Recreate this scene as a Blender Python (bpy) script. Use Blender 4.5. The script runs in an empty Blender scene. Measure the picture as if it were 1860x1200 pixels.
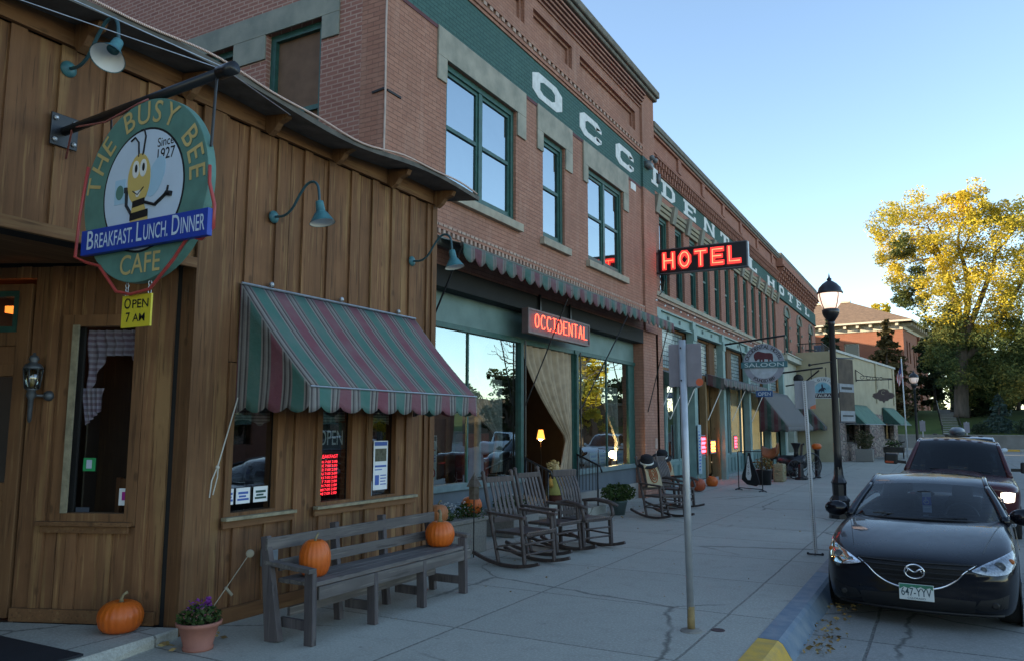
import bpy, math, random
from mathutils import Vector, Matrix, Euler
R = math.radians
random.seed(7)
S = bpy.context.scene
COL = S.collection
# ------------------------------------------------------------------ camera
CAMH = 1.68
_y, _p, _r = R(28.91), R(7.06), R(0.145)
fw = Vector((-math.sin(_y)*math.cos(_p), math.cos(_y)*math.cos(_p), math.sin(_p)))
rt = Vector((math.cos(_y), math.sin(_y), 0)); up = rt.cross(fw)
rt, up = rt*math.cos(_r)+up*math.sin(_r), up*math.cos(_r)-rt*math.sin(_r)
cd = bpy.data.cameras.new('camera'); cam = bpy.data.objects.new('camera', cd); COL.objects.link(cam)
cd.sensor_width = 36; cd.lens = 36*1407/1860; cd.clip_start = .05; cd.clip_end = 2000
cam.matrix_world = Matrix(((rt.x, up.x, -fw.x, 0), (rt.y, up.y, -fw.y, 0), (rt.z, up.z, -fw.z, CAMH), (0, 0, 0, 1)))
S.camera = cam
# ------------------------------------------------------------------ sky, sun, exposure
SUN_EL, SUN_AZ = R(12), R(249)          # azimuth clockwise from +Y
W = bpy.data.worlds.new('World'); S.world = W; W.use_nodes = True
nt = W.node_tree; bg = nt.nodes['Background']
sky = nt.nodes.new('ShaderNodeTexSky'); sky.sky_type = 'NISHITA'; sky.sun_disc = False
sky.sun_elevation = SUN_EL; sky.sun_rotation = SUN_AZ; sky.altitude = 1400; sky.air_density = 1.0; sky.dust_density = .7; sky.ozone_density = 1.0
nt.links.new(sky.outputs[0], bg.inputs[0]); bg.inputs[1].default_value = .15
sd = Vector((math.sin(SUN_AZ)*math.cos(SUN_EL), math.cos(SUN_AZ)*math.cos(SUN_EL), math.sin(SUN_EL)))
sl = bpy.data.lights.new('sun', 'SUN'); sl.energy = 4.6; sl.angle = R(.5); sl.color = (1, .82, .58)
so = bpy.data.objects.new('sun', sl); COL.objects.link(so); so.rotation_euler = (-sd).to_track_quat('-Z', 'Y').to_euler()
S.view_settings.view_transform = 'Standard'; S.view_settings.look = 'None'; S.view_settings.gamma = 1
S.view_settings.exposure = 1.62
S.cycles.max_bounces = 8; S.cycles.transparent_max_bounces = 12; S.cycles.sample_clamp_indirect = 6
S.cycles.caustics_reflective = False; S.cycles.caustics_refractive = False

# ------------------------------------------------------------------ materials
def newmat(name):
    m = bpy.data.materials.new(name); m.use_nodes = True
    t = m.node_tree; return m, t, t.nodes['Principled BSDF']
def nd(t, typ, **kw):
    n = t.nodes.new('ShaderNode'+typ)
    for k, v in kw.items():
        if k.startswith('i_'):
            key = k[2:]; n.inputs[int(key) if key.isdigit() else key.replace('_', ' ')].default_value = v
        else: setattr(n, k, v)
    return n
def c4(c): return (c[0], c[1], c[2], 1)
def mixc(t, fac, a, b, mode='MIX'):
    n = nd(t, 'Mix', data_type='RGBA', blend_type=mode)
    for i, v in ((0, fac), (6, a), (7, b)):
        if hasattr(v, 'is_linked') or hasattr(v, 'links'): t.links.new(v, n.inputs[i])
        else: n.inputs[i].default_value = v if i == 0 else c4(v)
    return n.outputs[2]
def ramp(t, fac, a, b, ca=(0, 0, 0), cb=(1, 1, 1)):
    n = nd(t, 'ValToRGB'); e = n.color_ramp.elements
    e[0].position = a; e[1].position = b; e[0].color = c4(ca); e[1].color = c4(cb)
    t.links.new(fac, n.inputs[0]); return n.outputs[0]
def math_(t, op, a, b=0.0, c=None):
    n = nd(t, 'Math', operation=op)
    for i, v in enumerate((a, b) if c is None else (a, b, c)):
        if hasattr(v, 'links'): t.links.new(v, n.inputs[i])
        else: n.inputs[i].default_value = v
    return n.outputs[0]
def coords(t, scale=(1, 1, 1), kind='Object'):
    tc = nd(t, 'TexCoord'); mp = nd(t, 'Mapping'); mp.inputs['Scale'].default_value = scale
    t.links.new(tc.outputs[kind], mp.inputs[0]); return mp.outputs[0]
def noise(t, vec, scale, detail=4, rough=.55, out=0):
    n = nd(t, 'TexNoise', i_Scale=scale, i_Detail=detail, i_Roughness=rough); t.links.new(vec, n.inputs['Vector']); return n.outputs[out]
def bump(t, b, h, strength, dist=.01):
    n = nd(t, 'Bump', i_Strength=strength, i_Distance=dist); t.links.new(h, n.inputs['Height']); t.links.new(n.outputs[0], b.inputs['Normal']); return n
def mat(name, col, rough=.7, metal=0, var=.25, vscale=6, col2=None, bmp=.0, bscale=60, spec=.4, stretch=(1, 1, 1), island=0, coat=0):
    m, t, b = newmat(name)
    v = coords(t, stretch); n1 = noise(t, v, vscale)
    c2 = col2 or tuple(x*(1-var) for x in col)
    out = mixc(t, ramp(t, n1, .35, .68), col, c2)
    if island:
        g = nd(t, 'NewGeometry'); hs = nd(t, 'HueSaturation')
        t.links.new(out, hs.inputs['Color']); t.links.new(math_(t, 'MULTIPLY_ADD', g.outputs['Random Per Island'], island, 1-island/2), hs.inputs['Value']); out = hs.outputs[0]
    t.links.new(out, b.inputs['Base Color'])
    b.inputs['Roughness'].default_value = rough; b.inputs['Metallic'].default_value = metal; b.inputs['Specular IOR Level'].default_value = spec
    b.inputs['Coat Weight'].default_value = coat; b.inputs['Coat Roughness'].default_value = .03
    if bmp: bump(t, b, noise(t, v, bscale, 5), bmp)
    return m
def emit(name, col, s):
    m, t, b = newmat(name); b.inputs['Base Color'].default_value = c4(col); b.inputs['Emission Color'].default_value = c4(col); b.inputs['Emission Strength'].default_value = s
    return m
def glass(name, refl=.35, tint=(.55, .6, .6), wav=.0, rough=0.0, gcol=1.0):
    m, t, b = newmat(name); t.nodes.remove(b)
    tr = nd(t, 'BsdfTransparent'); tr.inputs[0].default_value = c4(tint)
    gl = nd(t, 'BsdfGlossy'); gl.inputs['Roughness'].default_value = rough; gl.inputs[0].default_value = c4(gcol) if isinstance(gcol, tuple) else (gcol, gcol, gcol, 1)
    lw = nd(t, 'Fresnel', i_IOR=1.5); mx = nd(t, 'MixShader')
    f = math_(t, 'MULTIPLY_ADD', lw.outputs[0], 1-refl, refl)
    t.links.new(f, mx.inputs[0]); t.links.new(tr.outputs[0], mx.inputs[1]); t.links.new(gl.outputs[0], mx.inputs[2])
    if wav:
        bn = nd(t, 'Bump', i_Strength=wav, i_Distance=.02); t.links.new(noise(t, coords(t), 2.2, 1), bn.inputs['Height'])
        t.links.new(bn.outputs[0], gl.inputs['Normal'])
    t.links.new(mx.outputs[0], t.nodes['Material Output'].inputs[0]); return m
def brick_mat(name, c1, c2, mortar, msize=.012, bw=.205, rh=.0677, stain=(.09, .06, .05), bmp=.5, stain_amt=.5, side=False, pale=None):
    m, t, b = newmat(name)
    tc = nd(t, 'TexCoord'); sp = nd(t, 'SeparateXYZ'); t.links.new(tc.outputs['Object'], sp.inputs[0])
    cx = nd(t, 'CombineXYZ'); t.links.new(math_(t, 'ADD', sp.outputs[0], sp.outputs[1]), cx.inputs[0]); t.links.new(sp.outputs[2], cx.inputs[1])
    br = nd(t, 'TexBrick', i_Color1=c4(c1), i_Color2=c4(c2), i_Mortar=c4(mortar), i_Scale=1.0, i_Bias=-.1)
    br.inputs['Mortar Size'].default_value = msize; br.inputs['Mortar Smooth'].default_value = .15; br.inputs['Brick Width'].default_value = bw; br.inputs['Row Height'].default_value = rh
    t.links.new(cx.outputs[0], br.inputs[0])
    n1 = noise(t, tc.outputs['Object'], .9, 5); n2 = noise(t, coords(t, (3, 3, .5)), 1.6, 4); n3 = noise(t, tc.outputs['Object'], 28, 4)
    out = mixc(t, math_(t, 'MULTIPLY', ramp(t, n1, .42, .75), stain_amt), br.outputs[0], stain)
    out = mixc(t, math_(t, 'MULTIPLY', ramp(t, n2, .5, .8), stain_amt*.7), out, pale or tuple(min(1, x*1.25) for x in c1))
    out = mixc(t, .35, out, mixc(t, n3, tuple(x*.6 for x in c1), tuple(min(1, x*1.3) for x in c1)), 'MIX')
    t.links.new(out, b.inputs['Base Color']); b.inputs['Roughness'].default_value = .85; b.inputs['Specular IOR Level'].default_value = .25
    h = math_(t, 'MULTIPLY_ADD', n3, .35, math_(t, 'SUBTRACT', 1.0, br.outputs[1])); bump(t, b, h, bmp, .012)
    return m
def wood_mat(name, c1, c2, streak, rough=.75, amt=.5, island=.5, grain=9, axis=2, spec=.25):
    m, t, b = newmat(name)
    g = nd(t, 'NewGeometry'); tc = nd(t, 'TexCoord')
    off = nd(t, 'VectorMath', operation='ADD'); sc = nd(t, 'CombineXYZ')
    rnd = math_(t, 'MULTIPLY', g.outputs['Random Per Island'], 37.0)
    for i in range(3): t.links.new(rnd, sc.inputs[i])
    t.links.new(tc.outputs['Object'], off.inputs[0]); t.links.new(sc.outputs[0], off.inputs[1])
    s = [grain]*3; s[axis] = grain*.05
    mp = nd(t, 'Mapping'); mp.inputs['Scale'].default_value = s; t.links.new(off.outputs[0], mp.inputs[0])
    n1 = noise(t, mp.outputs[0], 1.3, 6, .65); n2 = noise(t, mp.outputs[0], .8, 3, .6); n3 = noise(t, tc.outputs['Object'], 2.3, 5)
    out = mixc(t, ramp(t, n1, .3, .7), c1, c2)
    out = mixc(t, math_(t, 'MULTIPLY', ramp(t, n2, .56, .66), amt), out, streak)
    n4 = noise(t, mp.outputs[0], 3.4, 3, .5); out = mixc(t, math_(t, 'MULTIPLY', ramp(t, n4, .60, .66), amt*.7), out, tuple(min(1, x*1.25) for x in streak))
    n5 = noise(t, mp.outputs[0], 5.5, 2, .5); out = mixc(t, math_(t, 'MULTIPLY', ramp(t, n5, .60, .68), .55), out, tuple(x*.4 for x in c2))
    out = mixc(t, math_(t, 'MULTIPLY', ramp(t, n3, .45, .75), .45), out, tuple(x*.55 for x in c2))
    # knots
    ks = [2.6]*3; ks[axis] = 1.5
    mk = nd(t, 'Mapping'); mk.inputs['Scale'].default_value = ks; t.links.new(off.outputs[0], mk.inputs[0])
    vo = nd(t, 'TexVoronoi', i_Scale=1.6); t.links.new(mk.outputs[0], vo.inputs[0])
    out = mixc(t, math_(t, 'MULTIPLY', ramp(t, vo.outputs[0], .06, .12, (1, 1, 1), (0, 0, 0)), .8), out, tuple(x*.4 for x in c1))
    hs = nd(t, 'HueSaturation'); t.links.new(out, hs.inputs['Color'])
    t.links.new(math_(t, 'MULTIPLY_ADD', g.outputs['Random Per Island'], island, 1-island/2), hs.inputs['Value'])
    t.links.new(hs.outputs[0], b.inputs['Base Color']); b.inputs['Roughness'].default_value = rough; b.inputs['Specular IOR Level'].default_value = spec
    bump(t, b, n1, .35, .006); return m
def stripe_mat(name, axis, period, off, bands, rough=.85, warp=0, soft=.12):
    """bands: list of (start fraction, colour), constant colour bands along one axis"""
    m, t, b = newmat(name)
    tc = nd(t, 'TexCoord'); sp = nd(t, 'SeparateXYZ'); t.links.new(tc.outputs['Object'], sp.inputs[0])
    u = sp.outputs[axis]
    fr = math_(t, 'FRACT', math_(t, 'MULTIPLY', math_(t, 'ADD', u, off), 1/period))
    cr = nd(t, 'ValToRGB'); cr.color_ramp.interpolation = 'CONSTANT'; e = cr.color_ramp.elements
    e[0].position = bands[0][0]; e[0].color = c4(bands[0][1]); e[1].position = bands[1][0]; e[1].color = c4(bands[1][1])
    for p, c in bands[2:]: k = e.new(p); k.color = c4(c)
    t.links.new(fr, cr.inputs[0])
    n1 = noise(t, tc.outputs['Object'], 3.5, 5)
    out = mixc(t, math_(t, 'MULTIPLY', ramp(t, n1, .4, .8), soft*2), cr.outputs[0], (.2, .2, .19))
    t.links.new(out, b.inputs['Base Color']); b.inputs['Roughness'].default_value = rough; b.inputs['Specular IOR Level'].default_value = .2
    bump(t, b, noise(t, tc.outputs['Object'], 5, 5, .6), .7, .03); return m

# ------------------------------------------------------------------ mesh builder
ORG = {}
GEO = {}
SPLIT = set('bee_marking arch_hood side_flap corner_board glazing_bar iron_pilaster eave_bracket bulkhead base_wall window_hood label_stop bolt shop_sill sill_apron window_sill parapet_pilaster entry_return transom_post door_post head_rail leg stop_bead slide_rod pilaster wall_plaque baluster door_panel rosette wiper mount hanger bee_eye sleeve boot caption caption_panel'.split())
def text_geo(s):
    if s not in GEO:
        cu = bpy.data.curves.new('t', 'FONT'); cu.body = s; cu.size = 1; cu.resolution_u = 4; cu.offset = .006
        o = bpy.data.objects.new('t', cu); COL.objects.link(o)
        dg = bpy.context.evaluated_depsgraph_get()
        me = bpy.data.meshes.new_from_object(o.evaluated_get(dg))
        vs = [(v.co.x, v.co.y) for v in me.vertices]; fs = [tuple(p.vertices) for p in me.polygons]
        bpy.data.objects.remove(o); bpy.data.curves.remove(cu); bpy.data.meshes.remove(me)
        x0 = min(v[0] for v in vs); x1 = max(v[0] for v in vs); y0 = min(v[1] for v in vs); y1 = max(v[1] for v in vs)
        GEO[s] = ([(x-x0, y) for x, y in vs], fs, x1-x0, y1)
    return GEO[s]
class MB:
    def __init__(s): s.v = []; s.f = []; s.mi = []; s.cur = 0
    def add(s, vs, fs):
        n = len(s.v); s.v += [tuple(v) for v in vs]; s.f += [tuple(i+n for i in f) for f in fs]; s.mi += [s.cur]*len(fs); return s
    def box(s, x0, x1, y0, y1, z0, z1):
        x0, x1 = min(x0, x1), max(x0, x1); y0, y1 = min(y0, y1), max(y0, y1); z0, z1 = min(z0, z1), max(z0, z1)
        return s.add([(x0, y0, z0), (x1, y0, z0), (x1, y1, z0), (x0, y1, z0), (x0, y0, z1), (x1, y0, z1), (x1, y1, z1), (x0, y1, z1)],
                     [(3, 2, 1, 0), (4, 5, 6, 7), (0, 1, 5, 4), (1, 2, 6, 5), (2, 3, 7, 6), (3, 0, 4, 7)])
    def fbox(s, fr, u0, u1, v0, v1, d0, d1):
        """box in a frame fr(u,v,d) -> point"""
        p = [fr(u, v, d) for d in (d0, d1) for u, v in ((u0, v0), (u1, v0), (u1, v1), (u0, v1))]
        return s.add(p, [(3, 2, 1, 0), (4, 5, 6, 7), (0, 1, 5, 4), (1, 2, 6, 5), (2, 3, 7, 6), (3, 0, 4, 7)])
    def bar(s, a, b, w, h, upv=(0, 0, 1), w2=None, h2=None):
        """rectangular bar from a to b, w across, h along upv"""
        a, b = Vector(a), Vector(b); d = (b-a).normalized(); u = Vector(upv); x = d.cross(u)
        if x.length < 1e-4: x = d.cross(Vector((0, 1, 0)))
        x.normalize(); u = x.cross(d); w2 = w2 or w; h2 = h2 or h
        p = [q+x*i*ww/2+u*j*hh/2 for q, ww, hh in ((a, w, h), (b, w2, h2)) for i, j in ((-1, -1), (1, -1), (1, 1), (-1, 1))]
        return s.add(p, [(3, 2, 1, 0), (4, 5, 6, 7), (0, 1, 5, 4), (1, 2, 6, 5), (2, 3, 7, 6), (3, 0, 4, 7)])
    def tube(s, pts, r, n=8, closed=False, caps=True):
        pts = [Vector(p) for p in pts]; k = len(pts); rs = r if isinstance(r, (list, tuple)) else [r]*k
        vs = []; prev = None
        for i, p in enumerate(pts):
            a = pts[(i-1) % k] if (closed or i) else p; b = pts[(i+1) % k] if (closed or i < k-1) else p
            d = (b-a); d = d.normalized() if d.length > 1e-9 else Vector((0, 0, 1))
            if prev is None:
                x = d.cross(Vector((0, 0, 1)));
                if x.length < 1e-3: x = d.cross(Vector((0, 1, 0)))
            else: x = prev-d*prev.dot(d)
            x.normalize(); prev = x; y = d.cross(x)
            vs += [p+(x*math.cos(2*math.pi*j/n)+y*math.sin(2*math.pi*j/n))*rs[i] for j in range(n)]
        fs = []
        for i in range(k if closed else k-1):
            a, b = i*n, ((i+1) % k)*n
            fs += [(a+j, a+(j+1) % n, b+(j+1) % n, b+j) for j in range(n)]
        if caps and not closed: fs += [tuple(range(n-1, -1, -1)), tuple((k-1)*n+j for j in range(n))]
        return s.add(vs, fs)
    def lathe(s, prof, c=(0, 0, 0), n=16, axis=(0, 0, 1), sx=1, ribs=0, ribamp=0, phase=0, cap=True):
        ax = Vector(axis).normalized(); q = Vector((0, 0, 1)).rotation_difference(ax); c = Vector(c); vs = []
        for r, z in prof:
            for j in range(n):
                a = 2*math.pi*j/n+phase; rr = r*(1-ribamp*abs(math.cos(a*ribs/2))**3) if ribs else r
                vs.append(c+q @ Vector((rr*math.cos(a)*sx, rr*math.sin(a), z)))
        k = len(prof)
        fs = [(i*n+j, i*n+(j+1) % n, (i+1)*n+(j+1) % n, (i+1)*n+j) for i in range(k-1) for j in range(n)]
        if cap and prof[0][0] > 1e-6: fs.append(tuple(range(n-1, -1, -1)))
        if cap and prof[-1][0] > 1e-6: fs.append(tuple((k-1)*n+j for j in range(n)))
        return s.add(vs, fs)
    def prism(s, poly, fr, d0, d1):
        n = len(poly); vs = [fr(u, v, d0) for u, v in poly]+[fr(u, v, d1) for u, v in poly]
        return s.add(vs, [tuple(range(n-1, -1, -1)), tuple(range(n, 2*n))]+[(i, (i+1) % n, n+(i+1) % n, n+i) for i in range(n)])
    def quad(s, a, b, c, d): return s.add([a, b, c, d], [(0, 1, 2, 3)])
    def grid(s, fn, nu, nv):
        vs = [fn(i/nu, j/nv) for j in range(nv+1) for i in range(nu+1)]
        return s.add(vs, [(j*(nu+1)+i, j*(nu+1)+i+1, (j+1)*(nu+1)+i+1, (j+1)*(nu+1)+i) for j in range(nv) for i in range(nu)])
    def sphere(s, c, r, n=12, sq=(1, 1, 1)):
        m = max(4, n//2); c = Vector(c)
        prof = [(max(1e-7, math.sin(math.pi*i/m)), -math.cos(math.pi*i/m)) for i in range(m+1)]
        vs = [c+Vector((p*math.cos(2*math.pi*j/n)*r*sq[0], p*math.sin(2*math.pi*j/n)*r*sq[1], z*r*sq[2])) for p, z in prof for j in range(n)]
        return s.add(vs, [(i*n+j, i*n+(j+1) % n, (i+1)*n+(j+1) % n, (i+1)*n+j) for i in range(m) for j in range(n)])
    def text(s, txt, fr, u, v, h, w=None, d=.003, align='c', th=.002):
        """text in frame fr; (u,v) = baseline centre (or left); h = cap height; w = total width"""
        vs, fs, tw, th_ = text_geo(txt); k = h/th_; kx = (w/tw) if w else k
        x0 = u-tw*kx/2 if align == 'c' else u
        s.add([fr(x0+x*kx, v+y*k, d) for x, y in vs], fs); return s
    def strokes(s, lines, fr, u, v, w, h, r, d=.02, n=6):
        for L in lines: s.tube([fr(u+x*w, v+y*h, d) for x, y in L], r, n)
        return s
    def islands(s):
        p = list(range(len(s.v)))
        def find(i):
            while p[i] != i: p[i] = p[p[i]]; i = p[i]
            return i
        for f in s.f:
            a = find(f[0])
            for i in f[1:]: p[find(i)] = a
        g = {}
        for f in s.f: g.setdefault(find(f[0]), []).append(f)
        out = []
        for fs in g.values():
            b = MB(); mp = {}
            for f in fs:
                for i in f:
                    if i not in mp: mp[i] = len(b.v); b.v.append(s.v[i])
                b.f.append(tuple(mp[i] for i in f)); b.mi.append(0)
            out.append(b)
        return out
    def build(s, name, m, parent=None, smooth=False, bevel=0, sub=0, solid=0):
        if parent and name in SPLIT:
            g = s.islands()
            if len(g) > 1: return [b.build1(name, m, parent, smooth, bevel, sub, solid) for b in g][0]
        return s.build1(name, m, parent, smooth, bevel, sub, solid)
    def build1(s, name, m, parent=None, smooth=False, bevel=0, sub=0, solid=0):
        me = bpy.data.meshes.new(name)
        o0 = ORG.get(parent.name, Vector((0, 0, 0))) if parent else Vector((0, 0, 0))
        me.from_pydata([(v[0]-o0.x, v[1]-o0.y, v[2]-o0.z) for v in s.v], [], s.f)
        ms = m if isinstance(m, (list, tuple)) else [m]
        for q in ms: me.materials.append(q)
        if len(ms) > 1: me.polygons.foreach_set('material_index', s.mi)
        if smooth: me.polygons.foreach_set('use_smooth', [True]*len(me.polygons))
        me.update(); o = bpy.data.objects.new(name, me); COL.objects.link(o)
        if parent: o.parent = parent; ORG[o.name] = o0
        if solid: md = o.modifiers.new('solid', 'SOLIDIFY'); md.thickness = solid; md.offset = 0
        if bevel: md = o.modifiers.new('bevel', 'BEVEL'); md.width = bevel; md.segments = 2; md.limit_method = 'ANGLE'
        if sub: md = o.modifiers.new('sub', 'SUBSURF'); md.levels = sub; md.render_levels = sub
        return o
def thing(name, label, cat, loc=(0, 0, 0), group=None, rz=0):
    o = bpy.data.objects.new(name, None); COL.objects.link(o); o.empty_display_size = .2
    o.location = loc; o.rotation_euler = (0, 0, rz); o['label'] = label; o['category'] = cat
    if group: o['group'] = group
    ORG[o.name] = Vector((0, 0, 0)) if rz else Vector(loc)
    return o
def local(name, label, cat, loc, rz=0, group=None):
    """thing whose parts are built in its own local coordinates"""
    o = thing(name, label, cat, loc, group, rz); ORG[o.name] = Vector((0, 0, 0)); return o
def tag(o, label, cat, group=None, base=None):
    o['label'] = label; o['category'] = cat
    if group: o['group'] = group
    if base is not None:
        b = Vector(base); o.data.transform(Matrix.Translation(-b)); o.location = b
    return o
def struct(o): o['kind'] = 'structure'; return o
def dup(root, loc, rz=None, label=None, scale=None):
    r = root.copy(); COL.objects.link(r); r.location = loc
    if rz is not None: r.rotation_euler = (0, 0, rz)
    if scale: r.scale = (scale,)*3
    if label: r['label'] = label
    def kids(src, dst):
        for ch in list(src.children):
            c = ch.copy(); COL.objects.link(c); c.parent = dst; kids(ch, c)
    kids(root, r); return r
def frX(x0, sgn=1):      # frame on a wall facing +x : u = y, v = z, d = out of the wall
    return lambda u, v, d: (x0+d*sgn, u, v)
def frY(y0, sgn=-1):     # wall facing -y : u = x, v = z
    return lambda u, v, d: (u, y0+d*sgn, v)
def frL(p0, d, nrm):     # vertical wall through p0 along d (2d unit), normal nrm
    return lambda u, v, e: (p0[0]+d[0]*u+nrm[0]*e, p0[1]+d[1]*u+nrm[1]*e, v)
def frP(o, ux, uy):      # free plane
    o, ux, uy = Vector(o), Vector(ux).normalized(), Vector(uy).normalized(); n = ux.cross(uy)
    return lambda u, v, d: tuple(o+ux*u+uy*v+n*d)
def wall(mb, fr, u0, u1, v0, v1, holes, depth):
    """front face of a wall with rectangular holes and their reveals"""
    us = sorted({u0, u1}|{h[i] for h in holes for i in (0, 1) if u0 < h[i] < u1}); vs = sorted({v0, v1}|{h[i] for h in holes for i in (2, 3) if v0 < h[i] < v1})
    for a, b in zip(us, us[1:]):
        for c, d in zip(vs, vs[1:]):
            if any(h[0] <= (a+b)/2 <= h[1] and h[2] <= (c+d)/2 <= h[3] for h in holes): continue
            mb.quad(fr(a, c, 0), fr(b, c, 0), fr(b, d, 0), fr(a, d, 0))
    for a, b, c, d in holes:
        D = -depth
        mb.quad(fr(a, c, 0), fr(a, c, D), fr(a, d, D), fr(a, d, 0)); mb.quad(fr(b, c, D), fr(b, c, 0), fr(b, d, 0), fr(b, d, D))
        mb.quad(fr(a, d, 0), fr(a, d, D), fr(b, d, D), fr(b, d, 0)); mb.quad(fr(a, c, D), fr(a, c, 0), fr(b, c, 0), fr(b, c, D))
def frame4(mb, fr, u0, u1, v0, v1, w, d0, d1, wb=None):
    """rectangular frame (outer size) with member width w; rails butt between the stiles"""
    wb = wb or w
    mb.fbox(fr, u0, u0+w, v0, v1, d0, d1); mb.fbox(fr, u1-w, u1, v0, v1, d0, d1)
    mb.fbox(fr, u0+w, u1-w, v1-w, v1, d0, d1); mb.fbox(fr, u0+w, u1-w, v0, v0+wb, d0, d1)
STROKE = {'O': [[(.5, 0), (.15, .1), (0, .5), (.15, .9), (.5, 1), (.85, .9), (1, .5), (.85, .1), (.5, 0)]],
 'C': [[(1, .85), (.8, 1), (.3, 1), (.05, .75), (0, .5), (.05, .25), (.3, 0), (.8, 0), (1, .15)]],
 'I': [[(.1, 1), (.9, 1)], [(.5, 1), (.5, 0)], [(.1, 0), (.9, 0)]], 'D': [[(0, 0), (0, 1), (.6, 1), (1, .7), (1, .3), (.6, 0), (0, 0)]],
 'E': [[(1, 1), (0, 1), (0, 0), (1, 0)], [(0, .5), (.8, .5)]], 'N': [[(0, 0), (0, 1), (1, 0), (1, 1)]],
 'T': [[(0, 1), (1, 1)], [(.5, 1), (.5, 0)]], 'A': [[(0, 0), (.5, 1), (1, 0)], [(.2, .4), (.8, .4)]], 'L': [[(0, 1), (0, 0), (1, 0)]],
 'H': [[(0, 0), (0, 1)], [(1, 0), (1, 1)], [(0, .5), (1, .5)]]}
# block letters painted on the brick band: quads in a unit square, abutting
def _ring(t, k, gap=None):
    o = [(k, 0), (1-k, 0), (1, k), (1, 1-k), (1-k, 1), (k, 1), (0, 1-k), (0, k)]
    kk = k*.55; i = [(t+kk, t), (1-t-kk, t), (1-t, t+kk), (1-t, 1-t-kk), (1-t-kk, 1-t), (t+kk, 1-t), (t, 1-t-kk), (t, t+kk)]
    return [[o[j], o[(j+1) % 8], i[(j+1) % 8], i[j]] for j in range(8) if j not in (gap or ())]
def rc(a, b, c, d): return [(a, c), (b, c), (b, d), (a, d)]
BLOCK = {'O': _ring(.25, .2), 'C': _ring(.25, .2, (2,))+[rc(.75, 1, .2, .36), rc(.75, 1, .64, .8)],
 'I': [rc(0, 1, 0, .18), rc(.28, .72, .18, .82), rc(0, 1, .82, 1)],
 'D': [rc(.12, .34, .18, .82), rc(0, .75, 0, .18), rc(0, .75, .82, 1), [(.75, 0), (1, .25), (.78, .3), (.62, .18), (.75, .18)], [(.75, 1), (.75, .82), (.62, .82), (.78, .7), (1, .75)], [(1, .25), (1, .75), (.78, .7), (.78, .3)]],
 'E': [rc(.1, .35, .18, .82), rc(0, 1, 0, .18), rc(0, 1, .82, 1), rc(.35, .72, .42, .58), rc(.84, 1, .18, .34), rc(.84, 1, .66, .82)],
 'N': [rc(0, .3, 0, .14), rc(.06, .24, .14, 1), rc(.76, .94, .0, .86), rc(.7, 1, .86, 1), [(.24, 1), (.24, .7), (.76, 0), (.76, .3)]],
 'T': [rc(0, 1, .82, 1), rc(.36, .64, .16, .82), rc(.2, .8, 0, .16), rc(0, .15, .62, .82), rc(.85, 1, .62, .82)],
 'A': [[(0, 0), (.24, 0), (.58, 1), (.38, 1)], [(.76, 0), (1, 0), (.62, 1), (.58, 1), (.52, .82)], [(.31, .22), (.69, .22), (.63, .4), (.37, .4)]],
 'L': [rc(.1, .36, .18, 1), rc(0, 1, 0, .18), rc(.82, 1, .18, .4), rc(0, .1, .86, 1), rc(.36, .46, .86, 1)],
 'H': [rc(.04, .3, 0, 1), rc(.7, .96, 0, 1), rc(.3, .7, .41, .59), rc(0, .04, 0, .14), rc(0, .04, .86, 1), rc(.96, 1, 0, .14), rc(.96, 1, .86, 1)]}
def block(mb, ch, fr, u0, u1, v0, v1, d=.004):
    for q in BLOCK[ch]:
        mb.prism([(u0+x*(u1-u0), v0+y*(v1-v0)) for x, y in q], fr, d*.1, d)
def arc_text(mb, s, fr, cu, cv, rx, rz, a0, a1, h, d, inward=False):
    """letters set along an ellipse from angle a0 to a1 (degrees)"""
    ws = [text_geo(c)[2] if c != ' ' else .35 for c in s]; tot = sum(ws)+.22*(len(s)-1); acc = 0
    for c, w in zip(s, ws):
        a = R(a0+(a1-a0)*(acc+w/2)/tot); acc += w+.22
        if c == ' ': continue
        vs, fs, tw, th = text_geo(c); k = h/th
        tx, ty = math.cos(a), math.sin(a); nx, ny = tx/rx, ty/rz; l = math.hypot(nx, ny); nx /= l; ny /= l
        if inward: nx, ny = -nx, -ny
        rx_, ry_ = ny, -nx
        px, py = cu+rx*math.cos(a), cv+rz*math.sin(a)
        mb.add([fr(px+rx_*(x-tw/2)*k+nx*y*k, py+ry_*(x-tw/2)*k+ny*y*k, d) for x, y in vs], fs)
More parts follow.
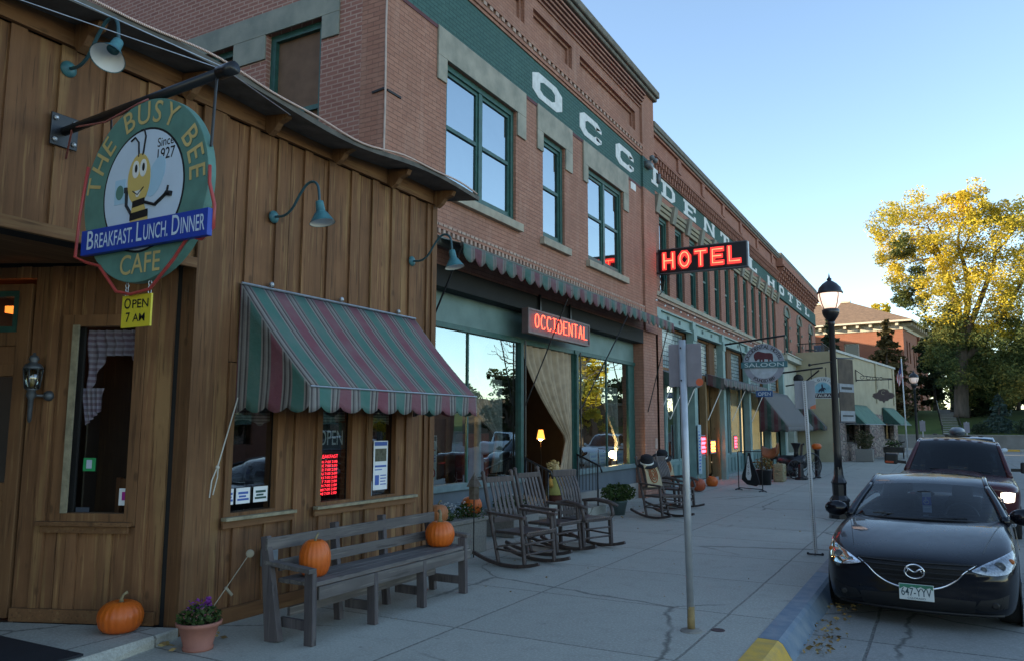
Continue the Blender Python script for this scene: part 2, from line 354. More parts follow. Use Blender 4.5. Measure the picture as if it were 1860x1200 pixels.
# ------------------------------------------------------------------ ground
def zg(y): return 0
def slab_mat(name, col, bw, rh, ox, oy, joint=.012, crack=.8):
    m, t, b = newmat(name)
    tc = nd(t, 'TexCoord'); mp = nd(t, 'Mapping'); mp.inputs['Location'].default_value = (ox, oy, 0); t.links.new(tc.outputs['Object'], mp.inputs[0])
    br = nd(t, 'TexBrick', i_Color1=c4(col), i_Color2=c4(tuple(x*.86 for x in col)), i_Mortar=c4(tuple(x*.3 for x in col)), i_Scale=1.0, offset=0)
    br.inputs['Mortar Size'].default_value = joint; br.inputs['Brick Width'].default_value = bw; br.inputs['Row Height'].default_value = rh; br.inputs['Mortar Smooth'].default_value = .3
    n0 = noise(t, tc.outputs['Object'], 1.5, 3, .6, 1); wob = nd(t, 'VectorMath', operation='MULTIPLY_ADD'); wob.inputs[1].default_value = (.03, .03, 0)
    t.links.new(n0, wob.inputs[0]); t.links.new(mp.outputs[0], wob.inputs[2]); t.links.new(wob.outputs[0], br.inputs[0])
    n1 = noise(t, tc.outputs['Object'], .7, 6, .6); n2 = noise(t, tc.outputs['Object'], 45, 4); n3 = noise(t, tc.outputs['Object'], 5, 5)
    out = mixc(t, ramp(t, n1, .35, .7), br.outputs[0], tuple(x*.62 for x in col), 'MIX')
    out = mixc(t, .35, br.outputs[0], out)
    out = mixc(t, math_(t, 'MULTIPLY', ramp(t, n3, .5, .72), .45), out, tuple(x*.6 for x in col))
    sv = nd(t, 'TexVoronoi', i_Scale=2.3); t.links.new(tc.outputs['Object'], sv.inputs[0]); out = mixc(t, math_(t, 'MULTIPLY', ramp(t, sv.outputs[0], .035, .06, (1, 1, 1), (0, 0, 0)), .45), out, tuple(x*.3 for x in col))
    out = mixc(t, math_(t, 'MULTIPLY', ramp(t, n2, .45, .7), .5), out, tuple(min(1, x*1.4) for x in col))
    n6 = noise(t, tc.outputs['Object'], 110, 3, .6); out = mixc(t, math_(t, 'MULTIPLY', ramp(t, n6, .5, .62), .4), out, tuple(x*.55 for x in col))
    # wandering cracks
    vo = nd(t, 'TexVoronoi', feature='DISTANCE_TO_EDGE', i_Scale=.33); wv = nd(t, 'VectorMath', operation='MULTIPLY_ADD'); wv.inputs[1].default_value = (.28, .28, 0)
    t.links.new(noise(t, tc.outputs['Object'], 2.2, 6, .65, 1), wv.inputs[0]); t.links.new(tc.outputs['Object'], wv.inputs[2]); t.links.new(wv.outputs[0], vo.inputs[0])
    cr = ramp(t, vo.outputs['Distance'], .002, .007, (1, 1, 1), (0, 0, 0))
    gate = ramp(t, noise(t, tc.outputs['Object'], .45, 2), .44, .5)
    out = mixc(t, math_(t, 'MULTIPLY', math_(t, 'MULTIPLY', cr, gate), crack), out, tuple(x*.2 for x in col))
    t.links.new(out, b.inputs['Base Color']); b.inputs['Roughness'].default_value = .75; b.inputs['Specular IOR Level'].default_value = .3
    h = math_(t, 'SUBTRACT', math_(t, 'MULTIPLY', n2, .4), math_(t, 'MULTIPLY', br.outputs[1], 2.0)); bump(t, b, h, .5, .006)
    return m
M_WALK = slab_mat('sidewalk_concrete', (.40, .39, .335), 1.9, 1.62, 1.78, .75)
M_ROAD = slab_mat('road_concrete', (.28, .275, .25), 3.6, 4.4, .64, 1.2, .016)
def sheet(name, xs, ys, dz, m, steps=None):
    b = MB(); yy = sorted({ys[0], ys[1]}|{q for q in (24, 34, 44, 54) if ys[0] < q < ys[1]})
    for a, c in zip(yy, yy[1:]): b.quad((xs[0], a, zg(a)+dz), (xs[1], a, zg(a)+dz), (xs[1], c, zg(c)+dz), (xs[0], c, zg(c)+dz))
    return struct(b.build(name, m))
sheet('street', (-1.3, 160), (-40, 63), -.15, M_ROAD)
sheet('terrain', (-160, -1.3), (-40, 63), -.16, M_ROAD)
sheet('sidewalk', (-9.0, -1.40), (-20, 58), 0, M_WALK)
M_KERB = mat('kerb_concrete', (.3, .3, .3), .8, var=.3, bmp=.3)
M_KBLUE = mat('kerb_blue_paint', (.11, .16, .215), .6, col2=(.20, .235, .26), vscale=7, bmp=.3)
M_KYEL = mat('kerb_yellow_paint', (.62, .36, .03), .6, col2=(.42, .27, .06), vscale=7, bmp=.3)
def kerb(y0, y1, m):
    b = MB(); yy = sorted({y0, y1}|{q for q in (24, 34, 44, 54) if y0 < q < y1})
    prof = [(-1.395, -.2), (-1.395, .006), (-1.24, .004), (-1.205, -.02), (-1.12, -.16)]
    for a, c in zip(yy, yy[1:]):
        for (x0, z0), (x1, z1) in zip(prof, prof[1:]):
            b.quad((x0, a, z0+zg(a)), (x1, a, z1+zg(a)), (x1, c, z1+zg(c)), (x0, c, z0+zg(c)))
    b.add([(x, y0, z+zg(y0)) for x, z in prof], [(0, 1, 2, 3, 4)])
    return struct(b.build('kerb', m))
kerb(-20, 1.5, M_KERB); kerb(1.51, 6.62, M_KYEL); kerb(6.63, 9.9, M_KBLUE); kerb(9.91, 57.5, M_KERB)

# ------------------------------------------------------------------ cafe
M_WOOD = wood_mat('stained_boards', (.225, .108, .048), (.132, .062, .028), (.32, .195, .08), amt=.45, island=.3)
M_WOODL = wood_mat('trim_boards', (.205, .10, .043), (.135, .065, .029), (.28, .175, .08), amt=.35)
M_WOODY = wood_mat('trim_boards_side', (.205, .10, .043), (.135, .065, .029), (.28, .175, .08), amt=.35, axis=1)
M_SILL = mat('weathered_sill', (.30, .26, .17), .8, var=.4, vscale=12, bmp=.3)
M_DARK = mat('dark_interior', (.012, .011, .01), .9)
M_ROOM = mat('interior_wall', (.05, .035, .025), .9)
M_ROOF = mat('old_roofing', (.13, .12, .105), .9, var=.4, bmp=.4, bscale=20)
M_GLASS = glass('shop_glass', .16, (.75, .8, .8), .05)
M_WHITEP = mat('white_paper', (.75, .76, .76), .7, var=.05)
M_WHITE = mat('white_paint', (.72, .72, .68), .6, var=.12)
M_BLACK = mat('black_metal', (.012, .012, .013), .35, var=.3)
M_BLUEP = mat('blue_ink', (.06, .12, .4), .7, var=.1)
M_REDP = mat('red_ink', (.5, .03, .04), .7, var=.1)
M_BLK = mat('black_paint', (.01, .01, .011), .6)
X0 = -5.52
fC = frX(X0)
cafe = thing('wooden_cafe', 'low brown board-and-batten timber cafe with a sagging eave at the left of the street', 'cafe', (-7, 4, 0))
WIN = [(4.86, 5.38, .9, 2.15), (5.99, 6.44, .9, 2.15), (6.78, 7.2, .9, 2.15)]
def boards(fr, u0, u1, v0, v1, holes, phase, period=.357, bw=.115):
    """vertical boards with battens over the joints, cut round the windows"""
    b = MB(); t = MB(); lines = []
    k = math.ceil((u0-phase)/period)
    while phase+k*period < u1: lines.append(phase+k*period); k += 1
    def cells(mb, a, c, d0, d1, tt=0):
        cuts = sorted({a, c}|{h[i] for h in holes for i in (0, 1) if a < h[i] < c})
        for p, q in zip(cuts, cuts[1:]):
            segs = [(v0, v1)]
            for h in holes:
                if h[0] <= (p+q)/2 <= h[1]:
                    segs = [s for z0, z1 in segs for s in ((z0, min(z1, h[2])), (max(z0, h[3]), z1)) if s[1]-s[0] > .01]
            for z0, z1 in segs: mb.fbox(fr, p+tt, q-tt, z0, z1, d0, d1)
    e = [u0]+[l for l in lines if u0+.02 < l < u1-.02]+[u1]
    for a, c in zip(e, e[1:]): cells(b, a, c, -.03, random.uniform(-.002, .003), .003)
    for l in lines:
        if l-bw > u0: cells(t, l-bw, l-.005, .0035, .026)
    return b, t
b1, t1 = boards(fC, 4.40, 7.93, .0, 4.45, [(a-.07, c+.07, d-.06, e+.1) for a, c, d, e in WIN], 4.66)
b2, t2 = boards(fC, -3.0, 4.397, 3.03, 4.45, [], 4.66)
b1.build('wall_board', M_WOOD, cafe); b2.build('wall_board', M_WOOD, cafe)
t1.build('wall_batten', M_WOOD, cafe); t2.build('wall_batten', M_WOOD, cafe)
b = MB(); b.fbox(fC, 4.36, 4.60, .0, 4.45, .03, .055); b.fbox(fC, 4.36, 4.395, .0, 3.03, -.12, .0295); b.fbox(fC, 7.84, 7.94, 0, 4.45, .03, .05); b.build('corner_board', M_WOODL, cafe, bevel=.004)
b = MB(); b.fbox(fC, 4.62, 7.83, .0, .13, .0275, .048); b.build('skirting_board', M_WOODY, cafe, bevel=.003)
b = MB(); b.fbox(fC, -3, 7.98, 4.455, 4.66, .02, .06); b.build('frieze_board', M_WOODY, cafe)
b = MB(); b.fbox(fC, -3, 4.35, 3.0, 3.09, .03, .075); b.build('recess_beam', M_WOODY, cafe, bevel=.006)
# backing and hidden bulk
b = MB(); wall(b, frX(X0-.035), 4.36, 7.93, 0, 4.66, WIN, .02); b.box(X0-.04, X0-.3, -3, 4.3, 3.035, 4.66)
b.quad((X0-.05, 7.93, 0), (X0-4, 7.93, 0), (X0-4, 7.93, 4.7), (X0-.05, 7.93, 4.7)); b.build('wall_backing', M_DARK, cafe)
b = MB(); b.box(-13, X0-2.2, -3, 7.84, 0.05, 4.6); b.build('rear_building', M_ROOM, cafe)
# sagging roof edge
def sag(y): return 4.60+.035*math.sin(y*1.9+.4)-.04*math.exp(-((y-5.9)/.8)**2)
b = MB(); N = 60
def roof(u, v):
    y = -3+u*11.28; x = -5.06-v*8; return (x, y, sag(y)*(1-min(1, v*6))+4.66*min(1, v*6)+v*.5)
b.grid(roof, N, 12); o = b.build('roof', M_ROOF, cafe, solid=.05)
b = MB()
for i in range(12):
    y = 7.86-i*.93
    pts = [(.0, 4.46), (.05, 4.40), (.12, 4.44), (.17, 4.50), (.27, 4.53), (.30, 4.585), (0, 4.63)]
    b.prism([(X0+.062+p, z) for p, z in pts], (lambda yy: lambda u, v, d: (u, yy+d, v))(y), -.035, .035)
b.build('eave_bracket', M_WOODL, cafe, bevel=.004)
# front windows
for i, (a, c, d, e) in enumerate(WIN):
    b = MB(); frame4(b, fC, a-.075, c+.075, d-.05, e+.09, .075, -.04, .031); w = b.build('window', M_WOODL, cafe, bevel=.003)
    MB().quad((X0-.045, a, d), (X0-.045, c, d), (X0-.045, c, e), (X0-.045, a, e)).build('pane', M_GLASS, w)
b = MB(); b.fbox(fC, 4.76, 5.60, .865, .895, .0315, .10); b.fbox(fC, 5.88, 7.55, .865, .895, .0315, .10); b.build('window_sill', M_SILL, cafe, bevel=.004)
b = MB(); b.fbox(fC, 4.76, 5.60, .80, .864, .032, .06); b.fbox(fC, 5.88, 7.55, .80, .864, .032, .06); b.build('sill_apron', M_WOODY, cafe, bevel=.003)
# room behind the front windows
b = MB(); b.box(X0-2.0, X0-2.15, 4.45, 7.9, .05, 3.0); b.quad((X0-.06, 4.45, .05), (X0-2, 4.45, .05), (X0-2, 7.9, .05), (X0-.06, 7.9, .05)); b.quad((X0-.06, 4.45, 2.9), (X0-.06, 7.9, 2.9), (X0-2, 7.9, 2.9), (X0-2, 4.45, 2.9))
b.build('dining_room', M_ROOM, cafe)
# diagonal entry recess
P0 = (X0-.02, 4.37); dd = Vector((-1.39, -.58)).normalized(); nn = Vector((-dd.y, dd.x)); nn = nn if nn.x > 0 and nn.y < 0 else (Vector((.385, -.923)))
fD = frL(P0, dd, nn)
def wu(u0, u1): return u0, u1
DW = (.46, .96, .9, 2.53); DD = (1.42, 2.5, .0, 2.95)
b, t = boards(fD, .13, 3.2, .08, 3.05, [(DW[0]-.1, DW[1]+.1, DW[2]-.05, DW[3]+.09), (DD[0], DD[1], .0, DD[3])], .36, .3, .1)
b.build('recess_board', M_WOOD, cafe); t.build('recess_batten', M_WOOD, cafe)
b = MB(); wall(b, frL((P0[0]-nn.x*.035, P0[1]-nn.y*.035), dd, nn), 0, 3.2, .05, 3.1, [DW, DD], .03); b.build('recess_backing', M_DARK, cafe)
b = MB(); b.add([(X0+.0, -3, 3.06), (X0+.0, 4.38, 3.06), (-9, 2.6, 3.06), (-9, -3, 3.06)], [(0, 1, 2, 3)]); b.build('recess_ceiling', M_WOODY, cafe)
b = MB(); b.box(-9.1, -9.0, -3, 4, 0, 3.2); b.box(-9, X0-.4, -3.1, -3, 0, 3.2); b.build('recess_side', M_WOOD, cafe)
b = MB(); frame4(b, fD, DW[0]-.1, DW[1]+.16, DW[2]-.04, DW[3]+.09, .1, -.05, .03); w = b.build('window', M_WOODL, cafe, bevel=.004)
b = MB(); b.fbox(fD, DW[0]-.02, DW[0], DW[2], DW[3], -.06, .0); b.fbox(fD, DW[1], DW[1]+.055, DW[2]+.06, DW[3], .0305, .05); b.build('stop_bead', M_SILL, w)
MB().quad(fD(DW[0], DW[2], -.055), fD(DW[1], DW[2], -.055), fD(DW[1], DW[3], -.055), fD(DW[0], DW[3], -.055)).build('pane', glass('plain_glass', .05, (.85, .88, .88)), w)
b = MB(); b.fbox(fD, .38, 1.2, .86, .895, .031, .09); b.fbox(fD, .40, 1.18, .80, .859, .031, .055); b.build('window_sill', M_WOODY, cafe, bevel=.004)
b = MB(); b.fbox(fD, .14, 1.4, .085, .19, .028, .05); b.build('skirting_board', M_WOODY, cafe)
# door with panels and a small upper light
b = MB()
for u0, u1 in ((1.44, 1.56), (2.32, 2.44)): b.fbox(fD, u0, u1, .1, 2.9, -.06, .02)
for v0, v1 in ((.1, .35), (1.05, 1.2), (2.1, 2.2), (2.36, 2.48), (2.84, 2.9)): b.fbox(fD, 1.56, 2.32, v0, v1, -.06, .018)
dr = b.build('door', M_WOODL, cafe, bevel=.006)
b = MB()
for v0, v1 in ((.35, 1.05), (2.2, 2.36)): b.fbox(fD, 1.56, 2.32, v0, v1, -.05, -.005)
b.build('door_panel', M_WOOD, dr)
MB().quad(fD(1.56, 1.2, -.03), fD(2.32, 1.2, -.03), fD(2.32, 2.1, -.03), fD(1.56, 2.1, -.03)).build('pane', M_GLASS, dr)
MB().quad(fD(1.56, 2.48, -.03), fD(2.32, 2.48, -.03), fD(2.32, 2.84, -.03), fD(1.56, 2.84, -.03)).build('pane', M_GLASS, dr)
M_GREENP = mat('dark_green_paint', (.022, .075, .062), .5, var=.35, vscale=10)
b = MB(); frame4(b, fD, 1.561, 2.319, 2.481, 2.839, .05, -.028, .01); b.build('transom_frame', M_GREENP, dr)
t = thing('hall_lamp', 'orange glowing ceiling lamp seen through the small pane above the cafe door', 'lamp', fD(1.9, 2.6, -.5)); MB().fbox(fD, 1.62, 1.95, 2.70, 2.76, -.5, -.3).build('shade', emit('hall_lamp_orange', (1, .22, .03), 1.2), t)
# gingham curtain in the recess window
M_CURT = stripe_mat('gingham_cloth', 2, .05, 0, [(0, (.20, .13, .18)), (.5, (.34, .29, .36))], soft=.3)
cu = thing('gingham_curtain', 'mauve gingham ruffled curtain hanging inside the tall window beside the coach lantern', 'curtain', fD(.7, 2.4, -.12))
def cur(u, v):
    uu = .46+u*.5; edge = 2.28-.42*max(0, (u-.62)/.38)**1.2-.18*max(0, (.18-u)/.18); return fD(uu+.01*math.sin(v*9), 2.5-(2.5-edge)*v, -.10+.02*math.sin(u*40+v*2))
MB().grid(cur, 60, 8).build('valance', M_CURT, cu, smooth=True)
def cur2(u, v): return fD(.78+.19*u*(1-.3*v)+.02*v, 2.0-.32*v+.22*(1-u)*(v*.6), -.085+.02*math.sin(u*26+v*3))
MB().grid(cur2, 24, 8).build('tail', M_CURT, cu, smooth=True)
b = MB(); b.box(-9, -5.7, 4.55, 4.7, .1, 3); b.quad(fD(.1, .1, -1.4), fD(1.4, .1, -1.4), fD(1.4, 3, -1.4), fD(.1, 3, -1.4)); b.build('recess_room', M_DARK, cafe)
ch = thing('dining_chair', 'brown slat-back dining chair standing inside behind the tall recess window', 'chair', fD(.62, .1, -.5))
b = MB()
for u in (.42, .84): b.fbox(fD, u-.02, u+.02, .1, 1.22, -.5, -.46)
b.fbox(fD, .44, .82, 1.1, 1.21, -.495, -.465); b.fbox(fD, .44, .82, .5, .54, -.8, -.45)
for i in range(4): b.fbox(fD, .49+i*.085, .52+i*.085, .54, 1.1, -.49, -.47)
for u in (.42, .84): b.fbox(fD, u-.02, u+.02, .1, .5, -.82, -.78)
b.build('chair_frame', wood_mat('chair_wood', (.16, .07, .03), (.1, .04, .02), (.2, .1, .05)), ch)
def notice(name, label, cat, fr, u0, u1, v0, v1, d, m, lines=None, mats=None, tilt=0):
    t = thing(name, label, cat, fr((u0+u1)/2, v0, d))
    MB().fbox(fr, u0, u1, v0, v1, d-.004, d).build('sheet', m, t)
    for L, mm in (lines or []):
        b = MB()
        for (s, uc, vb, h) in L:
            if isinstance(s, str): b.text(s, fr, u0+(u1-u0)*uc, v0+(v1-v0)*vb, h, d=d+.002)
            else: b.fbox(fr, u0+(u1-u0)*uc, u0+(u1-u0)*vb, v0+(v1-v0)*h, v0+(v1-v0)*s, d+.0005, d+.0025)
        b.build('print', mm, t)
    return t
frD2 = lambda u, v, d: fD(.46+.5-(u), v, d)      # left-to-right as seen
notice('green_sticker', 'small green square sticker with a pale round emblem low in the tall recess window', 'sticker', frD2, .06, .17, 1.30, 1.41, -.045, mat('green_sticker', (.02, .28, .09), .5), [([(.85, .28, .72, .2)], mat('pale_seal', (.45, .5, .6), .6))])
notice('magenta_flyer', 'little white flyer with a magenta flower in the lower right of the recess window', 'flyer', frD2, .40, .49, 1.02, 1.16, -.045, M_WHITEP, [([(.8, .3, .75, .3)], mat('magenta_ink', (.4, .02, .25), .6))])
notice('dark_card', 'dark folded card propped at the left corner of the recess window sill', 'card', frD2, .02, .14, .9, 1.0, -.045, mat('slate_card', (.05, .06, .08), .6))
# things in the front windows
for i, (a, c) in enumerate(((4.87, 4.94), (4.97, 5.13), (5.17, 5.34))):
    notice('postcard', ['narrow postcard cut off by the left edge of the first front window', 'middle postcard with blue handwriting in the first front window', 'postcard with dark lettering at the right of the first front window'][i], 'postcard', fC, a, c, .99, 1.13, -.03, M_WHITEP,
           [([(.75, .15, .85, .6), (.52, .2, .7, .40), (.33, .1, .9, .2)], [M_BLUEP, M_BLUEP, M_GREENP][i])])
op = thing('open_decal', 'dark panel lettered OPEN hanging in the middle front window under the striped awning', 'sign', fC(6.2, 1.45, -.06))
MB().fbox(fC, 6.0, 6.44, 1.44, 1.72, -.07, -.06).build('panel', mat('slate_panel', (.02, .03, .034), .5), op)
MB().text('OPEN', fC, 6.21, 1.49, .15, w=.36, d=-.056).build('lettering', mat('chalk_white', (.5, .55, .55), .7), op)
hb = thing('lit_hours_board', 'glowing red board of opening hours below the word OPEN in the middle front window', 'sign', fC(6.2, .98, -.06))
MB().fbox(fC, 6.02, 6.33, .98, 1.40, -.07, -.06).build('panel', M_DARK, hb)
b = MB(); b.text('BREAKFAST', fC, 6.175, 1.355, .035, w=.3, d=-.056)
for r in range(9):
    for c in range(3):
        b.text(['MON', 'TUE', 'WED', 'THU', 'FRI', 'SAT', 'SUN', 'AM', 'PM'][r] if c == 0 else ['7:00', '2:00'][c-1], fC, 6.075+c*.1, 1.305-r*.04, .026, w=.085, d=-.056)
b.build('lettering', emit('red_led', (1, .03, .05), 1.3), hb)
notice('tall_poster', 'tall white event poster with a photograph in the right front window', 'poster', fC, 6.88, 7.13, .98, 1.52, -.03, M_WHITEP,
       [([(.98, .06, .94, .9)], M_BLUEP), ([(.84, .1, .9, .58)], mat('poster_photo', (.12, .12, .08), .7, var=.6, vscale=20)), ([(.50, .1, .9, .46), (.42, .1, .6, .4), (.3, .12, .4, .1), (.3, .5, .9, .28), (.24, .5, .9, .22), (.18, .5, .85, .16), (.12, .5, .9, .1)], M_BLUEP)])
notice('blue_leaflet', 'pale blue leaflet leaning in the lower left of the right front window', 'leaflet', fC, 6.78, 6.86, .91, 1.08, -.03, mat('pale_blue_paper', (.4, .52, .58), .7))
# lace valances behind the awning windows
M_LACE = stripe_mat('lace', 2, .03, 0, [(0, (.3, .3, .29)), (.5, (.14, .14, .14))], soft=.3)
for i, (a, c, d, e) in enumerate(WIN):
    t = thing('lace_valance', ['grey lace valance at the top of the first front window from the corner', 'grey lace valance at the top of the window lettered OPEN', 'grey lace valance at the top of the front window with the tall poster'][i], 'curtain', fC(a, 2, -.1), 'lace valances in the cafe windows')
    MB().grid(lambda u, v: fC(a+u*(c-a), 2.12-.44*v+.06*abs(math.sin(u*4+i)), -.09+.015*math.sin(u*40)), 40, 4).build('cloth', M_LACE, t, smooth=True)
t = thing('pendant_lamp', 'orange glowing pendant lamp inside the cafe under the awning', 'lamp', fC(6.7, 2.0, -.5)); MB().sphere(fC(6.66, 2.0, -.45), .07, 12, (1, 1, .8)).build('shade', emit('lamp_orange', (1, .35, .08), 2.5), t)
MB().tube([fC(6.66, 2.04, -.45), fC(6.66, 2.9, -.45)], .006).build('cord', M_BLK, t)

# gooseneck wall lamps
M_TEAL = mat('teal_enamel', (.06, .19, .20), .45, var=.3, vscale=12, col2=(.03, .10, .12))
M_ENAM = mat('white_enamel', (.75, .76, .75), .35, var=.08)
def gooseneck(y, z, label, tilt):
    t = local('gooseneck_lamp', label, 'wall lamp', (X0+.026, y, z), 0, 'teal gooseneck lamps along the cafe front')
    MB().lathe([(.06, 0), (.06, .012), (.03, .03), (.012, .032)], (0, 0, 0), 18, (1, 0, 0)).build('wall_plate', M_TEAL, t, True)
    pts = [(.02, 0, 0), (.14, 0, -.005), (.24, 0, .05), (.33, 0, .17), (.42, 0, .26), (.50, 0, .27), (.555, 0, .22), (.575, 0, .12), (.578, 0, .05)]
    sm = []
    for i in range(len(pts)-1):
        a, b_, c, d = [Vector(pts[min(max(j, 0), len(pts)-1)]) for j in (i-1, i, i+1, i+2)]
        for k in range(4):
            u = k/4; sm.append(.5*((2*b_)+(-a+c)*u+(2*a-5*b_+4*c-d)*u*u+(-a+3*b_-3*c+d)*u**3))
    sm.append(Vector(pts[-1])); MB().tube(sm, .0125, 10).build('arm', mat('dark_teal_pipe', (.03, .085, .10), .4), t, True)
    ax = Vector((math.sin(tilt[0]), math.sin(tilt[1]), -1)).normalized(); c = Vector((.578, 0, .07))
    MB().lathe([(.016, -.01), (.036, .0), (.04, .05), (.044, .10), (.048, .105)], c, 20, ax).build('socket', M_TEAL, t, True)
    sh = MB().lathe([(.046, .1), (.06, .115), (.115, .205), (.118, .207)], c, 28, ax, cap=False).build('shade', M_TEAL, t, True)
    MB().lathe([(.001, .10), (.04, .104), (.055, .118), (.112, .205)], c, 28, ax, cap=False).build('liner', M_ENAM, sh, True)
    return t
gooseneck(3.17, 4.28, 'teal gooseneck lamp over the oval bee sign, its white underside turned to the viewer', (.28, -.62))
gooseneck(5.22, 3.66, 'teal gooseneck lamp on the boards above the near end of the striped awning', (.18, .05))
gooseneck(7.44, 3.65, 'teal gooseneck lamp at the far corner of the timber wall, above the awning end', (.18, .05))

# bracket arm and the oval sign
YS = 3.17; fS = frY(YS-.03)
ar = thing('sign_arm', 'black pipe bracket bolted to the boards holding the oval bee sign', 'bracket', (X0, YS, 3.8))
b = MB(); b.fbox(fC, YS-.1, YS+.1, 3.68, 3.92, .03, .045); b.build('wall_plate', M_BLACK, ar, bevel=.004)
MB().tube([(X0+.04, YS, 3.80), (-3.84, YS, 3.88)], .032, 14).build('pipe', M_BLACK, ar, True)
MB().tube([(-3.86, YS, 3.879), (-3.72, YS, 3.885)], .042, 14).build('end_cap', M_BLACK, ar, True)
b = MB()
for y, z in ((YS-.07, 3.72), (YS+.07, 3.72), (YS-.07, 3.88), (YS+.07, 3.88)): b.lathe([(.018, 0), (.018, .012), (.008, .02)], (X0+.045, y, z), 8, (1, 0, 0))
M_STEEL = mat('galvanised_steel', (.42, .44, .46), .4, .7, var=.25, vscale=14)
b.build('bolt', M_STEEL, ar)
M_SGREEN = mat('sign_green', (.10, .22, .18), .55, var=.2, vscale=8); M_SGOLD = mat('sign_gold', (.52, .40, .16), .55, var=.15); M_SWHITE = mat('sign_pale_blue', (.52, .62, .72), .55, var=.06)
M_SBLUE = mat('sign_blue', (.015, .05, .35), .45, var=.12); M_BEE = mat('bee_yellow', (.58, .42, .13), .55, var=.06); M_WING = mat('wing_blue', (.36, .55, .68), .5, var=.05)
cx, cz, rx, rz = -4.50, 3.21, .625, .615
sg = thing('oval_sign', 'large oval green hanging sign with a yellow bee and a blue meal banner', 'sign', (cx, YS, cz))
def ell(k, n=64, ax=1, az=1): return [(cx+rx*k*ax*math.cos(2*math.pi*i/n), cz+rz*k*az*math.sin(2*math.pi*i/n)) for i in range(n)]
MB().prism(ell(1), fS, -.06, 0).build('board', M_SGREEN, sg, bevel=.005)
cz2 = cz+.0
b = MB(); b.prism([(cx+.41*math.cos(2*math.pi*i/56), cz+.42*math.sin(2*math.pi*i/56)) for i in range(56)], fS, .0005, .002); b.build('ring', M_BLK, sg)
MB().prism([(cx+.395*math.cos(2*math.pi*i/56), cz+.405*math.sin(2*math.pi*i/56)) for i in range(56)], fS, .002, .0035).build('oval_field', M_SWHITE, sg)
b = MB(); arc_text(b, 'THE BUSY BEE', fS, cx, cz, .455, .455, 176, 0, .145, .004); b.build('gold_lettering', M_SGOLD, sg); b = MB(); b.text('CAFE', fS, cx+.02, cz-.555, .13, w=.4, d=.004); b.build('gold_lettering', M_SGOLD, sg)
b = MB(); b.text('Since', fS, cx+.21, cz+.265, .06, w=.16, d=.005); b.text('1927', fS, cx+.22, cz+.175, .075, w=.17, d=.005); b.build('date_lettering', M_BLK, sg)
# bee
def blob(pts, d0, d1, mm, nm):
    b = MB(); b.prism([(cx+x, cz+y) for x, y in pts], fS, d0, d1); return b.build(nm, mm, sg)
def el(x, y, a, c, n=24, rot=0): return [(x+a*math.cos(t)*math.cos(rot)-c*math.sin(t)*math.sin(rot), y+a*math.cos(t)*math.sin(rot)+c*math.sin(t)*math.cos(rot)) for t in (2*math.pi*i/n for i in range(n))]
blob(el(.13, .07, .075, .14, 24, -.45), .004, .006, M_WING, 'bee_wing')
b = MB()
b.prism([(cx+x, cz+y) for x, y in el(.135, .03, .15, .19, 24, -.15)], fS, .0041, .0061) if 0 else None
b.prism([(cx+x, cz+y) for x, y in el(-.035, .075, .115, .175)], fS, .0065, .009)
b.prism([(cx+x, cz+y) for x, y in [(-.09, -.1), (.03, -.1), (.07, -.18), (.10, -.30), (-.115, -.30), (-.10, -.2)]], fS, .0065, .009); b.build('bee_body', M_BEE, sg)
b = MB()
for y, h, w0, w1 in ((-.115, .045, -.085, .035), (-.20, .05, -.105, .075), (-.285, .03, -.112, .098)): b.prism([(cx+w0, cz+y), (cx+w1, cz+y+.012), (cx+w1, cz+y+h+.012), (cx+w0, cz+y+h)], fS, .0095, .011)
def line(pts, r=.006): b.tube([fS(cx+x, cz+y, .008) for x, y in pts], r, 6)
line([(-.05, .23), (-.06, .33), (-.1, .37), (-.14, .35)]); line([(-.01, .235), (.01, .36), (-.01, .41), (-.04, .41)])
line([(.04, -.09), (.14, -.12), (.25, -.06)], .011); line([(.25, -.06), (.30, -.07)], .018); line([(.25, -.06), (.26, -.01)], .007)
line([(-.09, -.16), (-.15, -.09), (-.155, .0)], .011); line([(-.155, .0), (-.16, .03)], .017)
line([(-.09, .0), (-.04, -.03), (.02, .015)], .005)
for x in (-.07, .005): b.prism([(cx+x+.005+p, cz+.15+q) for p, q in el(0, 0, .013, .028, 12)], fS, .0115, .013)
b.build('bee_marking', M_BLK, sg)
b = MB()
for x in (-.07, .005): b.prism([(cx+x+p, cz+.145+q) for p, q in el(0, 0, .035, .06, 18)], fS, .0091, .0112)
b.prism([(cx+x, cz+y) for x, y in [(-.07, -.005), (.0, .0), (-.03, -.045), (-.05, -.045)]], fS, .0091, .0105)
b.build('bee_eye', M_WHITE, sg)
b = MB(); b.prism([(cx+x, cz+y) for x, y in rc(-.285, -.175, -.07, .10)], fS, .004, .006); b.build('mug', M_WING, sg)
b = MB(); b.prism([(cx+x, cz+y) for x, y in el(-.23, .01, .04, .05, 18)], fS, .0062, .008); b.build('mug_emblem', M_SGREEN, sg)
b = MB(); b.fbox(fS, -5.05, -3.80, 2.815, 2.985, .012, .05); bn = b.build('banner', M_SBLUE, sg, bevel=.003)
b = MB(); u = -4.52
for txt, h, uc, ww in (('B', .125, -4.945, .07), ('REAKFAST.', .1, -4.695, .40), ('L', .125, -4.435, .055), ('UNCH.', .1, -4.275, .235), ('D', .125, -4.085, .07), ('INNER', .1, -3.93, .215)): b.text(txt, fS, uc, 2.85, h, w=ww, d=.0525)
b.build('lettering', M_SWHITE, bn)
b = MB(); b.tube([(cx-.42, YS, cz+.45), (cx-.44, YS, 3.84)], .007); b.tube([(cx+.60, YS, cz+.2), (cx+.62, YS, 3.88)], .009); b.tube([(cx, YS, cz+.61), (cx, YS, 3.86)], .01); b.build('hanger', M_BLACK, sg)
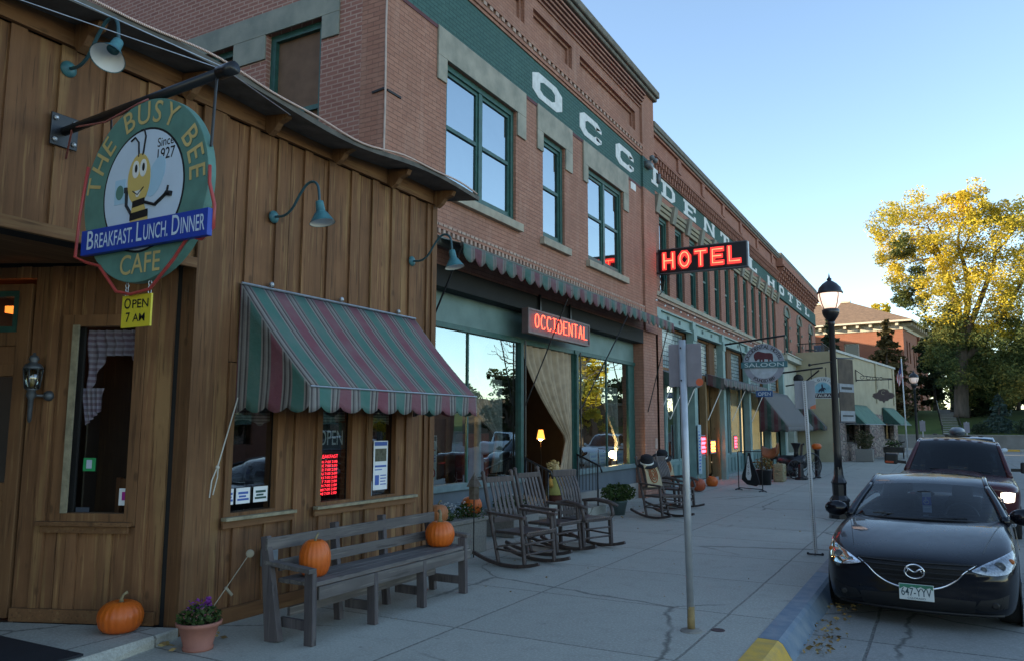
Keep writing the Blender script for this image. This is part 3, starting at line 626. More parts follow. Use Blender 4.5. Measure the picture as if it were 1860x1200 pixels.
rl = thing('red_light_tube', 'red rope light looping round the lower edge of the oval bee sign', 'rope light', (cx, YS, cz-.6))
pts = [(cx-.60, cz+.25), (cx-.66, cz-.1), (cx-.68, cz-.38), (cx-.55, cz-.43), (cx-.40, cz-.47), (cx-.2, cz-.66), (cx-.05, cz-.69), (cx+.14, cz-.67), (cx+.35, cz-.50), (cx+.48, cz-.37), (cx+.60, cz-.40), (cx+.70, cz-.34), (cx+.70, cz-.2), (cx+.645, cz-.05), (cx+.64, cz+.06)]
MB().tube([(x, YS-.035, z) for x, z in pts], .011, 8).build('tube', mat('red_tube', (.42, .06, .05), .35, var=.2), rl, True)
b = MB(); b.tube([(X0+.05, YS+.02, 3.60), (-5.35, YS-.02, 3.80), (-4.95, YS-.03, 3.76), (-4.6, YS-.03, 3.82), (-4.5, YS-.03, cz+.62)], .007); b.build('feed_cable', mat('faded_red_cable', (.3, .1, .09), .5), rl, True)
os_ = thing('opening_sign', 'small yellow board reading OPEN 7 AM on chains under the oval sign', 'sign', (cx-.08, YS, 2.3))
MB().fbox(frY(YS-.005), cx-.17, cx+.12, 2.31, 2.52, -.01, .003).build('board', mat('sign_yellow', (.62, .50, .03), .5, var=.1), os_)
b = MB(); f7 = frY(YS-.01)
for s, uc, h, w, vb in (('O', cx-.11, .068, .065, 2.433), ('PEN', cx+.02, .055, .16, 2.433), ('7', cx-.1, .062, .04, 2.345), ('AM', cx+.01, .05, .12, 2.345)):
    if s == '7': b.build('lettering', M_BLK, os_); b = MB()
    b.text(s, f7, uc, vb, h, w=w, d=.0015)
b.build('lettering', M_BLK, os_)
b = MB()
for x in (cx-.14, cx+.09):
    for i in range(5): b.tube([(x+.010*math.cos(t)*(1 if i % 2 else .2), YS+.010*math.cos(t)*(.2 if i % 2 else 1), 2.535+i*.026+.018*math.sin(t)) for t in (2*math.pi*j/8 for j in range(8))], .0028, 5, True)
b.build('chain', M_STEEL, os_)
# rope light on the eave, guy wires
b = MB(); b.tube([(-5.045, y, sag(y)+.035+.015*math.sin(y*5)) for y in [(-3+i*.14) for i in range(81)]], .011, 7)
m_rope, t_, b_ = newmat('rope_light_plastic'); wv = nd(t_, 'TexWave', i_Scale=22, bands_direction='Y'); t_.links.new(coords(t_), wv.inputs[0]); t_.links.new(mixc(t_, ramp(t_, wv.outputs[1], .4, .6), (.7, .55, .45), (.3, .14, .1)), b_.inputs['Base Color'])
tag(b.build('rope_light', m_rope, None, True), 'pale rope light tacked along the sagging eave of the cafe', 'rope light', base=(-5.045, 4, 4.6))
b = MB(); b.tube([(-3.86, YS, 3.93), (-5.1, 5.0, 4.52)], .004, 5); b.tube([(-3.86, YS, 3.93), (-5.3, .8, 4.62)], .004, 5); b.tube([(-3.9, YS, 3.93), (-5.3, 2.2, 4.47)], .004, 5)
tag(b.build('guy_wire', M_STEEL), 'thin steel guy wires running from the tip of the sign arm back to the eave', 'wires', base=(-3.86, YS, 3.93))
# coach lantern
cl = thing('coach_lantern', 'old grey coach lantern on the boards beside the cafe door', 'wall lamp', fD(1.27, 1.72, .13))
M_PEW = mat('aged_pewter', (.10, .11, .12), .5, .5, var=.4, vscale=15)
c = fD(1.28, 0, .14)
q = lambda pr: MB().lathe([(r, z) for r, z in pr], (c[0], c[1], 0), 14)
q([(.002, 1.70), (.016, 1.72), (.022, 1.9), (.04, 1.93), (.03, 1.97), (.055, 1.985)]).build('tail', M_PEW, cl, True)
q([(.075, 2.15), (.078, 2.16), (.06, 2.19), (.03, 2.205), (.028, 2.21), (.042, 2.235), (.03, 2.26), (.012, 2.27), (.014, 2.285), (.002, 2.29)]).build('cap', M_PEW, cl, True)
q([(.055, 1.987), (.074, 2.15)]).build('glass', glass('lantern_glass', .12, (.7, .75, .68)), cl, True)
b = MB()
for k in range(7): a = 2*math.pi*k/7; b.tube([(c[0]+.056*math.cos(a), c[1]+.056*math.sin(a), 1.987), (c[0]+.075*math.cos(a), c[1]+.075*math.sin(a), 2.15)], .004, 5)
b.tube([c[:2]+(1.93,), fD(1.2, 1.93, .03)], .012); b.sphere(fD(1.2, 1.93, .035), .045, 12); b.build('bracket', M_PEW, cl, True)
q([(.015, 1.99), (.018, 2.05), (.012, 2.09), (.002, 2.11)]).build('bulb', mat('amber_bulb', (.55, .35, .1), .4), cl, True)
# striped window awning
MAR, GRN, TAN, BLK_ = (.175, .066, .082), (.062, .145, .122), (.215, .20, .18), (.065, .055, .055)
def fine(s, e, n=6): return [(s+(e-s)*i/n, [TAN, BLK_, (.17, .15, .14)][i % 3]) for i in range(n)]
M_AWN = stripe_mat('awning_canvas', 1, .53, -.10, [(0, MAR)]+fine(.27, .5)+[(.5, GRN)]+fine(.77, .999), soft=.18)
M_AWNS = stripe_mat('awning_canvas_side', 0, .53, .1, [(0, MAR)]+fine(.27, .5)+[(.5, GRN)]+fine(.77, .999), soft=.18)
aw = thing('window_awning', 'maroon and green striped canvas awning with a scalloped skirt over the cafe windows', 'awning', (X0, 6.2, 2.05))
ya, yb, xf, zt, zb = 4.86, 7.52, -4.62, 2.95, 2.02
def slope(u, v): return (X0+.03+(xf-X0-.03)*v, ya+(yb-ya)*u, zt+(zb-zt)*v-.03*math.sin(v*math.pi)+.006*math.sin(u*17)*v)
MB().grid(slope, 40, 10).build('canopy', M_AWN, aw, True, solid=.006)
def scal(t): return .17+.055*abs(math.cos(t*math.pi))**.7
def skirt(u, v): return (xf+.004+.012*math.sin(u*33)*v, ya+(yb-ya)*u, zb-(scal(u*10)*v))
MB().grid(skirt, 100, 4).build('skirt', M_AWN, aw, True, solid=.005)
for y in (ya, yb):
    def side(u, v, y=y):
        x = X0+.03+(xf-X0-.03)*u; top = zt+(zb-zt)*u-.03*math.sin(u*math.pi); return (x, y+.02*math.sin(v*3)*math.sin(u*3), top+(zb-scal(u*3.5)-top)*v)
    MB().grid(side, 40, 8).build('side_flap', M_AWNS, aw, True, solid=.005)
b = MB(); b.tube([(xf+.012, ya, zb-.005), (xf+.012, yb, zb-.005)], .008, 6); b.tube([(X0+.04, ya, zt+.01), (X0+.04, yb, zt+.01)], .012, 6)
for i in range(3): b.lathe([(.025, 0), (.025, .02), (.01, .03)], (X0+.04, ya+.35+i*.98, zt+.05), 8, (1, 0, 0))
b.build('rail', M_STEEL, aw)
rp = MB(); rp.tube([(-5.46, 4.86, 1.93), (-5.46, 4.68, 1.35), (-5.46, 4.62, 1.22), (-5.455, 4.60, 1.08)], .006, 6); rp.tube([(-5.46, 4.68, 1.36), (-5.45, 4.67, 1.25), (-5.45, 4.63, 1.1)], .005, 6); rp.sphere((-5.455, 4.67, 1.33), .018, 8)
tag(rp.build('awning_cord', mat('cotton_rope', (.5, .48, .42), .9)), 'white knotted awning cord hanging down the boards below the striped awning', 'cord', base=(-5.46, 4.65, 1.1))
ob = thing('outlet_box', 'grey weatherproof outlet box on the boards behind the bench end', 'outlet box', (X0+.05, 5.3, .45))
MB().fbox(fC, 5.22, 5.38, .42, .58, .03, .10).build('housing', mat('grey_plastic', (.16, .18, .19), .5), ob, bevel=.012)
MB().fbox(fC, 5.24, 5.36, .44, .56, .101, .118).build('cover', mat('grey_plastic_cover', (.22, .24, .25), .45), ob, bevel=.01)
# raised entry slab, door mat
b = MB(); b.add([(-5.42, 4.33, .085), (-5.3, 3.4, .085), (-5.3, -3, .085), (-9, -3, .085), (-9, 2.85, .085), (-5.42, 4.33, 0), (-5.22, 3.4, 0), (-5.22, -3, 0)], [(0, 4, 3, 2, 1), (0, 1, 6, 5), (1, 2, 7, 6)])
struct(b.build('entry_slab', M_WALK))
b = MB(); b.prism([(-5.33, 3.49), (-6.35, 3.47), (-7.6, 3.0), (-7.6, 1.8), (-5.4, 1.8)], lambda u, v, d: (u, v, d), .09, .105)
tag(b.build('door_mat', mat('black_rubber', (.012, .014, .02), .8, bmp=.5, bscale=120)), 'black rubber door mat on the raised entry slab', 'mat', base=(-6, 2.8, .09))
# ------------------------------------------------------------------ near brick building
M_BRICK = brick_mat('red_brick', (.385, .195, .135), (.285, .13, .09), (.15, .08, .06), .006, stain=(.19, .10, .072), pale=(.45, .30, .23), bmp=.8, stain_amt=.75)
M_BRICKS = brick_mat('red_brick_pale_joints', (.31, .145, .11), (.215, .092, .072), (.46, .34, .27), .011, stain=(.2, .10, .08), pale=(.37, .22, .17), bmp=.5)
M_BAND = brick_mat('green_painted_brick', (.062, .135, .122), (.048, .108, .098), (.025, .065, .06), .009, stain=(.035, .08, .075), pale=(.09, .165, .145), bmp=.8)
M_STONE = mat('lintel_stone', (.34, .32, .26), .85, col2=(.22, .22, .18), vscale=3, bmp=.3, bscale=40)
M_STONE2 = mat('stone_trim', (.38, .34, .26), .85, col2=(.27, .24, .19), vscale=4, bmp=.3)
M_LETTER = mat('white_letter_paint', (.66, .68, .66), .7, var=.2, vscale=9)
M_SASH = mat('green_sash_paint', (.030, .105, .088), .5, var=.35, vscale=9)
M_UGLASS = glass('sky_glass', .62, (.5, .6, .62), .10, gcol=(.56, .62, .64))
M_SHADE = mat('window_shade', (.35, .36, .35), .9, var=.1)
M_DENT = mat('pale_weathered_brick', (.34, .21, .16), .9, col2=(.42, .32, .26), vscale=7, bmp=.4, bscale=30)
M_CAP = mat('stone_coping', (.17, .16, .13), .9, var=.35, vscale=5, bmp=.4)
M_TRIMG = mat('pale_green_panel', (.145, .225, .205), .6, col2=(.105, .17, .155), vscale=2.5, bmp=.15, bscale=12)
X1 = -6.30
f1 = frX(X1)
nb = thing('brick_building', 'two-storey red brick hotel building with green painted band lettered OCC next to the timber cafe', 'building', (-9, 13, 0))
OW = [(9.33, 11.53, 5.18, 7.2), (12.59, 13.55, 5.15, 7.17), (14.71, 16.78, 5.12, 7.16)]
b = MB(); wall(b, f1, 7.86, 18.10, 4.02, 7.66, OW, .16); wall(b, f1, 7.86, 18.10, 8.52, 8.55, [], .1); b.build('front_wall', M_BRICK, nb)
b = MB(); SW = (-8.55, -7.47, 5.2, 7.5); SW2 = (-10.5, -9.27, 5.2, 7.5)
wall(b, frY(7.86), -18, X1, 0, 10.2, [SW, SW2], .2); b.build('side_wall', M_BRICKS, nb)
b = MB(); b.quad((-6.3, 7.865, 10.2), (-6.3, 18.98, 10.2), (-18, 18.98, 10.2), (-18, 7.865, 10.2)); b.box(-18, -18.2, 7.9, 18.9, 0, 10.2); b.quad((-18, 18.98, 0), (-6.4, 18.98, 0), (-6.4, 18.98, 10.2), (-18, 18.98, 10.2))
b.box(-7.3, -17.9, 8.2, 18.8, 4.05, 9.9); b.build('hidden_walls', M_DARK, nb)
# quoin of redder brick on the side corner
b = MB(); b.box(-6.72, X1+.004, 7.852, 7.8595, 4.2, 10.2); b.build('corner_brick', M_BRICK, nb)
b = MB(); b.fbox(f1, 7.86, 18.10, 7.66, 8.47, 0, .006); band = b.build('painted_band', M_BAND, nb)
b = MB(); block(b, 'O', f1, 12.15, 13.44, 7.80, 8.30, .010); b.build('letter', M_LETTER, nb)
b = MB(); block(b, 'C', f1, 14.30, 15.5, 7.80, 8.30, .010); b.build('letter', M_LETTER, nb)
b = MB(); block(b, 'C', f1, 16.36, 17.56, 7.80, 8.30, .010); b.build('letter', M_LETTER, nb)
b = MB(); b.fbox(f1, 17.35, 17.7, 7.42, 7.6, 0, .006); b.build('paint_patch', M_LETTER, nb)
b = MB(); b.fbox(f1, 7.86, 18.10, 7.60, 7.659, 0, .012); b.build('maroon_string', mat('maroon_paint', (.12, .045, .05), .8, var=.2), nb)
# string course above the band, corbelled cornice, sunk panels
b = MB()
for i, (z0, z1, d) in enumerate(((8.47, 8.53, .03), (8.53, 8.60, .055), (8.67, 8.74, .075))): b.fbox(f1, 7.86, 18.10, z0, z1, 0, d)
b.build('string_course', M_BRICK, nb)
b = MB(); y = 7.9
while y < 18.05: b.fbox(f1, y, y+.1, 8.60, 8.67, 0, .07); y += .2
b.fbox(f1, 7.86, 18.1, 8.601, 8.669, -.02, .02); b.build('dentil_course', M_DENT, nb)
b = MB(); PAN = [(7.9+.2+i*1.93, 9.68+i*1.93, 8.98, 9.48) for i in range(5)]
PAN = [(8.2, 10.1, 9.0, 9.5), (10.4, 11.85, 9.0, 9.5), (12.2, 13.95, 9.0, 9.5), (14.35, 17.75, 9.0, 9.5)]
wall(b, f1, 7.86, 18.10, 8.74, 10.2, PAN, .07)
for a, c, d, e in PAN: wall(b, lambda u, v, w: f1(u, v, w-.07), a, c, d, e, [(a+.07, c-.07, d+.06, e-.06)], .05); b.quad(*[f1(u, v, -.12) for u, v in ((a+.07, d+.06), (c-.07, d+.06), (c-.07, e-.06), (a+.07, e-.06))])
b.build('parapet_wall', M_BRICK, nb)
b = MB()
for i in range(5): b.fbox(f1, 7.86, 18.10, 9.72+i*.075, 9.72+i*.075+.045, .0, .03+i*.035)
b.build('cornice', M_BRICK, nb)
b = MB(); b.fbox(f1, 7.80, 19.06, 10.2, 10.30, -.5, .16); b.fbox(f1, 7.78, 19.10, 10.30, 10.48, -.55, .22); b.build('coping', M_CAP, nb, bevel=.03)
b = MB(); b.fbox(f1, 18.10, 19.0, 4.02, 7.66, -.2, .06); b.fbox(f1, 18.10, 19.0, 8.47, 10.2, -.2, .06); b.build('pier', M_BRICK, nb)
b = MB(); b.fbox(f1, 18.10, 19.0, 7.66, 8.47, -.19, .06); b.build('pier_band', M_BAND, nb)
b = MB(); b.fbox(f1, 18.0, 18.97, 0, 4.02, -.3, .02); b.build('shopfront_pier', M_BRICK, nb)
b = MB(); b.fbox(f1, 18.72, 18.9, .85, 1.1, .0205, .035); b.fbox(f1, 18.72, 18.9, 1.15, 1.4, .0205, .035); b.build('wall_plaque', M_DENT, nb)
# lintels, sills
for (a, c, d, e) in OW:
    b = MB(); b.fbox(f1, a-.26, c+.34, e, 7.659, .0, .035); b.fbox(f1, a-.26, a-.02, e-.38, e-.001, .0, .034); b.fbox(f1, c+.02, c+.34, e-.12-.3, e-.001, .0, .034); b.build('lintel', M_STONE, nb, bevel=.006)
    b = MB(); b.fbox(f1, a-.12, c+.14, d-.14, d, -.15, .09); b.build('sill', M_STONE2, nb, bevel=.008)
def sash(fr, a, c, d, e, root, dbl, mt=None, gm=None, depth=.14, shade=None):
    """sash window: frame > meeting rails, panes, roller shade"""
    b = MB(); frame4(b, fr, a, c, d, e, .09, -depth, -depth+.09)
    w = b.build('window', mt or M_SASH, root)
    parts = [(a+.09, c-.09)] if not dbl else [(a+.09, (a+c)/2-.05), ((a+c)/2+.05, c-.09)]
    if dbl: MB().fbox(fr, (a+c)/2-.05, (a+c)/2+.05, d+.09, e-.09, -depth, -depth+.08).build('mullion', mt or M_SASH, w)
    for p, q in parts:
        mid = (d+e)/2+.03
        b = MB(); b.fbox(fr, p+.05, q-.05, mid-.03, mid+.03, -depth+.01, -depth+.06)
        b.fbox(fr, p, p+.05, d+.09, e-.09, -depth+.005, -depth+.055); b.fbox(fr, q-.05, q, d+.09, e-.09, -depth+.005, -depth+.055); b.fbox(fr, p+.05, q-.05, e-.15, e-.09, -depth+.005, -depth+.055); b.fbox(fr, p+.05, q-.05, d+.09, d+.17, -depth+.005, -depth+.055); b.build('sash', mt or M_SASH, w)
        MB().quad(*[fr(u, v, -depth+.03) for u, v in ((p+.05, d+.17), (q-.05, d+.17), (q-.05, e-.15), (p+.05, e-.15))]).build('pane', gm or M_UGLASS, w)
        if shade: MB().quad(*[fr(u, v, -depth-.06) for u, v in ((p, d+(e-d)*shade), (q, d+(e-d)*shade), (q, e), (p, e))]).build('roller_shade', M_SHADE, w)
    return w
sash(f1, *OW[0], nb, True, shade=.05); sash(f1, *OW[1], nb, False, shade=.5); sash(f1, *OW[2], nb, True, shade=.45)
M_BOARD = mat('brown_boarding', (.17, .10, .06), .8, var=.3, vscale=3)
fs = frY(7.86)
for a, c, d, e in (SW, SW2):
    b = MB(); b.fbox(fs, a, a+.1, d, e, -.18, -.08); b.fbox(fs, c-.1, c, d, e, -.18, -.08); b.fbox(fs, a+.1, c-.1, e-.1, e, -.18, -.08); b.fbox(fs, a+.1, c-.1, 6.2, 6.27, -.16, -.1); w = b.build('window', M_SASH, nb)
    MB().quad(*[fs(u, v, -.15) for u, v in ((a+.1, d), (c-.1, d), (c-.1, e-.1), (a+.1, e-.1))]).build('boarding', M_BOARD, w)
b = MB(); b.fbox(fs, -10.9, -7.13, 7.5, 7.86, 0, .03); b.fbox(fs, -7.45, -7.13, 7.15, 7.499, 0, .029); b.fbox(fs, -9.25, -8.57, 7.12, 7.499, 0, .029); b.build('lintel', mat('green_grey_stone', (.27, .28, .23), .85, col2=(.18, .20, .17), vscale=3, bmp=.3), nb, bevel=.006)
b = MB(); b.tube([(X1+.02, 7.835, 10.2), (X1+.03, 7.83, 8.4), (X1+.02, 7.83, 7), (X1+.035, 7.83, 6), (X1+.03, 7.83, 5.0)], .014, 6)
tag(b.build('corner_conduit', mat('pale_conduit', (.5, .4, .34), .6)), 'pale conduit running down the corner of the brick building', 'conduit', base=(X1, 7.83, 7))
b = MB(); b.bar((X1-.2, 7.84, 6.15), (X1-.0, 7.84, 6.17), .02, .03); b.bar((X1+.01, 7.9, 6.17), (X1+.01, 8.2, 6.17), .02, .03); b.build('corner_iron', M_BLK, nb)
# dentil course at the awning line
b = MB(); b.fbox(f1, 7.95, 18.1, 4.40, 4.47, 0, .03); b.fbox(f1, 7.95, 18.1, 4.54, 4.58, 0, .045); b.build('belt_course', M_BRICK, nb)
b = MB(); y = 7.98
while y < 18.05: b.fbox(f1, y, y+.06, 4.471, 4.539, 0, .05); b.fbox(f1, y, y+.1, 4.581, 4.62, 0, .055); y += .125
b.build('belt_dentil', M_DENT, nb)
# shopfront
XS = -6.52; fS1 = frX(XS)
b = MB(); b.fbox(fS1, 8.0, 18.0, 3.24, 4.05, -.1, -.02); b.build('transom_panel', M_TRIMG, nb)
MB().box(XS+.0, X1+.03, 7.95, 17.99, 3.70, 4.01).build('valance_shade_box', mat('valance_shade_black', (.012, .013, .013), .8), nb)  # near-black box standing in for the shade under the valance
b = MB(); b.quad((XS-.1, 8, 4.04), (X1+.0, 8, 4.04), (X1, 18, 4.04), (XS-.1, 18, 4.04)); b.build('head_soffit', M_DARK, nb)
b = MB(); b.fbox(fS1, 8.0, 12.2, 3.16, 3.24, -.1, .02); b.fbox(fS1, 14.45, 18.0, 3.16, 3.24, -.1, .02); b.fbox(fS1, 12.2, 14.45, 3.16, 3.239, -.25, .0); b.build('head_rail', M_SASH, nb)
b = MB()
for a, c in ((8.0, 12.25), (14.5, 17.99)): b.fbox(fS1, a, c, .72, .82, -.12, .06)
b.build('shop_sill', mat('grey_green_sill', (.15, .21, .21), .6, var=.25), nb, bevel=.008)
b = MB()
for a, c in ((8.0, 12.25), (14.5, 17.99)): b.fbox(fS1, a, c, .36, .72, -.1, .0)
b.build('bulkhead', mat('slate_grey_paint', (.11, .13, .145), .7, var=.2, vscale=2), nb)
b = MB(); b.fbox(fS1, 8.0, 12.25, -.02, .36, -.1, .06); b.fbox(fS1, 14.5, 18.0, -.02, .36, -.1, .05); b.build('base_wall', mat('tan_stucco', (.30, .275, .24), .9, var=.25, vscale=2), nb)
GL = [(8.02, 10.38), (10.44, 12.12), (14.62, 16.22), (16.28, 17.6)]
M_STOREG = glass('storefront_glass', .42, (.75, .82, .8), .06, gcol=(.64, .75, .77))
for a, c in GL: MB().quad(*[fS1(u, v, -.04) for u, v in ((a, .82), (c, .82), (c, 3.16), (a, 3.16))]).build('shop_pane', M_STOREG, nb)
b = MB()
for u in (10.41, 16.25): b.fbox(fS1, u-.02, u+.02, .82, 3.16, -.05, -.02)
for u in (12.16, 14.57): b.fbox(fS1, u-.05, u+.05, .82, 3.16, -.09, .02)
b.fbox(fS1, 17.6, 18.0, .82, 3.16, -.08, -.01); b.build('glazing_bar', M_SASH, nb)
# angled entry returns and threshold
b = MB()
MB().quad((XS-.05, 12.2, .82), (XS-.9, 12.55, .82), (XS-.9, 12.55, 3.16), (XS-.05, 12.2, 3.16)).build('shop_pane', M_STOREG, nb)
MB().bar((XS-.05, 14.5, 1.99), (XS-.25, 14.46, 1.99), .04, 2.34).build('entry_return', M_SASH, nb)
b = MB(); b.bar((XS-.05, 12.22, .41), (XS-.9, 12.57, .41), .06, .8); b.bar((XS-.05, 14.48, .41), (XS-.25, 14.45, .41), .06, .8); b.build('entry_return', M_TRIMG, nb)
b = MB(); b.box(XS-.02, XS-1.2, 12.25, 14.5, -.02, .28); b.box(XS-.019, XS+.6, 12.1, 14.6, -.02, .16); b.build('entry_step', M_WALK, nb, bevel=.01)
# lobby interior
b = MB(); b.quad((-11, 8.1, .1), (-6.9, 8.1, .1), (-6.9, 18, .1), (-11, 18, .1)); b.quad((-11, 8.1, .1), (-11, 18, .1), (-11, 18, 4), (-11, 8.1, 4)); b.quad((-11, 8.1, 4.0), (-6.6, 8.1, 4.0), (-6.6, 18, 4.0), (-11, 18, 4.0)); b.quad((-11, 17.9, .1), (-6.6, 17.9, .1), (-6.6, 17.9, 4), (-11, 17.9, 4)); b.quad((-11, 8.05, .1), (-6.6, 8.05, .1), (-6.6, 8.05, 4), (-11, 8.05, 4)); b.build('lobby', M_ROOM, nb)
col = MB(); col.lathe([(.14, .1), (.14, .5), (.075, .55), (.065, 2.75), (.09, 2.8), (.07, 2.84), (.15, 3.05), (.2, 3.1), (.2, 3.25)], (XS-.35, 11.25, 0), 16, ribs=16, ribamp=.12); col.build('iron_column', mat('cast_iron_grey', (.34, .37, .36), .5, var=.3), nb, True)
def drape(name, label, fr, y0, y1, zt, zb, tie, side, m, d0=-.2, n=60):
    """curtain gathered to one side at the tie height"""
    t = thing(name, label, 'curtain', fr((y0+y1)/2, zb, d0))
    def g(u, v):
        z = zt+(zb-zt)*v; k = max(0, min(1, (zt-z)/(zt-tie))); w = (y1-y0)*(1-.86*k**1.5) if z > tie else (y1-y0)*(.14+.2*min(1, (tie-z)/.9))
        edge = y1 if side > 0 else y0
        y = edge-side*w*(1-u) if side > 0 else edge+w*(1-u)
        return fr(y, z, d0+.04*math.sin(u*50)*(1-.3*k)+.02*math.sin(u*19+v))
    MB().grid(g, n, 24).build('cloth', m, t, True); return t
M_TANCLOTH = mat('tan_drapery', (.40, .31, .21), .85, var=.3, vscale=5, bmp=.2)
M_NET = mat('lace_net', (.74, .73, .68), .9, var=.35, vscale=22)
drape('entry_curtain', 'tall tan curtain tied back in the hotel entrance under the red neon', frX(XS-.06), 12.28, 14.42, 3.15, .35, 1.45, 1, M_TANCLOTH, 0)
drape('lace_curtain', 'lace curtain drawn to the right beside the iron column in the near shop window', fS1, 10.5, 12.0, 2.5, .9, 1.5, 1, M_NET, -.3)
drape('lace_curtain', 'pale lace curtain tied to the left in the far shop window, beside the entrance', fS1, 14.7, 15.6, 3.1, 1.3, 1.6, -1, M_NET, -.25)
drape('lace_curtain', 'patterned lace curtain hanging at the right of the far shop window, by the brick pier', fS1, 16.4, 17.5, 2.6, .9, 1.35, 1, M_NET, -.25)
M_BULB = emit('warm_bulb', (1, .62, .25), 45); M_GLOW = emit('orange_shade', (1, .38, .06), .8)
def lamp_in(label, p, r, shade=None):
    t = thing('table_lamp', label, 'lamp', p); MB().sphere(p, r, 12).build('bulb', M_BULB, t, True)
    MB().lathe([(.05, -.9), (.04, -.88), (.012, -.8), (.012, -.05)], p, 8).build('stem', M_DARK, t)
    if shade: MB().lathe([(shade*.55, .12), (shade, -.08)], (p[0], p[1], p[2]+.05), 16, cap=False).build('shade', M_GLOW, t, True)
lamp_in('small lamp with bright bare bulb glowing behind the near shop window, past the awning end', (XS-.5, 9.85, 1.72), .055)
lamp_in('round glowing lamp in the corner of the far shop window, beside the brick pier', (XS-.25, 17.1, 1.05), .085)
lamp_in('little orange lamp inside the hotel entrance behind the tied curtain', (XS-1.0, 14.9, 1.45), .06, .09)
t = thing('pendant_globe', 'orange glass pendant shade hanging inside the hotel entrance', 'lamp', (XS-.7, 12.9, 2.7)); MB().lathe([(.02, .12), (.14, .08), (.2, -.06), (.17, -.1)], (XS-.7, 12.95, 2.72), 16).build('shade', M_GLOW, t, True); MB().tube([(XS-.7, 12.95, 2.8), (XS-.7, 12.95, 3.9)], .01).build('chain', M_BLK, t)
t = thing('amber_shade', 'large amber glass lampshade behind the small bare bulb in the near shop window', 'lampshade', (XS-.9, 10.2, 1.8)); MB().lathe([(.05, .25), (.2, .2), (.28, -.15), (.26, -.18)], (XS-.95, 10.35, 1.85), 18).build('shade', emit('amber_glass', (.9, .34, .04), 1.1), t, True); MB().lathe([(.06, -1.7), (.03, -1.6), (.02, -.1)], (XS-.95, 10.35, 1.85), 8).build('stem', M_DARK, t)
fI = frX(XS-.06)
t = notice('red_lettered_sign', 'tall white notice with red letters at the left end of the near shop window', 'sign', fI, 8.95, 9.62, .9, 1.55, 0, M_WHITEP, [([('AL', .8, .66, .12), ('D', .85, .05, .14)], M_REDP), ([(.98, .02, .98, .88)], M_TEAL), ([('SINCE', .7, .42, .09)], M_BLUEP)])
notice('phone_notice', 'white notice with a telephone number 684-0451 standing in the entrance', 'notice', frX(XS-.75), 12.75, 13.3, .75, 1.3, 0, M_WHITEP, [([('684-0451', .5, .36, .09), ('LODGING', .5, .74, .07), ('CALL', .4, .58, .06), (.16, .1, .9, .1)], mat('navy_ink', (.02, .05, .12), .7))])
notice('framed_notice', 'pale framed notice hanging on the dark wall inside the entrance', 'notice', frX(XS-1.2), 13.3, 13.8, 1.85, 2.4, 0, mat('grey_card', (.12, .12, .11), .8), [([(.9, .2, .8, .8), (.6, .25, .75, .2)], M_DARK)])
for (a, c, l) in ((15.35, 15.75, 'first blue-white leaflet card leaning in the far shop window'), (15.85, 16.25, 'second blue-white leaflet card beside its twin in the far shop window'), (16.9, 17.3, 'grey lettered card beneath the round lamp in the far shop window')):
    notice('window_card', l, 'card', fI, a, c, .83, 1.14, 0, mat('pale_card', (.42, .52, .54), .7), [([(.8, .15, .85, .65), (.5, .2, .8, .42), (.3, .2, .7, .22)], M_BLUEP)])
t = thing('armchair', 'red upholstered armchair inside the hotel entrance', 'armchair', (XS-1.5, 13.1, .1)); b = MB(); b.box(XS-1.7, XS-1.5, 12.6, 13.7, .5, 1.55); b.box(XS-1.5, XS-.95, 12.6, 13.7, .4, .6); b.build('upholstery', mat('red_brocade', (.22, .045, .03), .9, var=.4, vscale=12), t, bevel=.05)
b = MB(); [b.box(x-.03, x+.03, y-.03, y+.03, .1, .42) for x in (XS-1.6, XS-1) for y in (12.65, 13.65)]; b.build('leg', M_DARK, t)
# dark cabinet and plants as soft shapes in the near window
t = thing('display_cabinet', 'dark wooden cabinet standing inside the near shop window', 'cabinet', (XS-1.4, 10.9, .1)); b = MB(); b.box(XS-1.8, XS-1.4, 10.7, 12.0, .1, 2.1); b.build('carcass', mat('dark_oak', (.05, .03, .018), .5), t, bevel=.02); b = MB(); frame4(b, frX(XS-1.4), 10.8, 11.9, .3, 1.9, .08, 0, .03); b.build('door_frame', mat('oak', (.09, .05, .025), .5), t)
# neon entrance box sign
ns = thing('neon_name_sign', 'grey box sign over the entrance with the word OCCIDENTAL in red neon', 'neon sign', (X1+.2, 12.9, 3.3)); fN = frX(-6.10)
b = MB(); b.fbox(fN, 11.6, 14.25, 3.27, 3.70, -.12, 0); b.build('cabinet', mat('sign_grey', (.15, .105, .105), .55, .2, var=.3), ns, bevel=.01)
b = MB(); frame4(b, fN, 11.6, 14.25, 3.27, 3.70, .03, .0005, .015); b.build('edge_trim', mat('brown_sign_trim', (.17, .13, .12), .5, .2), ns)
b = MB()
for i, ch in enumerate('OCCIDENTAL'): b.strokes(STROKE[ch], fN, 11.8+i*.232, 3.38, .15, .235, .0072, .04, 5)
b.build('neon_tube', emit('red_neon', (1, .07, .03), 2.3), ns)
b = MB(); b.fbox(fN, 12.3, 12.34, 3.7, 4.03, -.15, -.11); b.fbox(fN, 13.6, 13.64, 3.7, 4.03, -.15, -.11); b.fbox(fN, 14.25, 14.34, 3.31, 3.35, -.1, -.06); b.build('mount', M_BLACK, ns)
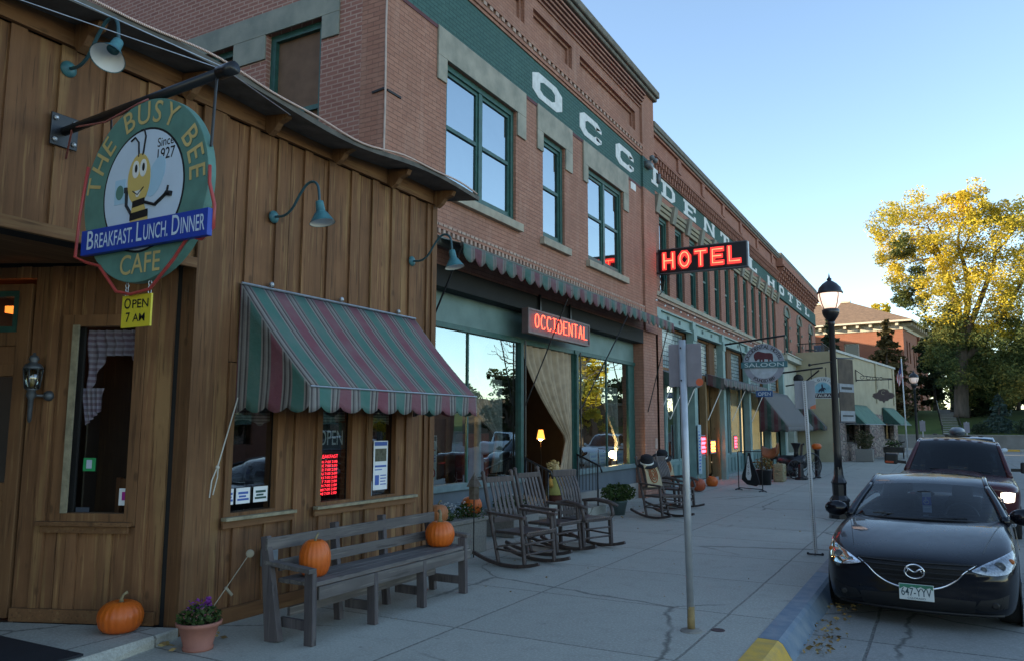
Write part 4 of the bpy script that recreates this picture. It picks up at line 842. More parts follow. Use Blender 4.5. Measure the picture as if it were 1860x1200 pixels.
# retracted valance along the front
V2 = (.15, .135, .12)
VAL = [(0, (.13, .055, .065)), (.32, V2), (.40, (.09, .08, .07)), (.44, V2), (.5, (.05, .11, .092)), (.82, V2), (.9, (.09, .08, .07)), (.94, V2)]
M_VAL = stripe_mat('valance_canvas', 1, .62, 0, VAL, soft=.22)
va = thing('scalloped_valance', 'long maroon and green scalloped valance hanging on its rolled awning above the hotel shopfront', 'awning', (-5.75, 13, 4.1))
y0, y1, xv = 8.98, 18.75, -5.74
def vsk(u, v): return (xv+.01*math.sin(u*90)*v, y0+(y1-y0)*u, 4.22-v*(.14+.10*abs(math.sin(u*31.5*math.pi))**.8)-.02*math.sin(u*6))
MB().grid(vsk, 320, 3).build('skirt', M_VAL, va, True, solid=.005)
b = MB(); b.tube([(xv-.03, y0, 4.22), (xv-.03, y1, 4.22)], .03, 8); b.tube([(X1+.1, y0, 4.33), (X1+.1, y1-.7, 4.33)], .075, 10); b.build('roller', mat('roller_canvas', (.14, .15, .13), .8, var=.3), va)
def roofv(u, v): return (X1+.06+(xv-.03-X1-.06)*v, y0+(y1-.75-y0)*u, 4.38-.15*v)
MB().grid(roofv, 2, 2).build('top_canvas', M_VAL, va, solid=.006)
b = MB(); b.tube([(xv, 8.97, 4.20), (X1-.05, 8.97, 2.95)], .014, 6); b.build('arm', M_BLACK, va)
for y, z, y2 in ((12.6, 4.12, 12.15), (15.6, 4.1, 14.6), (18.3, 4.1, 18.2)): MB().tube([(xv, y, z), (XS+.08 if y < 18 else X1+.04, y2, 2.05)], .013, 6).build('arm', M_BLACK, va)
b = MB()
for y in (12.16, 14.57): b.tube([(XS+.08, y, .85), (XS+.08, y, 3.2)], .018, 6)
b.build('slide_rod', M_BLACK, va)
# ------------------------------------------------------------------ long brick building (middle and far parts)
X2 = -6.36; f2 = frX(X2); YM0, YM1, YE = 19.02, 36.9, 49.0
hb2 = thing('brick_building', 'long two-storey red brick hotel building lettered IDENTAL HOTEL running into the distance', 'building', (-9, 34, 0))
M_HOOD = mat('hood_stone', (.26, .25, .20), .85, col2=(.17, .165, .135), vscale=4, bmp=.3)
M_BRICK2 = brick_mat('old_red_brick', (.375, .175, .12), (.275, .115, .08), (.16, .085, .068), .010, stain=(.18, .09, .072), pale=(.42, .26, .21), bmp=.55, stain_amt=.6)
WW = [(19.66+1.435*i, 20.50+1.435*i, 5.17, 7.34) for i in range(12)]
b = MB(); wall(b, f2, YM0, YM1, 4.78, 7.92, WW, .18); wall(b, f2, YM0, YM1, 8.42, 9.45, [], 0); b.build('front_wall', M_BRICK2, hb2)
b = MB(); b.fbox(f2, YM0, YM1, 7.92, 8.42, -.02, .006); b.build('painted_band', M_BAND, hb2)
b = MB(); wall(b, f2, YM1, YE, 5.05, 7.72, [(a, c, 5.1, 7.0) for a, c in ((38.5, 39.7), (42.2, 43.4), (46.3, 47.5))], .2); wall(b, f2, YM1, YE, 8.35, 9.7, [], 0); b.quad((X2, YE, 0), (-18, YE, 0), (-18, YE, 9.7), (X2, YE, 9.7)); b.build('front_wall', M_BRICK2, hb2)
b = MB(); b.fbox(f2, YM1, YE, 7.72, 8.35, -.02, .05); b.fbox(f2, YM1, YE, 7.64, 7.719, 0, .09); b.build('painted_band', M_BAND, hb2)
for ch, a, c in (('I', 18.72, 19.25), ('D', 19.9, 21.15), ('E', 22.0, 23.3), ('N', 24.2, 25.65), ('T', 26.4, 27.65), ('A', 28.5, 29.9), ('L', 30.9, 32.4)):
    b = MB(); block(b, ch, f2 if ch != 'I' else frX(-6.24), a, c, 7.95, 8.40, .011); b.build('letter', M_LETTER, hb2)
for ch, a, c in (('H', 34.6, 36.3), ('O', 37.15, 38.4), ('T', 39.5, 40.9), ('E', 42.0, 43.5), ('L', 44.9, 46.4)):
    b = MB(); block(b, ch, f2 if ch == 'H' else frX(X2+.05), a, c, 7.86, 8.28, .012); b.build('letter', M_LETTER, hb2)
b = MB(); b.box(-18, X2-.25, YM0, YE-.1, 4.7, 9.3); b.build('hidden_walls', M_DARK, hb2)
b = MB(); y = YM0+.25
while y < YM1-.1: b.fbox(f2, y, y+.085, 8.44, 8.60, 0, .09); b.fbox(f2, y, y+.085, 8.61, 8.76, 0, .13); y += .235
b.fbox(f2, YM0+.15, YM1, 8.601, 8.609, 0, .09); b.fbox(f2, YM0+.15, YM1, 8.42, 8.44, 0, .05); b.fbox(f2, YM0+.15, YM1, 8.76, 8.80, 0, .15); b.build('corbel_table', M_BRICK2, hb2)
b = MB(); b.fbox(f2, YM0, YM1, 8.94, 8.99, 0, .035); b.fbox(f2, YM0, YM1, 9.40, 9.46, 0, .07); b.build('string_course', M_BRICK2, hb2)
b = MB()
for y in (21.4, 24.0, 26.65, 29.35, 32.4, 35.6): b.fbox(f2, y, y+.3, 8.99, 9.40, 0, .06)
b.build('parapet_pilaster', M_BRICK2, hb2)
b = MB(); b.fbox(f2, YM0, YE+.05, 9.46, 9.55, -.5, .12); b.fbox(f2, YM0, YM1+.4, 9.55, 9.71, -.5, .15); b.fbox(f2, YM1+.4, YE+.08, 9.551, 9.80, -.5, .20); b.build('coping', M_CAP, hb2, bevel=.02)
b = MB(); y = YM1+.15
while y < YE-.2:
    for i in range(4): b.fbox(f2, y, y+.24, 8.46+i*.15, 8.46+i*.15+.145, 0, .08+i*.08)
    y += .62
b.fbox(f2, YM1, YE, 9.07, 9.14, 0, .36); b.build('corbel_table', M_BRICK2, hb2)
b = MB(); b.fbox(f2, YM1, YE, 9.141, 9.46, 0, .30); b.build('cornice', M_BRICK2, hb2)
# windows with stepped hoods and leaning label stops
for i, (a, c, d, e) in enumerate(WW):
    sash(f2, a, c, d, e, hb2, False, shade=.5 if i % 3 else 0, depth=.16)
b = MB()
for (a, c, d, e) in WW:
    for k in range(3): b.fbox(f2, a-.05, c+.05, e+.0+k*.12, e+.10+k*.12, 0, .03+.03*k)
b.build('window_hood', mat('hood_stripe', (.30, .25, .15), .85, col2=(.2, .19, .14), vscale=6), hb2)
b = MB()
for i in range(13):
    y = 19.66+1.435*i-.30
    b.prism([(0, 7.30), (.08, 7.30), (.17, 7.78), (0, 7.78)], (lambda yy: lambda u, v, w: (X2+u, yy+w, v))(y), -.15, .15)
b.build('label_stop', M_HOOD, hb2, bevel=.01)
b = MB(); b.fbox(f2, YM0+.1, YM1, 5.05, 5.17, -.15, .10); b.build('sill_course', M_STONE2, hb2, bevel=.01)
b = MB(); b.fbox(f2, YM0, YM1, 4.74, 4.78, -.05, .05); b.fbox(f2, YM0+.1, YM1, 4.98, 5.049, 0, .05); b.build('ledge', M_DENT, hb2)
# arched windows of the far part
for a, c in ((38.5, 39.7), (42.2, 43.4), (46.3, 47.5)):
    sash(f2, a, c, 5.1, 7.0, hb2, False, depth=.15)
    m = (a+c)/2; r = (c-a)/2
    MB().prism([(m+r*math.cos(t), 6.98+.36*math.sin(t)) for t in [math.pi*i/12 for i in range(13)]], f2, .001, .02).build('arch_panel', M_SASH, hb2)
    b = MB(); pts = [f2(m+(r+.12)*math.cos(math.pi*i/14), 6.98+.50*math.sin(math.pi*i/14), .03) for i in range(15)]; b.tube(pts, .07, 6)
    for y in (a-.25, c+.12):
        for z in (6.45, 5.85, 5.3): b.fbox(f2, y, y+.2, z, z+.12, 0, .07)
    b.build('arch_hood', M_HOOD, hb2)
sl_ = thing('string_lights', 'string of small clear bulbs looped along the ledge of the long brick building', 'string lights', (X2+.1, 28, 4.95)); pts = [(X2+.12, 18.9+i*.35, 4.93-.05*abs(math.sin(i*.9))) for i in range(52)]
MB().tube(pts, .008, 5).build('wire', M_BLK, sl_); b = MB(); [b.sphere((p[0]+.02, p[1], p[2]-.05), .028, 6) for p in pts[::2]]; b.build('bulbs', M_ENAM, sl_)
# steel beam with rosettes over the saloon front
M_BEAM = mat('pale_green_steel', (.21, .315, .295), .55, col2=(.155, .24, .225), vscale=3)
XB = X2+.02; fB = frX(XB)
for a, c in ((19.2, 22.28), (22.62, 25.75), (26.08, 29.6), (29.95, 33.3), (33.65, 36.85)):
    b = MB(); b.fbox(fB, a, c, 4.45, 4.70, -.1, .0); b.fbox(fB, a, c, 4.40, 4.449, -.1, .07); b.fbox(fB, a, c, 4.701, 4.735, -.1, .07); bm = b.build('beam', M_BEAM, hb2)
    b = MB()
    for k in (.33, .67):
        for s in range(4):
            u0 = a+(c-a)*k; b.fbox(fB, u0-.07+.075*(s % 2), u0-.01+.075*(s % 2), 4.53+.05*(s//2), 4.575+.05*(s//2), .001, .02)
    b.build('rosette', mat('dark_green_rosette', (.03, .08, .08), .5), bm)
b = MB()
for y in (19.02, 22.29, 25.76, 29.61, 33.31, 36.86): b.fbox(fB, y, y+.32, 0, 4.735, -.12, .09); b.fbox(fB, y-.0, y+.32, 4.2, 4.5, .0905, .12)
b.build('iron_pilaster', M_BEAM, hb2)
b = MB(); b.fbox(frX(X2), 19.02, 19.36, 0, 4.4, -.1, .12); b.build('brick_pier', M_BRICK, hb2)
# saloon front
XF = -6.56; fF = frX(XF)
m_prism, t_, b_ = newmat('prism_glass'); tc = nd(t_, 'TexCoord'); sp = nd(t_, 'SeparateXYZ'); t_.links.new(tc.outputs['Object'], sp.inputs[0]); cxx = nd(t_, 'CombineXYZ'); t_.links.new(sp.outputs[1], cxx.inputs[0]); t_.links.new(sp.outputs[2], cxx.inputs[1])
br_ = nd(t_, 'TexBrick', i_Color1=(.30, .36, .36, 1), i_Color2=(.16, .22, .24, 1), i_Mortar=(.035, .05, .055, 1), i_Scale=1.0, offset=0); br_.inputs['Mortar Size'].default_value = .012; br_.inputs['Brick Width'].default_value = .155; br_.inputs['Row Height'].default_value = .125
t_.links.new(cxx.outputs[0], br_.inputs[0]); t_.links.new(br_.outputs[0], b_.inputs['Base Color']); b_.inputs['Roughness'].default_value = .18; bump(t_, b_, br_.outputs[1], .6, .02)
M_SBROWN = wood_mat('brown_shopfront', (.17, .085, .04), (.11, .055, .025), (.25, .15, .07), amt=.4)
TR = [(19.4, 22.28), (22.62, 24.9), (25.55, 27.3), (27.9, 29.5), (29.95, 33.3), (33.65, 36.85)]
for i, (a, c) in enumerate(TR):
    w = MB(); frame4(w, fF, a, c, 3.22, 4.40, .07, -.06, .06); w = w.build('transom_window', M_SBROWN, hb2)
    MB().quad(*[fF(u, v, .0) for u, v in ((a+.07, 3.29), (c-.07, 3.29), (c-.07, 4.33), (a+.07, 4.33))]).build('prism_pane', m_prism, w)
b = MB()
for a, c in ((24.9, 25.55), (27.3, 27.9)): b.fbox(fF, a, c, 3.22, 4.4, -.06, .08)
b.fbox(fF, 19.36, 36.9, 3.1, 3.219, -.06, .05); b.build('transom_post', M_SBROWN, hb2)
M_SGLASS = glass('saloon_glass', .42, (.6, .66, .62), .06)
for a, c in ((19.4, 20.5), (20.56, 21.6), (21.66, 22.28), (22.62, 23.5), (26.2, 27.6), (27.8, 29.5), (30.0, 33.2), (33.7, 36.8)):
    w = MB(); frame4(w, fF, a, c, .74, 3.1, .06, -.05, .02); w = w.build('shop_window', M_BEAM, hb2)
    MB().quad(*[fF(u, v, -.02) for u, v in ((a+.06, .8), (c-.06, .8), (c-.06, 3.04), (a+.06, 3.04))]).build('pane', M_SGLASS, w)
M_BULK = mat('bulkhead_green', (.15, .24, .22), .6, col2=(.11, .19, .18), vscale=3)
for a, c in ((19.36, 22.28), (22.62, 23.6), (26.1, 29.6), (29.95, 33.3), (33.65, 36.85)):
    b = MB(); b.fbox(fF, a, c, .0, .739, -.05, .04); bk = b.build('bulkhead', M_BULK, hb2)
    b = MB(); k = a+.12
    while k < c-.3: frame4(b, fF, k, k+.42, .16, .66, .03, .0405, .055); k += .5
    b.build('panel_moulding', M_BULK, bk)
b = MB(); b.fbox(fF, 23.6, 24.25, .12, .74, -.3, .05); b.fbox(fF, 23.6, 24.25, .741, .80, -.3, .07); b.build('bar_front', M_BULK, hb2)
b = MB(); b.fbox(frX(XF), 19.36, 36.9, 0, .1, .041, .10); b.build('shop_plinth', mat('pale_plinth', (.28, .30, .29), .8, var=.2), hb2)
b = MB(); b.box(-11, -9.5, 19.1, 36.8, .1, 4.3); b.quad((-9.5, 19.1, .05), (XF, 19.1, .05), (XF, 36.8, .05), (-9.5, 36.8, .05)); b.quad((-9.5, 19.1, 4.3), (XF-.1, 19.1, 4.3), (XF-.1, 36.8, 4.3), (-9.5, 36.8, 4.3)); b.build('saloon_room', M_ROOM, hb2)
drape('entry_curtain', 'gold-brown curtain hanging in the saloon doorway beside the brown post', frX(XF-.15), 24.5, 25.6, 3.1, .2, 1.3, 1, mat('gold_drapery', (.24, .13, .04), .8, var=.4, vscale=4), 0)
b = MB(); b.fbox(fF, 25.62, 25.98, 0, 3.1, -.1, .16); b.fbox(fF, 24.26, 24.42, 0, 3.1, -.1, .1); b.build('door_post', wood_mat('tan_post', (.24, .16, .08), (.18, .115, .055), (.3, .2, .1), amt=.3), hb2)
for (y, z, w, h, l, c_, e_) in ((23.75, .82, .62, .62, 'small red neon beer sign with pale frame in the saloon window', (1, .06, .10), 3), (24.9, .85, .62, .42, 'orange neon oval sign glowing under the gold curtain', (1, .22, .03), 5), (28.1, .9, .45, .5, 'pink-red glowing emblem sign low in the saloon window past the post', (1, .05, .08), 2.5), (26.35, .95, .5, .3, 'small red winged neon sign just past the brown post', (1, .12, .08), 2)):
    t = thing('window_neon', l, 'neon sign', fF(y, z, .05)); b = MB(); frame4(b, fF, y, y+w, z, z+h, .03, .03, .06); b.build('frame', mat('pale_sign_frame', (.3, .3, .36), .5), t)
    b = MB()
    for k in range(4): b.tube([fF(y+w*(.15+.7*j/8), z+h*(.2+.2*k+.06*math.sin(j*2.1+k*2)), .05) for j in range(9)], .02, 5)
    b.build('neon_tube', emit('window_neon_tube', c_, e_), t)
    MB().fbox(fF, y+.03, y+w-.03, z+.03, z+h-.03, .02, .029).build('back', mat('sign_back', (c_[0]*.25, .02, .02), .6), t)
# white lettered board leaning on the near pilaster
t = thing('menu_board', 'tall pale blue lettered notice board at the saloon window by the pole', 'board', (XF+.1, 22.4, .3)); fM = frX(-6.2)
MB().fbox(fM, 22.3, 22.62, .35, 1.75, 0, .02).build('panel', mat('pale_board', (.35, .46, .5), .6), t)
b = MB(); [b.fbox(fM, 22.34, 22.34+.1+.14*random.random(), .45+.09*i, .49+.09*i, .0205, .023) for i in range(13)]; b.build('print', M_BLUEP, t)
# dark picture boards leaning inside the first saloon window
t = thing('framed_board', 'pale board with dark picture frame standing inside the first saloon window', 'picture', fF(20.3, .8, -.3)); b = MB(); frame4(b, fF, 20.2, 20.9, .8, 1.7, .07, -.3, -.26); b.build('frame', M_DENT, t); MB().fbox(fF, 20.27, 20.83, .87, 1.63, -.3, -.28).build('picture', mat('dark_green_picture', (.02, .05, .035), .5), t)
# rolled awnings over the saloon
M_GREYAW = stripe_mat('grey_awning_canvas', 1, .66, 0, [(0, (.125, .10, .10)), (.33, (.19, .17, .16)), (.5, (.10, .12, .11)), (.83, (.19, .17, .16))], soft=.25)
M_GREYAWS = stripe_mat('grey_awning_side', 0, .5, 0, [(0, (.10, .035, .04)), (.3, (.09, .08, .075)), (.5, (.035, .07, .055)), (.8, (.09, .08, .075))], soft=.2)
def rolled(y0, y1, z, x, label, nsc):
    t = thing('rolled_awning', label, 'awning', (x, (y0+y1)/2, z))
    def sk(u, v): return (x+.02*math.sin(u*40)*v, y0+(y1-y0)*u, z-v*(.16+.09*abs(math.sin(u*nsc*math.pi))**.8))
    MB().grid(sk, nsc*8, 3).build('skirt', M_GREYAW, t, True, solid=.006)
    MB().grid(lambda u, v: (XF+.1+(x-XF-.1)*v, y0+(y1-y0)*u, z+.18-.18*v), 4, 2).build('top_canvas', M_GREYAW, t, solid=.008)
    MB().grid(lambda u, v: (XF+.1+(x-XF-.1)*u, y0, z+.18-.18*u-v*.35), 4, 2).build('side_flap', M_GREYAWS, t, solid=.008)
    for y in (y0+.2, (y0+y1)/2, y1-.2): MB().tube([(x, y, z), (XF+.15, y-.3, 1.9)], .018, 5).build('arm', M_STEEL, t)
    return t
rolled(24.4, 31.2, 3.18, -5.9, 'dark grey scalloped awning rolled up over the saloon door', 11)
rolled(19.5, 22.0, 3.02, -6.0, 'short dark scalloped awning rolled up beside the brick pier', 4)
def canvas_awning(y0, y1, zt, zb, x, label):
    t = thing('canvas_awning', label, 'awning', (x, (y0+y1)/2, zb))
    MB().grid(lambda u, v: (X2+.15+(x-X2-.15)*v, y0+(y1-y0)*u, zt+(zb-zt)*v-.03*math.sin(v*3.1)), 12, 6).build('canopy', M_GREYAW, t, True, solid=.008)
    MB().grid(lambda u, v: (x, y0+(y1-y0)*u, zb-v*(.12+.06*abs(math.sin(u*38)))), 90, 2).build('skirt', M_GREYAW, t, True, solid=.008)
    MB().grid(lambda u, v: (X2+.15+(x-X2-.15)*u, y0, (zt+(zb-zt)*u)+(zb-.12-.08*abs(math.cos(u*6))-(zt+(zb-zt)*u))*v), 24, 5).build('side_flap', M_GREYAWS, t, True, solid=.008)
canvas_awning(31.05, 37.6, 3.16, 1.70, -5.15, 'grey striped sloping awning with dark side flap next past the saloon door')
canvas_awning(40.6, 46.5, 3.2, 1.72, -5.0, 'farther dark striped sloping awning seen behind the lamp post')
# cream ground floor of the far part, ledge and balcony
M_CREAM = mat('cream_render', (.42, .43, .36), .85, col2=(.33, .34, .28), vscale=2)
b = MB(); wall(b, f2, YM1+.28, YE, 0, 4.95, [(38.2, 40, .5, 2.6), (41, 43.6, .1, 2.7), (44.5, 47.5, .6, 2.7)], .3); b.build('ground_floor', M_CREAM, hb2)
b = MB(); b.fbox(f2, 37.2, 49, .1, 2.8, -.35, -.3); b.build('dark_openings', M_BEAM, hb2)
b = MB(); b.fbox(f2, 37.3, YE, 4.80, 5.04, 0, .28); b.fbox(f2, 37.25, YE, 5.041, 5.10, 0, .34); b.fbox(f2, 42.0, 50.5, 4.801, 5.03, .2805, 1.25); b.build('balcony_ledge', M_CREAM, hb2, bevel=.015)
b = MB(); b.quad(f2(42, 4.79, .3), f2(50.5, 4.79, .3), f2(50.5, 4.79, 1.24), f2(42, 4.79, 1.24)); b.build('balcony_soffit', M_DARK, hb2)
rl2 = thing('balcony_railing', 'black iron railing round the balcony on the far end of the hotel', 'railing', f2(42, 5.05, 1.2))
b = MB()
for z in (5.95, 5.12): b.tube([f2(42.05, z, .05), f2(42.05, z, 1.2), f2(50.4, z, 1.2)], .025, 6)
for k in range(8): b.tube([f2(42.05, 5.1, .12+k*.15), f2(42.05, 5.95, .12+k*.15)], .012, 5)
for k in range(30): b.tube([f2(42.05+k*.285, 5.1, 1.2), f2(42.05+k*.285, 5.95, 1.2)], .012, 5)
b.build('bars', M_BLACK, rl2)
tc_ = local('balcony_table', 'dark round table and folded parasol shape on the hotel balcony', 'table', f2(43.2, 5.05, .5)); MB().lathe([(.2, 0), (.03, .03), (.03, .62), (.3, .64), (.3, .68)], (0, 0, 0), 12).build('table_frame', M_BLACK, tc_)
t = local('balcony_chair', 'grey-blue cushioned chair on the hotel balcony', 'chair', f2(43.4, 5.05, .85)); b = MB(); b.box(-.25, .25, -.25, .25, .35, .48); b.box(-.25, .25, .2, .28, .48, .95); b.build('cushion', mat('grey_blue_cushion', (.13, .16, .22), .9, var=.4, vscale=20), t, bevel=.03); b = MB(); [b.box(x-.02, x+.02, y-.02, y+.02, 0, .35) for x in (-.22, .22) for y in (-.22, .22)]; b.build('leg', M_BLACK, t)
# ------------------------------------------------------------------ HOTEL neon sign
hs = thing('hotel_neon_sign', 'black double-sided sign projecting from the brick pier with HOTEL in red neon', 'neon sign', (-6.2, 19.4, 5.9)); YH = 19.4; fH = frY(YH-.09)
b = MB(); b.fbox(frY(YH), -6.30, -4.0, 5.62, 6.28, -.09, .088); b.build('cabinet', mat('black_sign_enamel', (.010, .010, .014), .3), hs, bevel=.008)
b = MB(); frame4(b, fH, -6.30, -4.0, 5.62, 6.28, .022, .0, .012); b.build('edge_trim', mat('dark_steel', (.12, .13, .15), .35, .6), hs)
b = MB(); b.fbox(frY(YH), -4.0, -3.985, 5.63, 6.27, -.06, .06); b.build('end_plate', M_STEEL, hs)
M_NEONB = emit('red_letter_face', (.75, .035, .03), .55); M_NEONS = mat('dark_red_letter_side', (.22, .015, .015), .5)
HL = {'H': [rc(0, .32, 0, 1), rc(.68, 1, 0, 1), rc(.32, .68, .36, .64)], 'O': _ring(.3, .3), 'T': [rc(0, 1, .72, 1), rc(.33, .67, 0, .72)],
      'E': [rc(0, .32, 0, 1), rc(.32, 1, 0, .27), rc(.32, 1, .73, 1), rc(.32, .9, .38, .62)], 'L': [rc(0, .32, 0, 1), rc(.32, 1, 0, .28)]}
bb = MB(); bs = MB(); bt = MB(); u = -6.17
for ch in 'HOTEL':
    w = .345
    for q in HL[ch]: bb.prism([(u+x*w, 5.72+y*.47) for x, y in q], fH, .018, .03)
    for q in HL[ch]: bs.prism([(u-.035+x*w, 5.685+y*.47) for x, y in q], fH, .004, .016)
    i_ = .17
    L = {'H': [[(.16, 0.08), (.16, .92)], [(.84, .08), (.84, .92)], [(.16, .5), (.84, .5)]], 'O': [[(.5+.34*math.cos(t), .5+.4*math.sin(t)) for t in [math.pi*k/8 for k in range(17)]]],
         'T': [[(.08, .86), (.92, .86)], [(.5, .86), (.5, .06)]], 'E': [[(.92, .87), (.16, .87), (.16, .13), (.92, .13)], [(.16, .5), (.8, .5)]], 'L': [[(.16, .95), (.16, .14), (.92, .14)]]}[ch]
    bt.strokes(L, fH, u, 5.72, w, .47, .011, .05, 5); u += .42
bs.build('letter_shadow', M_NEONS, hs); bb.build('letter_face', M_NEONB, hs); bt.build('neon_tube', emit('hotel_neon', (1, .09, .04), 2.8), hs)
b = MB()
for z in (5.68, 6.2): b.tube([(-6.24, YH, z), (-6.65, YH, z-.01), (-6.24, YH, z)], .02, 6)
b.tube([(-6.24, YH-.25, 6.2), (-6.3, YH, 6.2)], .02, 6); b.tube([(-6.24, YH-.25, 5.66), (-6.3, YH, 5.66)], .02, 6)
b.tube([(-6.27, YH-.1, 5.62), (-6.2, YH-.15, 5.4), (-6.26, YH-.2, 5.2), (-6.22, YH-.15, 5.35), (-6.1, YH-.15, 5.45), (-6.15, YH-.15, 5.2), (-6.22, YH-.25, 5.05)], .012, 6); b.build('mount', M_BLACK, hs)
b = MB(); b.tube([(-6.2, 19.25, 8.3), (-6.2, 19.2, 8.05)], .05); b.box(-6.24, -6.1, 18.2, 18.5, 8.2, 8.35); b.sphere((-6.05, 18.25, 8.42), .07, 10); b.sphere((-6.05, 18.5, 8.42), .07, 10); b.tube([(-6.2, 18.35, 8.3), (-6.1, 18.35, 8.4)], .03)
tag(b.build('floodlight', mat('flood_grey', (.14, .16, .17), .4), None, True), 'twin floodlight fixed at the painted band on the brick pier', 'floodlight', base=(-6.2, 18.35, 8.3))
# saloon sign on its arm
ss = thing('saloon_sign', 'round grey hanging sign with a dark red bison and the word SALOON', 'sign', (-5.0, 26, 3.2)); YB = 26.0; fB2 = frY(YB-.03)
MB().tube([(X2, YB, 4.40), (-4.28, YB, 4.62)], .03, 8).build('arm', M_BLACK, ss); b = MB(); b.tube([(-4.32, YB, 4.62), (-4.32, YB, 4.0)], .015); b.tube([(-5.75, YB, 4.44), (-5.6, YB, 3.6)], .015); b.tube([(-5.0, YB, 4.52), (-5.0, YB, 4.3)], .015); b.build('hanger', M_BLACK, ss)
sx, sz = -4.985, 3.73
disc = lambda r, n=48: [(sx+r*math.cos(2*math.pi*i/n), sz+r*math.sin(2*math.pi*i/n)) for i in range(n)]
MB().prism(disc(.65), fB2, -.05, 0).build('board', mat('sign_grey_blue', (.27, .30, .36), .6, var=.15), ss)
MB().prism([(x, z) for x, z in disc(.47)], fB2, .001, .003).build('inner_disc', mat('sign_pale', (.42, .50, .56), .6), ss)
b = MB(); b.prism([(sx-.31+x*.62, sz+.02+y*.40) for x, y in [(0, .55), (.02, .75), (.1, .9), (.25, 1.0), (.4, .92), (.6, .84), (.85, .82), (.97, .74), (1, .45), (.98, .2), (1, 0), (.93, .0), (.9, .22), (.82, .3), (.8, .0), (.74, 0), (.73, .3), (.55, .34), (.52, .0), (.45, 0), (.44, .3), (.38, .3), (.36, .02), (.3, .02), (.29, .34), (.2, .3), (.14, .18), (.08, .2), (.04, .35)]], fB2, .004, .007); b.build('bison', mat('bison_maroon', (.10, .025, .035), .6), ss)
b = MB(); arc_text(b, 'OCCIDENTAL HOTEL', fB2, sx, sz, .5, .5, 165, 15, .115, .004); b.build('lettering', M_BLK, ss); b = MB(); arc_text(b, 'FOUNDED 1880', fB2, sx, sz, .60, .60, 235, 305, .10, .004, True); b.build('lettering', M_BLK, ss)
MB().fbox(fB2, -5.70, -4.24, 3.60, 3.80, .003, .04).build('banner', mat('banner_teal', (.06, .17, .2), .55), ss)
b = MB(); b.text('SALOON', fB2, -4.97, 3.635, .13, w=1.24, d=.043); b.build('banner_lettering', mat('pale_blue_letter', (.52, .66, .68), .6), ss)
ob2 = thing('open_board', 'small blue board reading OPEN hanging beneath the bison sign', 'sign', (-5.0, YB, 2.66)); MB().fbox(fB2, -5.26, -4.74, 2.66, 2.86, -.03, 0).build('board', mat('open_blue', (.03, .10, .26), .5), ob2); MB().text('OPEN', fB2, -5.0, 2.70, .115, w=.40, d=.003).build('lettering', mat('pale_blue_letter2', (.5, .62, .68), .6), ob2); b = MB(); [b.tube([(x, YB, 2.86), (x, YB, 3.15)], .006, 5) for x in (-5.2, -4.8)]; b.build('chain', M_STEEL, ob2)
# restaurant sign
vs = thing('restaurant_sign', 'arched white and blue hanging sign with a rider on horseback behind the perforated post', 'sign', (-4.15, 33, 3.2)); YV = 33.0; fV = frY(YV-.03)
MB().tube([(X2, YV, 3.80), (-4.05, YV, 4.05)], .035, 8).build('arm', M_BLACK, vs); b = MB(); b.tube([(-4.5, YV, 4.0), (-4.5, YV, 3.5)], .02); b.tube([(-3.95, YV, 4.05), (-3.95, YV, 3.5)], .02); b.tube([(-5.5, YV, 3.35), (-4.8, YV, 3.45), (-4.2, YV, 3.95)], .03); b.sphere((-5.0, YV, 3.62), .2, 12, (1, .2, 1)); b.build('scroll', M_BLACK, vs)
vx, vz = -4.10, 3.15
MB().prism([(vx-.62, vz-.33)]+[(vx+.62*math.cos(math.pi*(1-i/20)), vz+.12+.42*math.sin(math.pi*i/20)) for i in range(21)]+[(vx+.62, vz-.33)], fV, -.05, 0).build('board', mat('sign_offwhite', (.52, .56, .56), .6), vs)
MB().prism([(vx+.36*math.cos(math.pi*i/20), vz-.1+.42*math.sin(math.pi*i/20)) for i in range(21)], fV, .001, .004).build('blue_arch', mat('arch_blue', (.20, .42, .52), .6), vs)
b = MB(); b.prism([(vx-.16+x*.3, vz-.09+y*.38) for x, y in [(0, .1), (.08, .3), (.3, .42), (.42, .5), (.4, .75), (.5, .98), (.6, .75), (.62, .52), (.8, .5), (1, .35), (.92, .28), (.78, .36), (.72, .1), (.78, 0), (.7, 0), (.62, .15), (.5, .14), (.42, 0), (.35, 0), (.36, .18), (.2, .12), (.1, 0)]], fV, .005, .008); arc_text(b, 'VIRGINIAN', fV, vx, vz-.06, .40, .44, 165, 15, .10, .004); b.build('rider_and_lettering', mat('navy', (.015, .03, .06), .6), vs)
MB().fbox(fV, vx-.6, vx+.6, vz-.30, vz-.12, .002, .012).build('name_strip', mat('strip_dark', (.04, .035, .05), .6), vs); MB().text('RESTAURANT', fV, vx, vz-.265, .11, w=1.1, d=.0145).build('lettering', M_LETTER, vs)
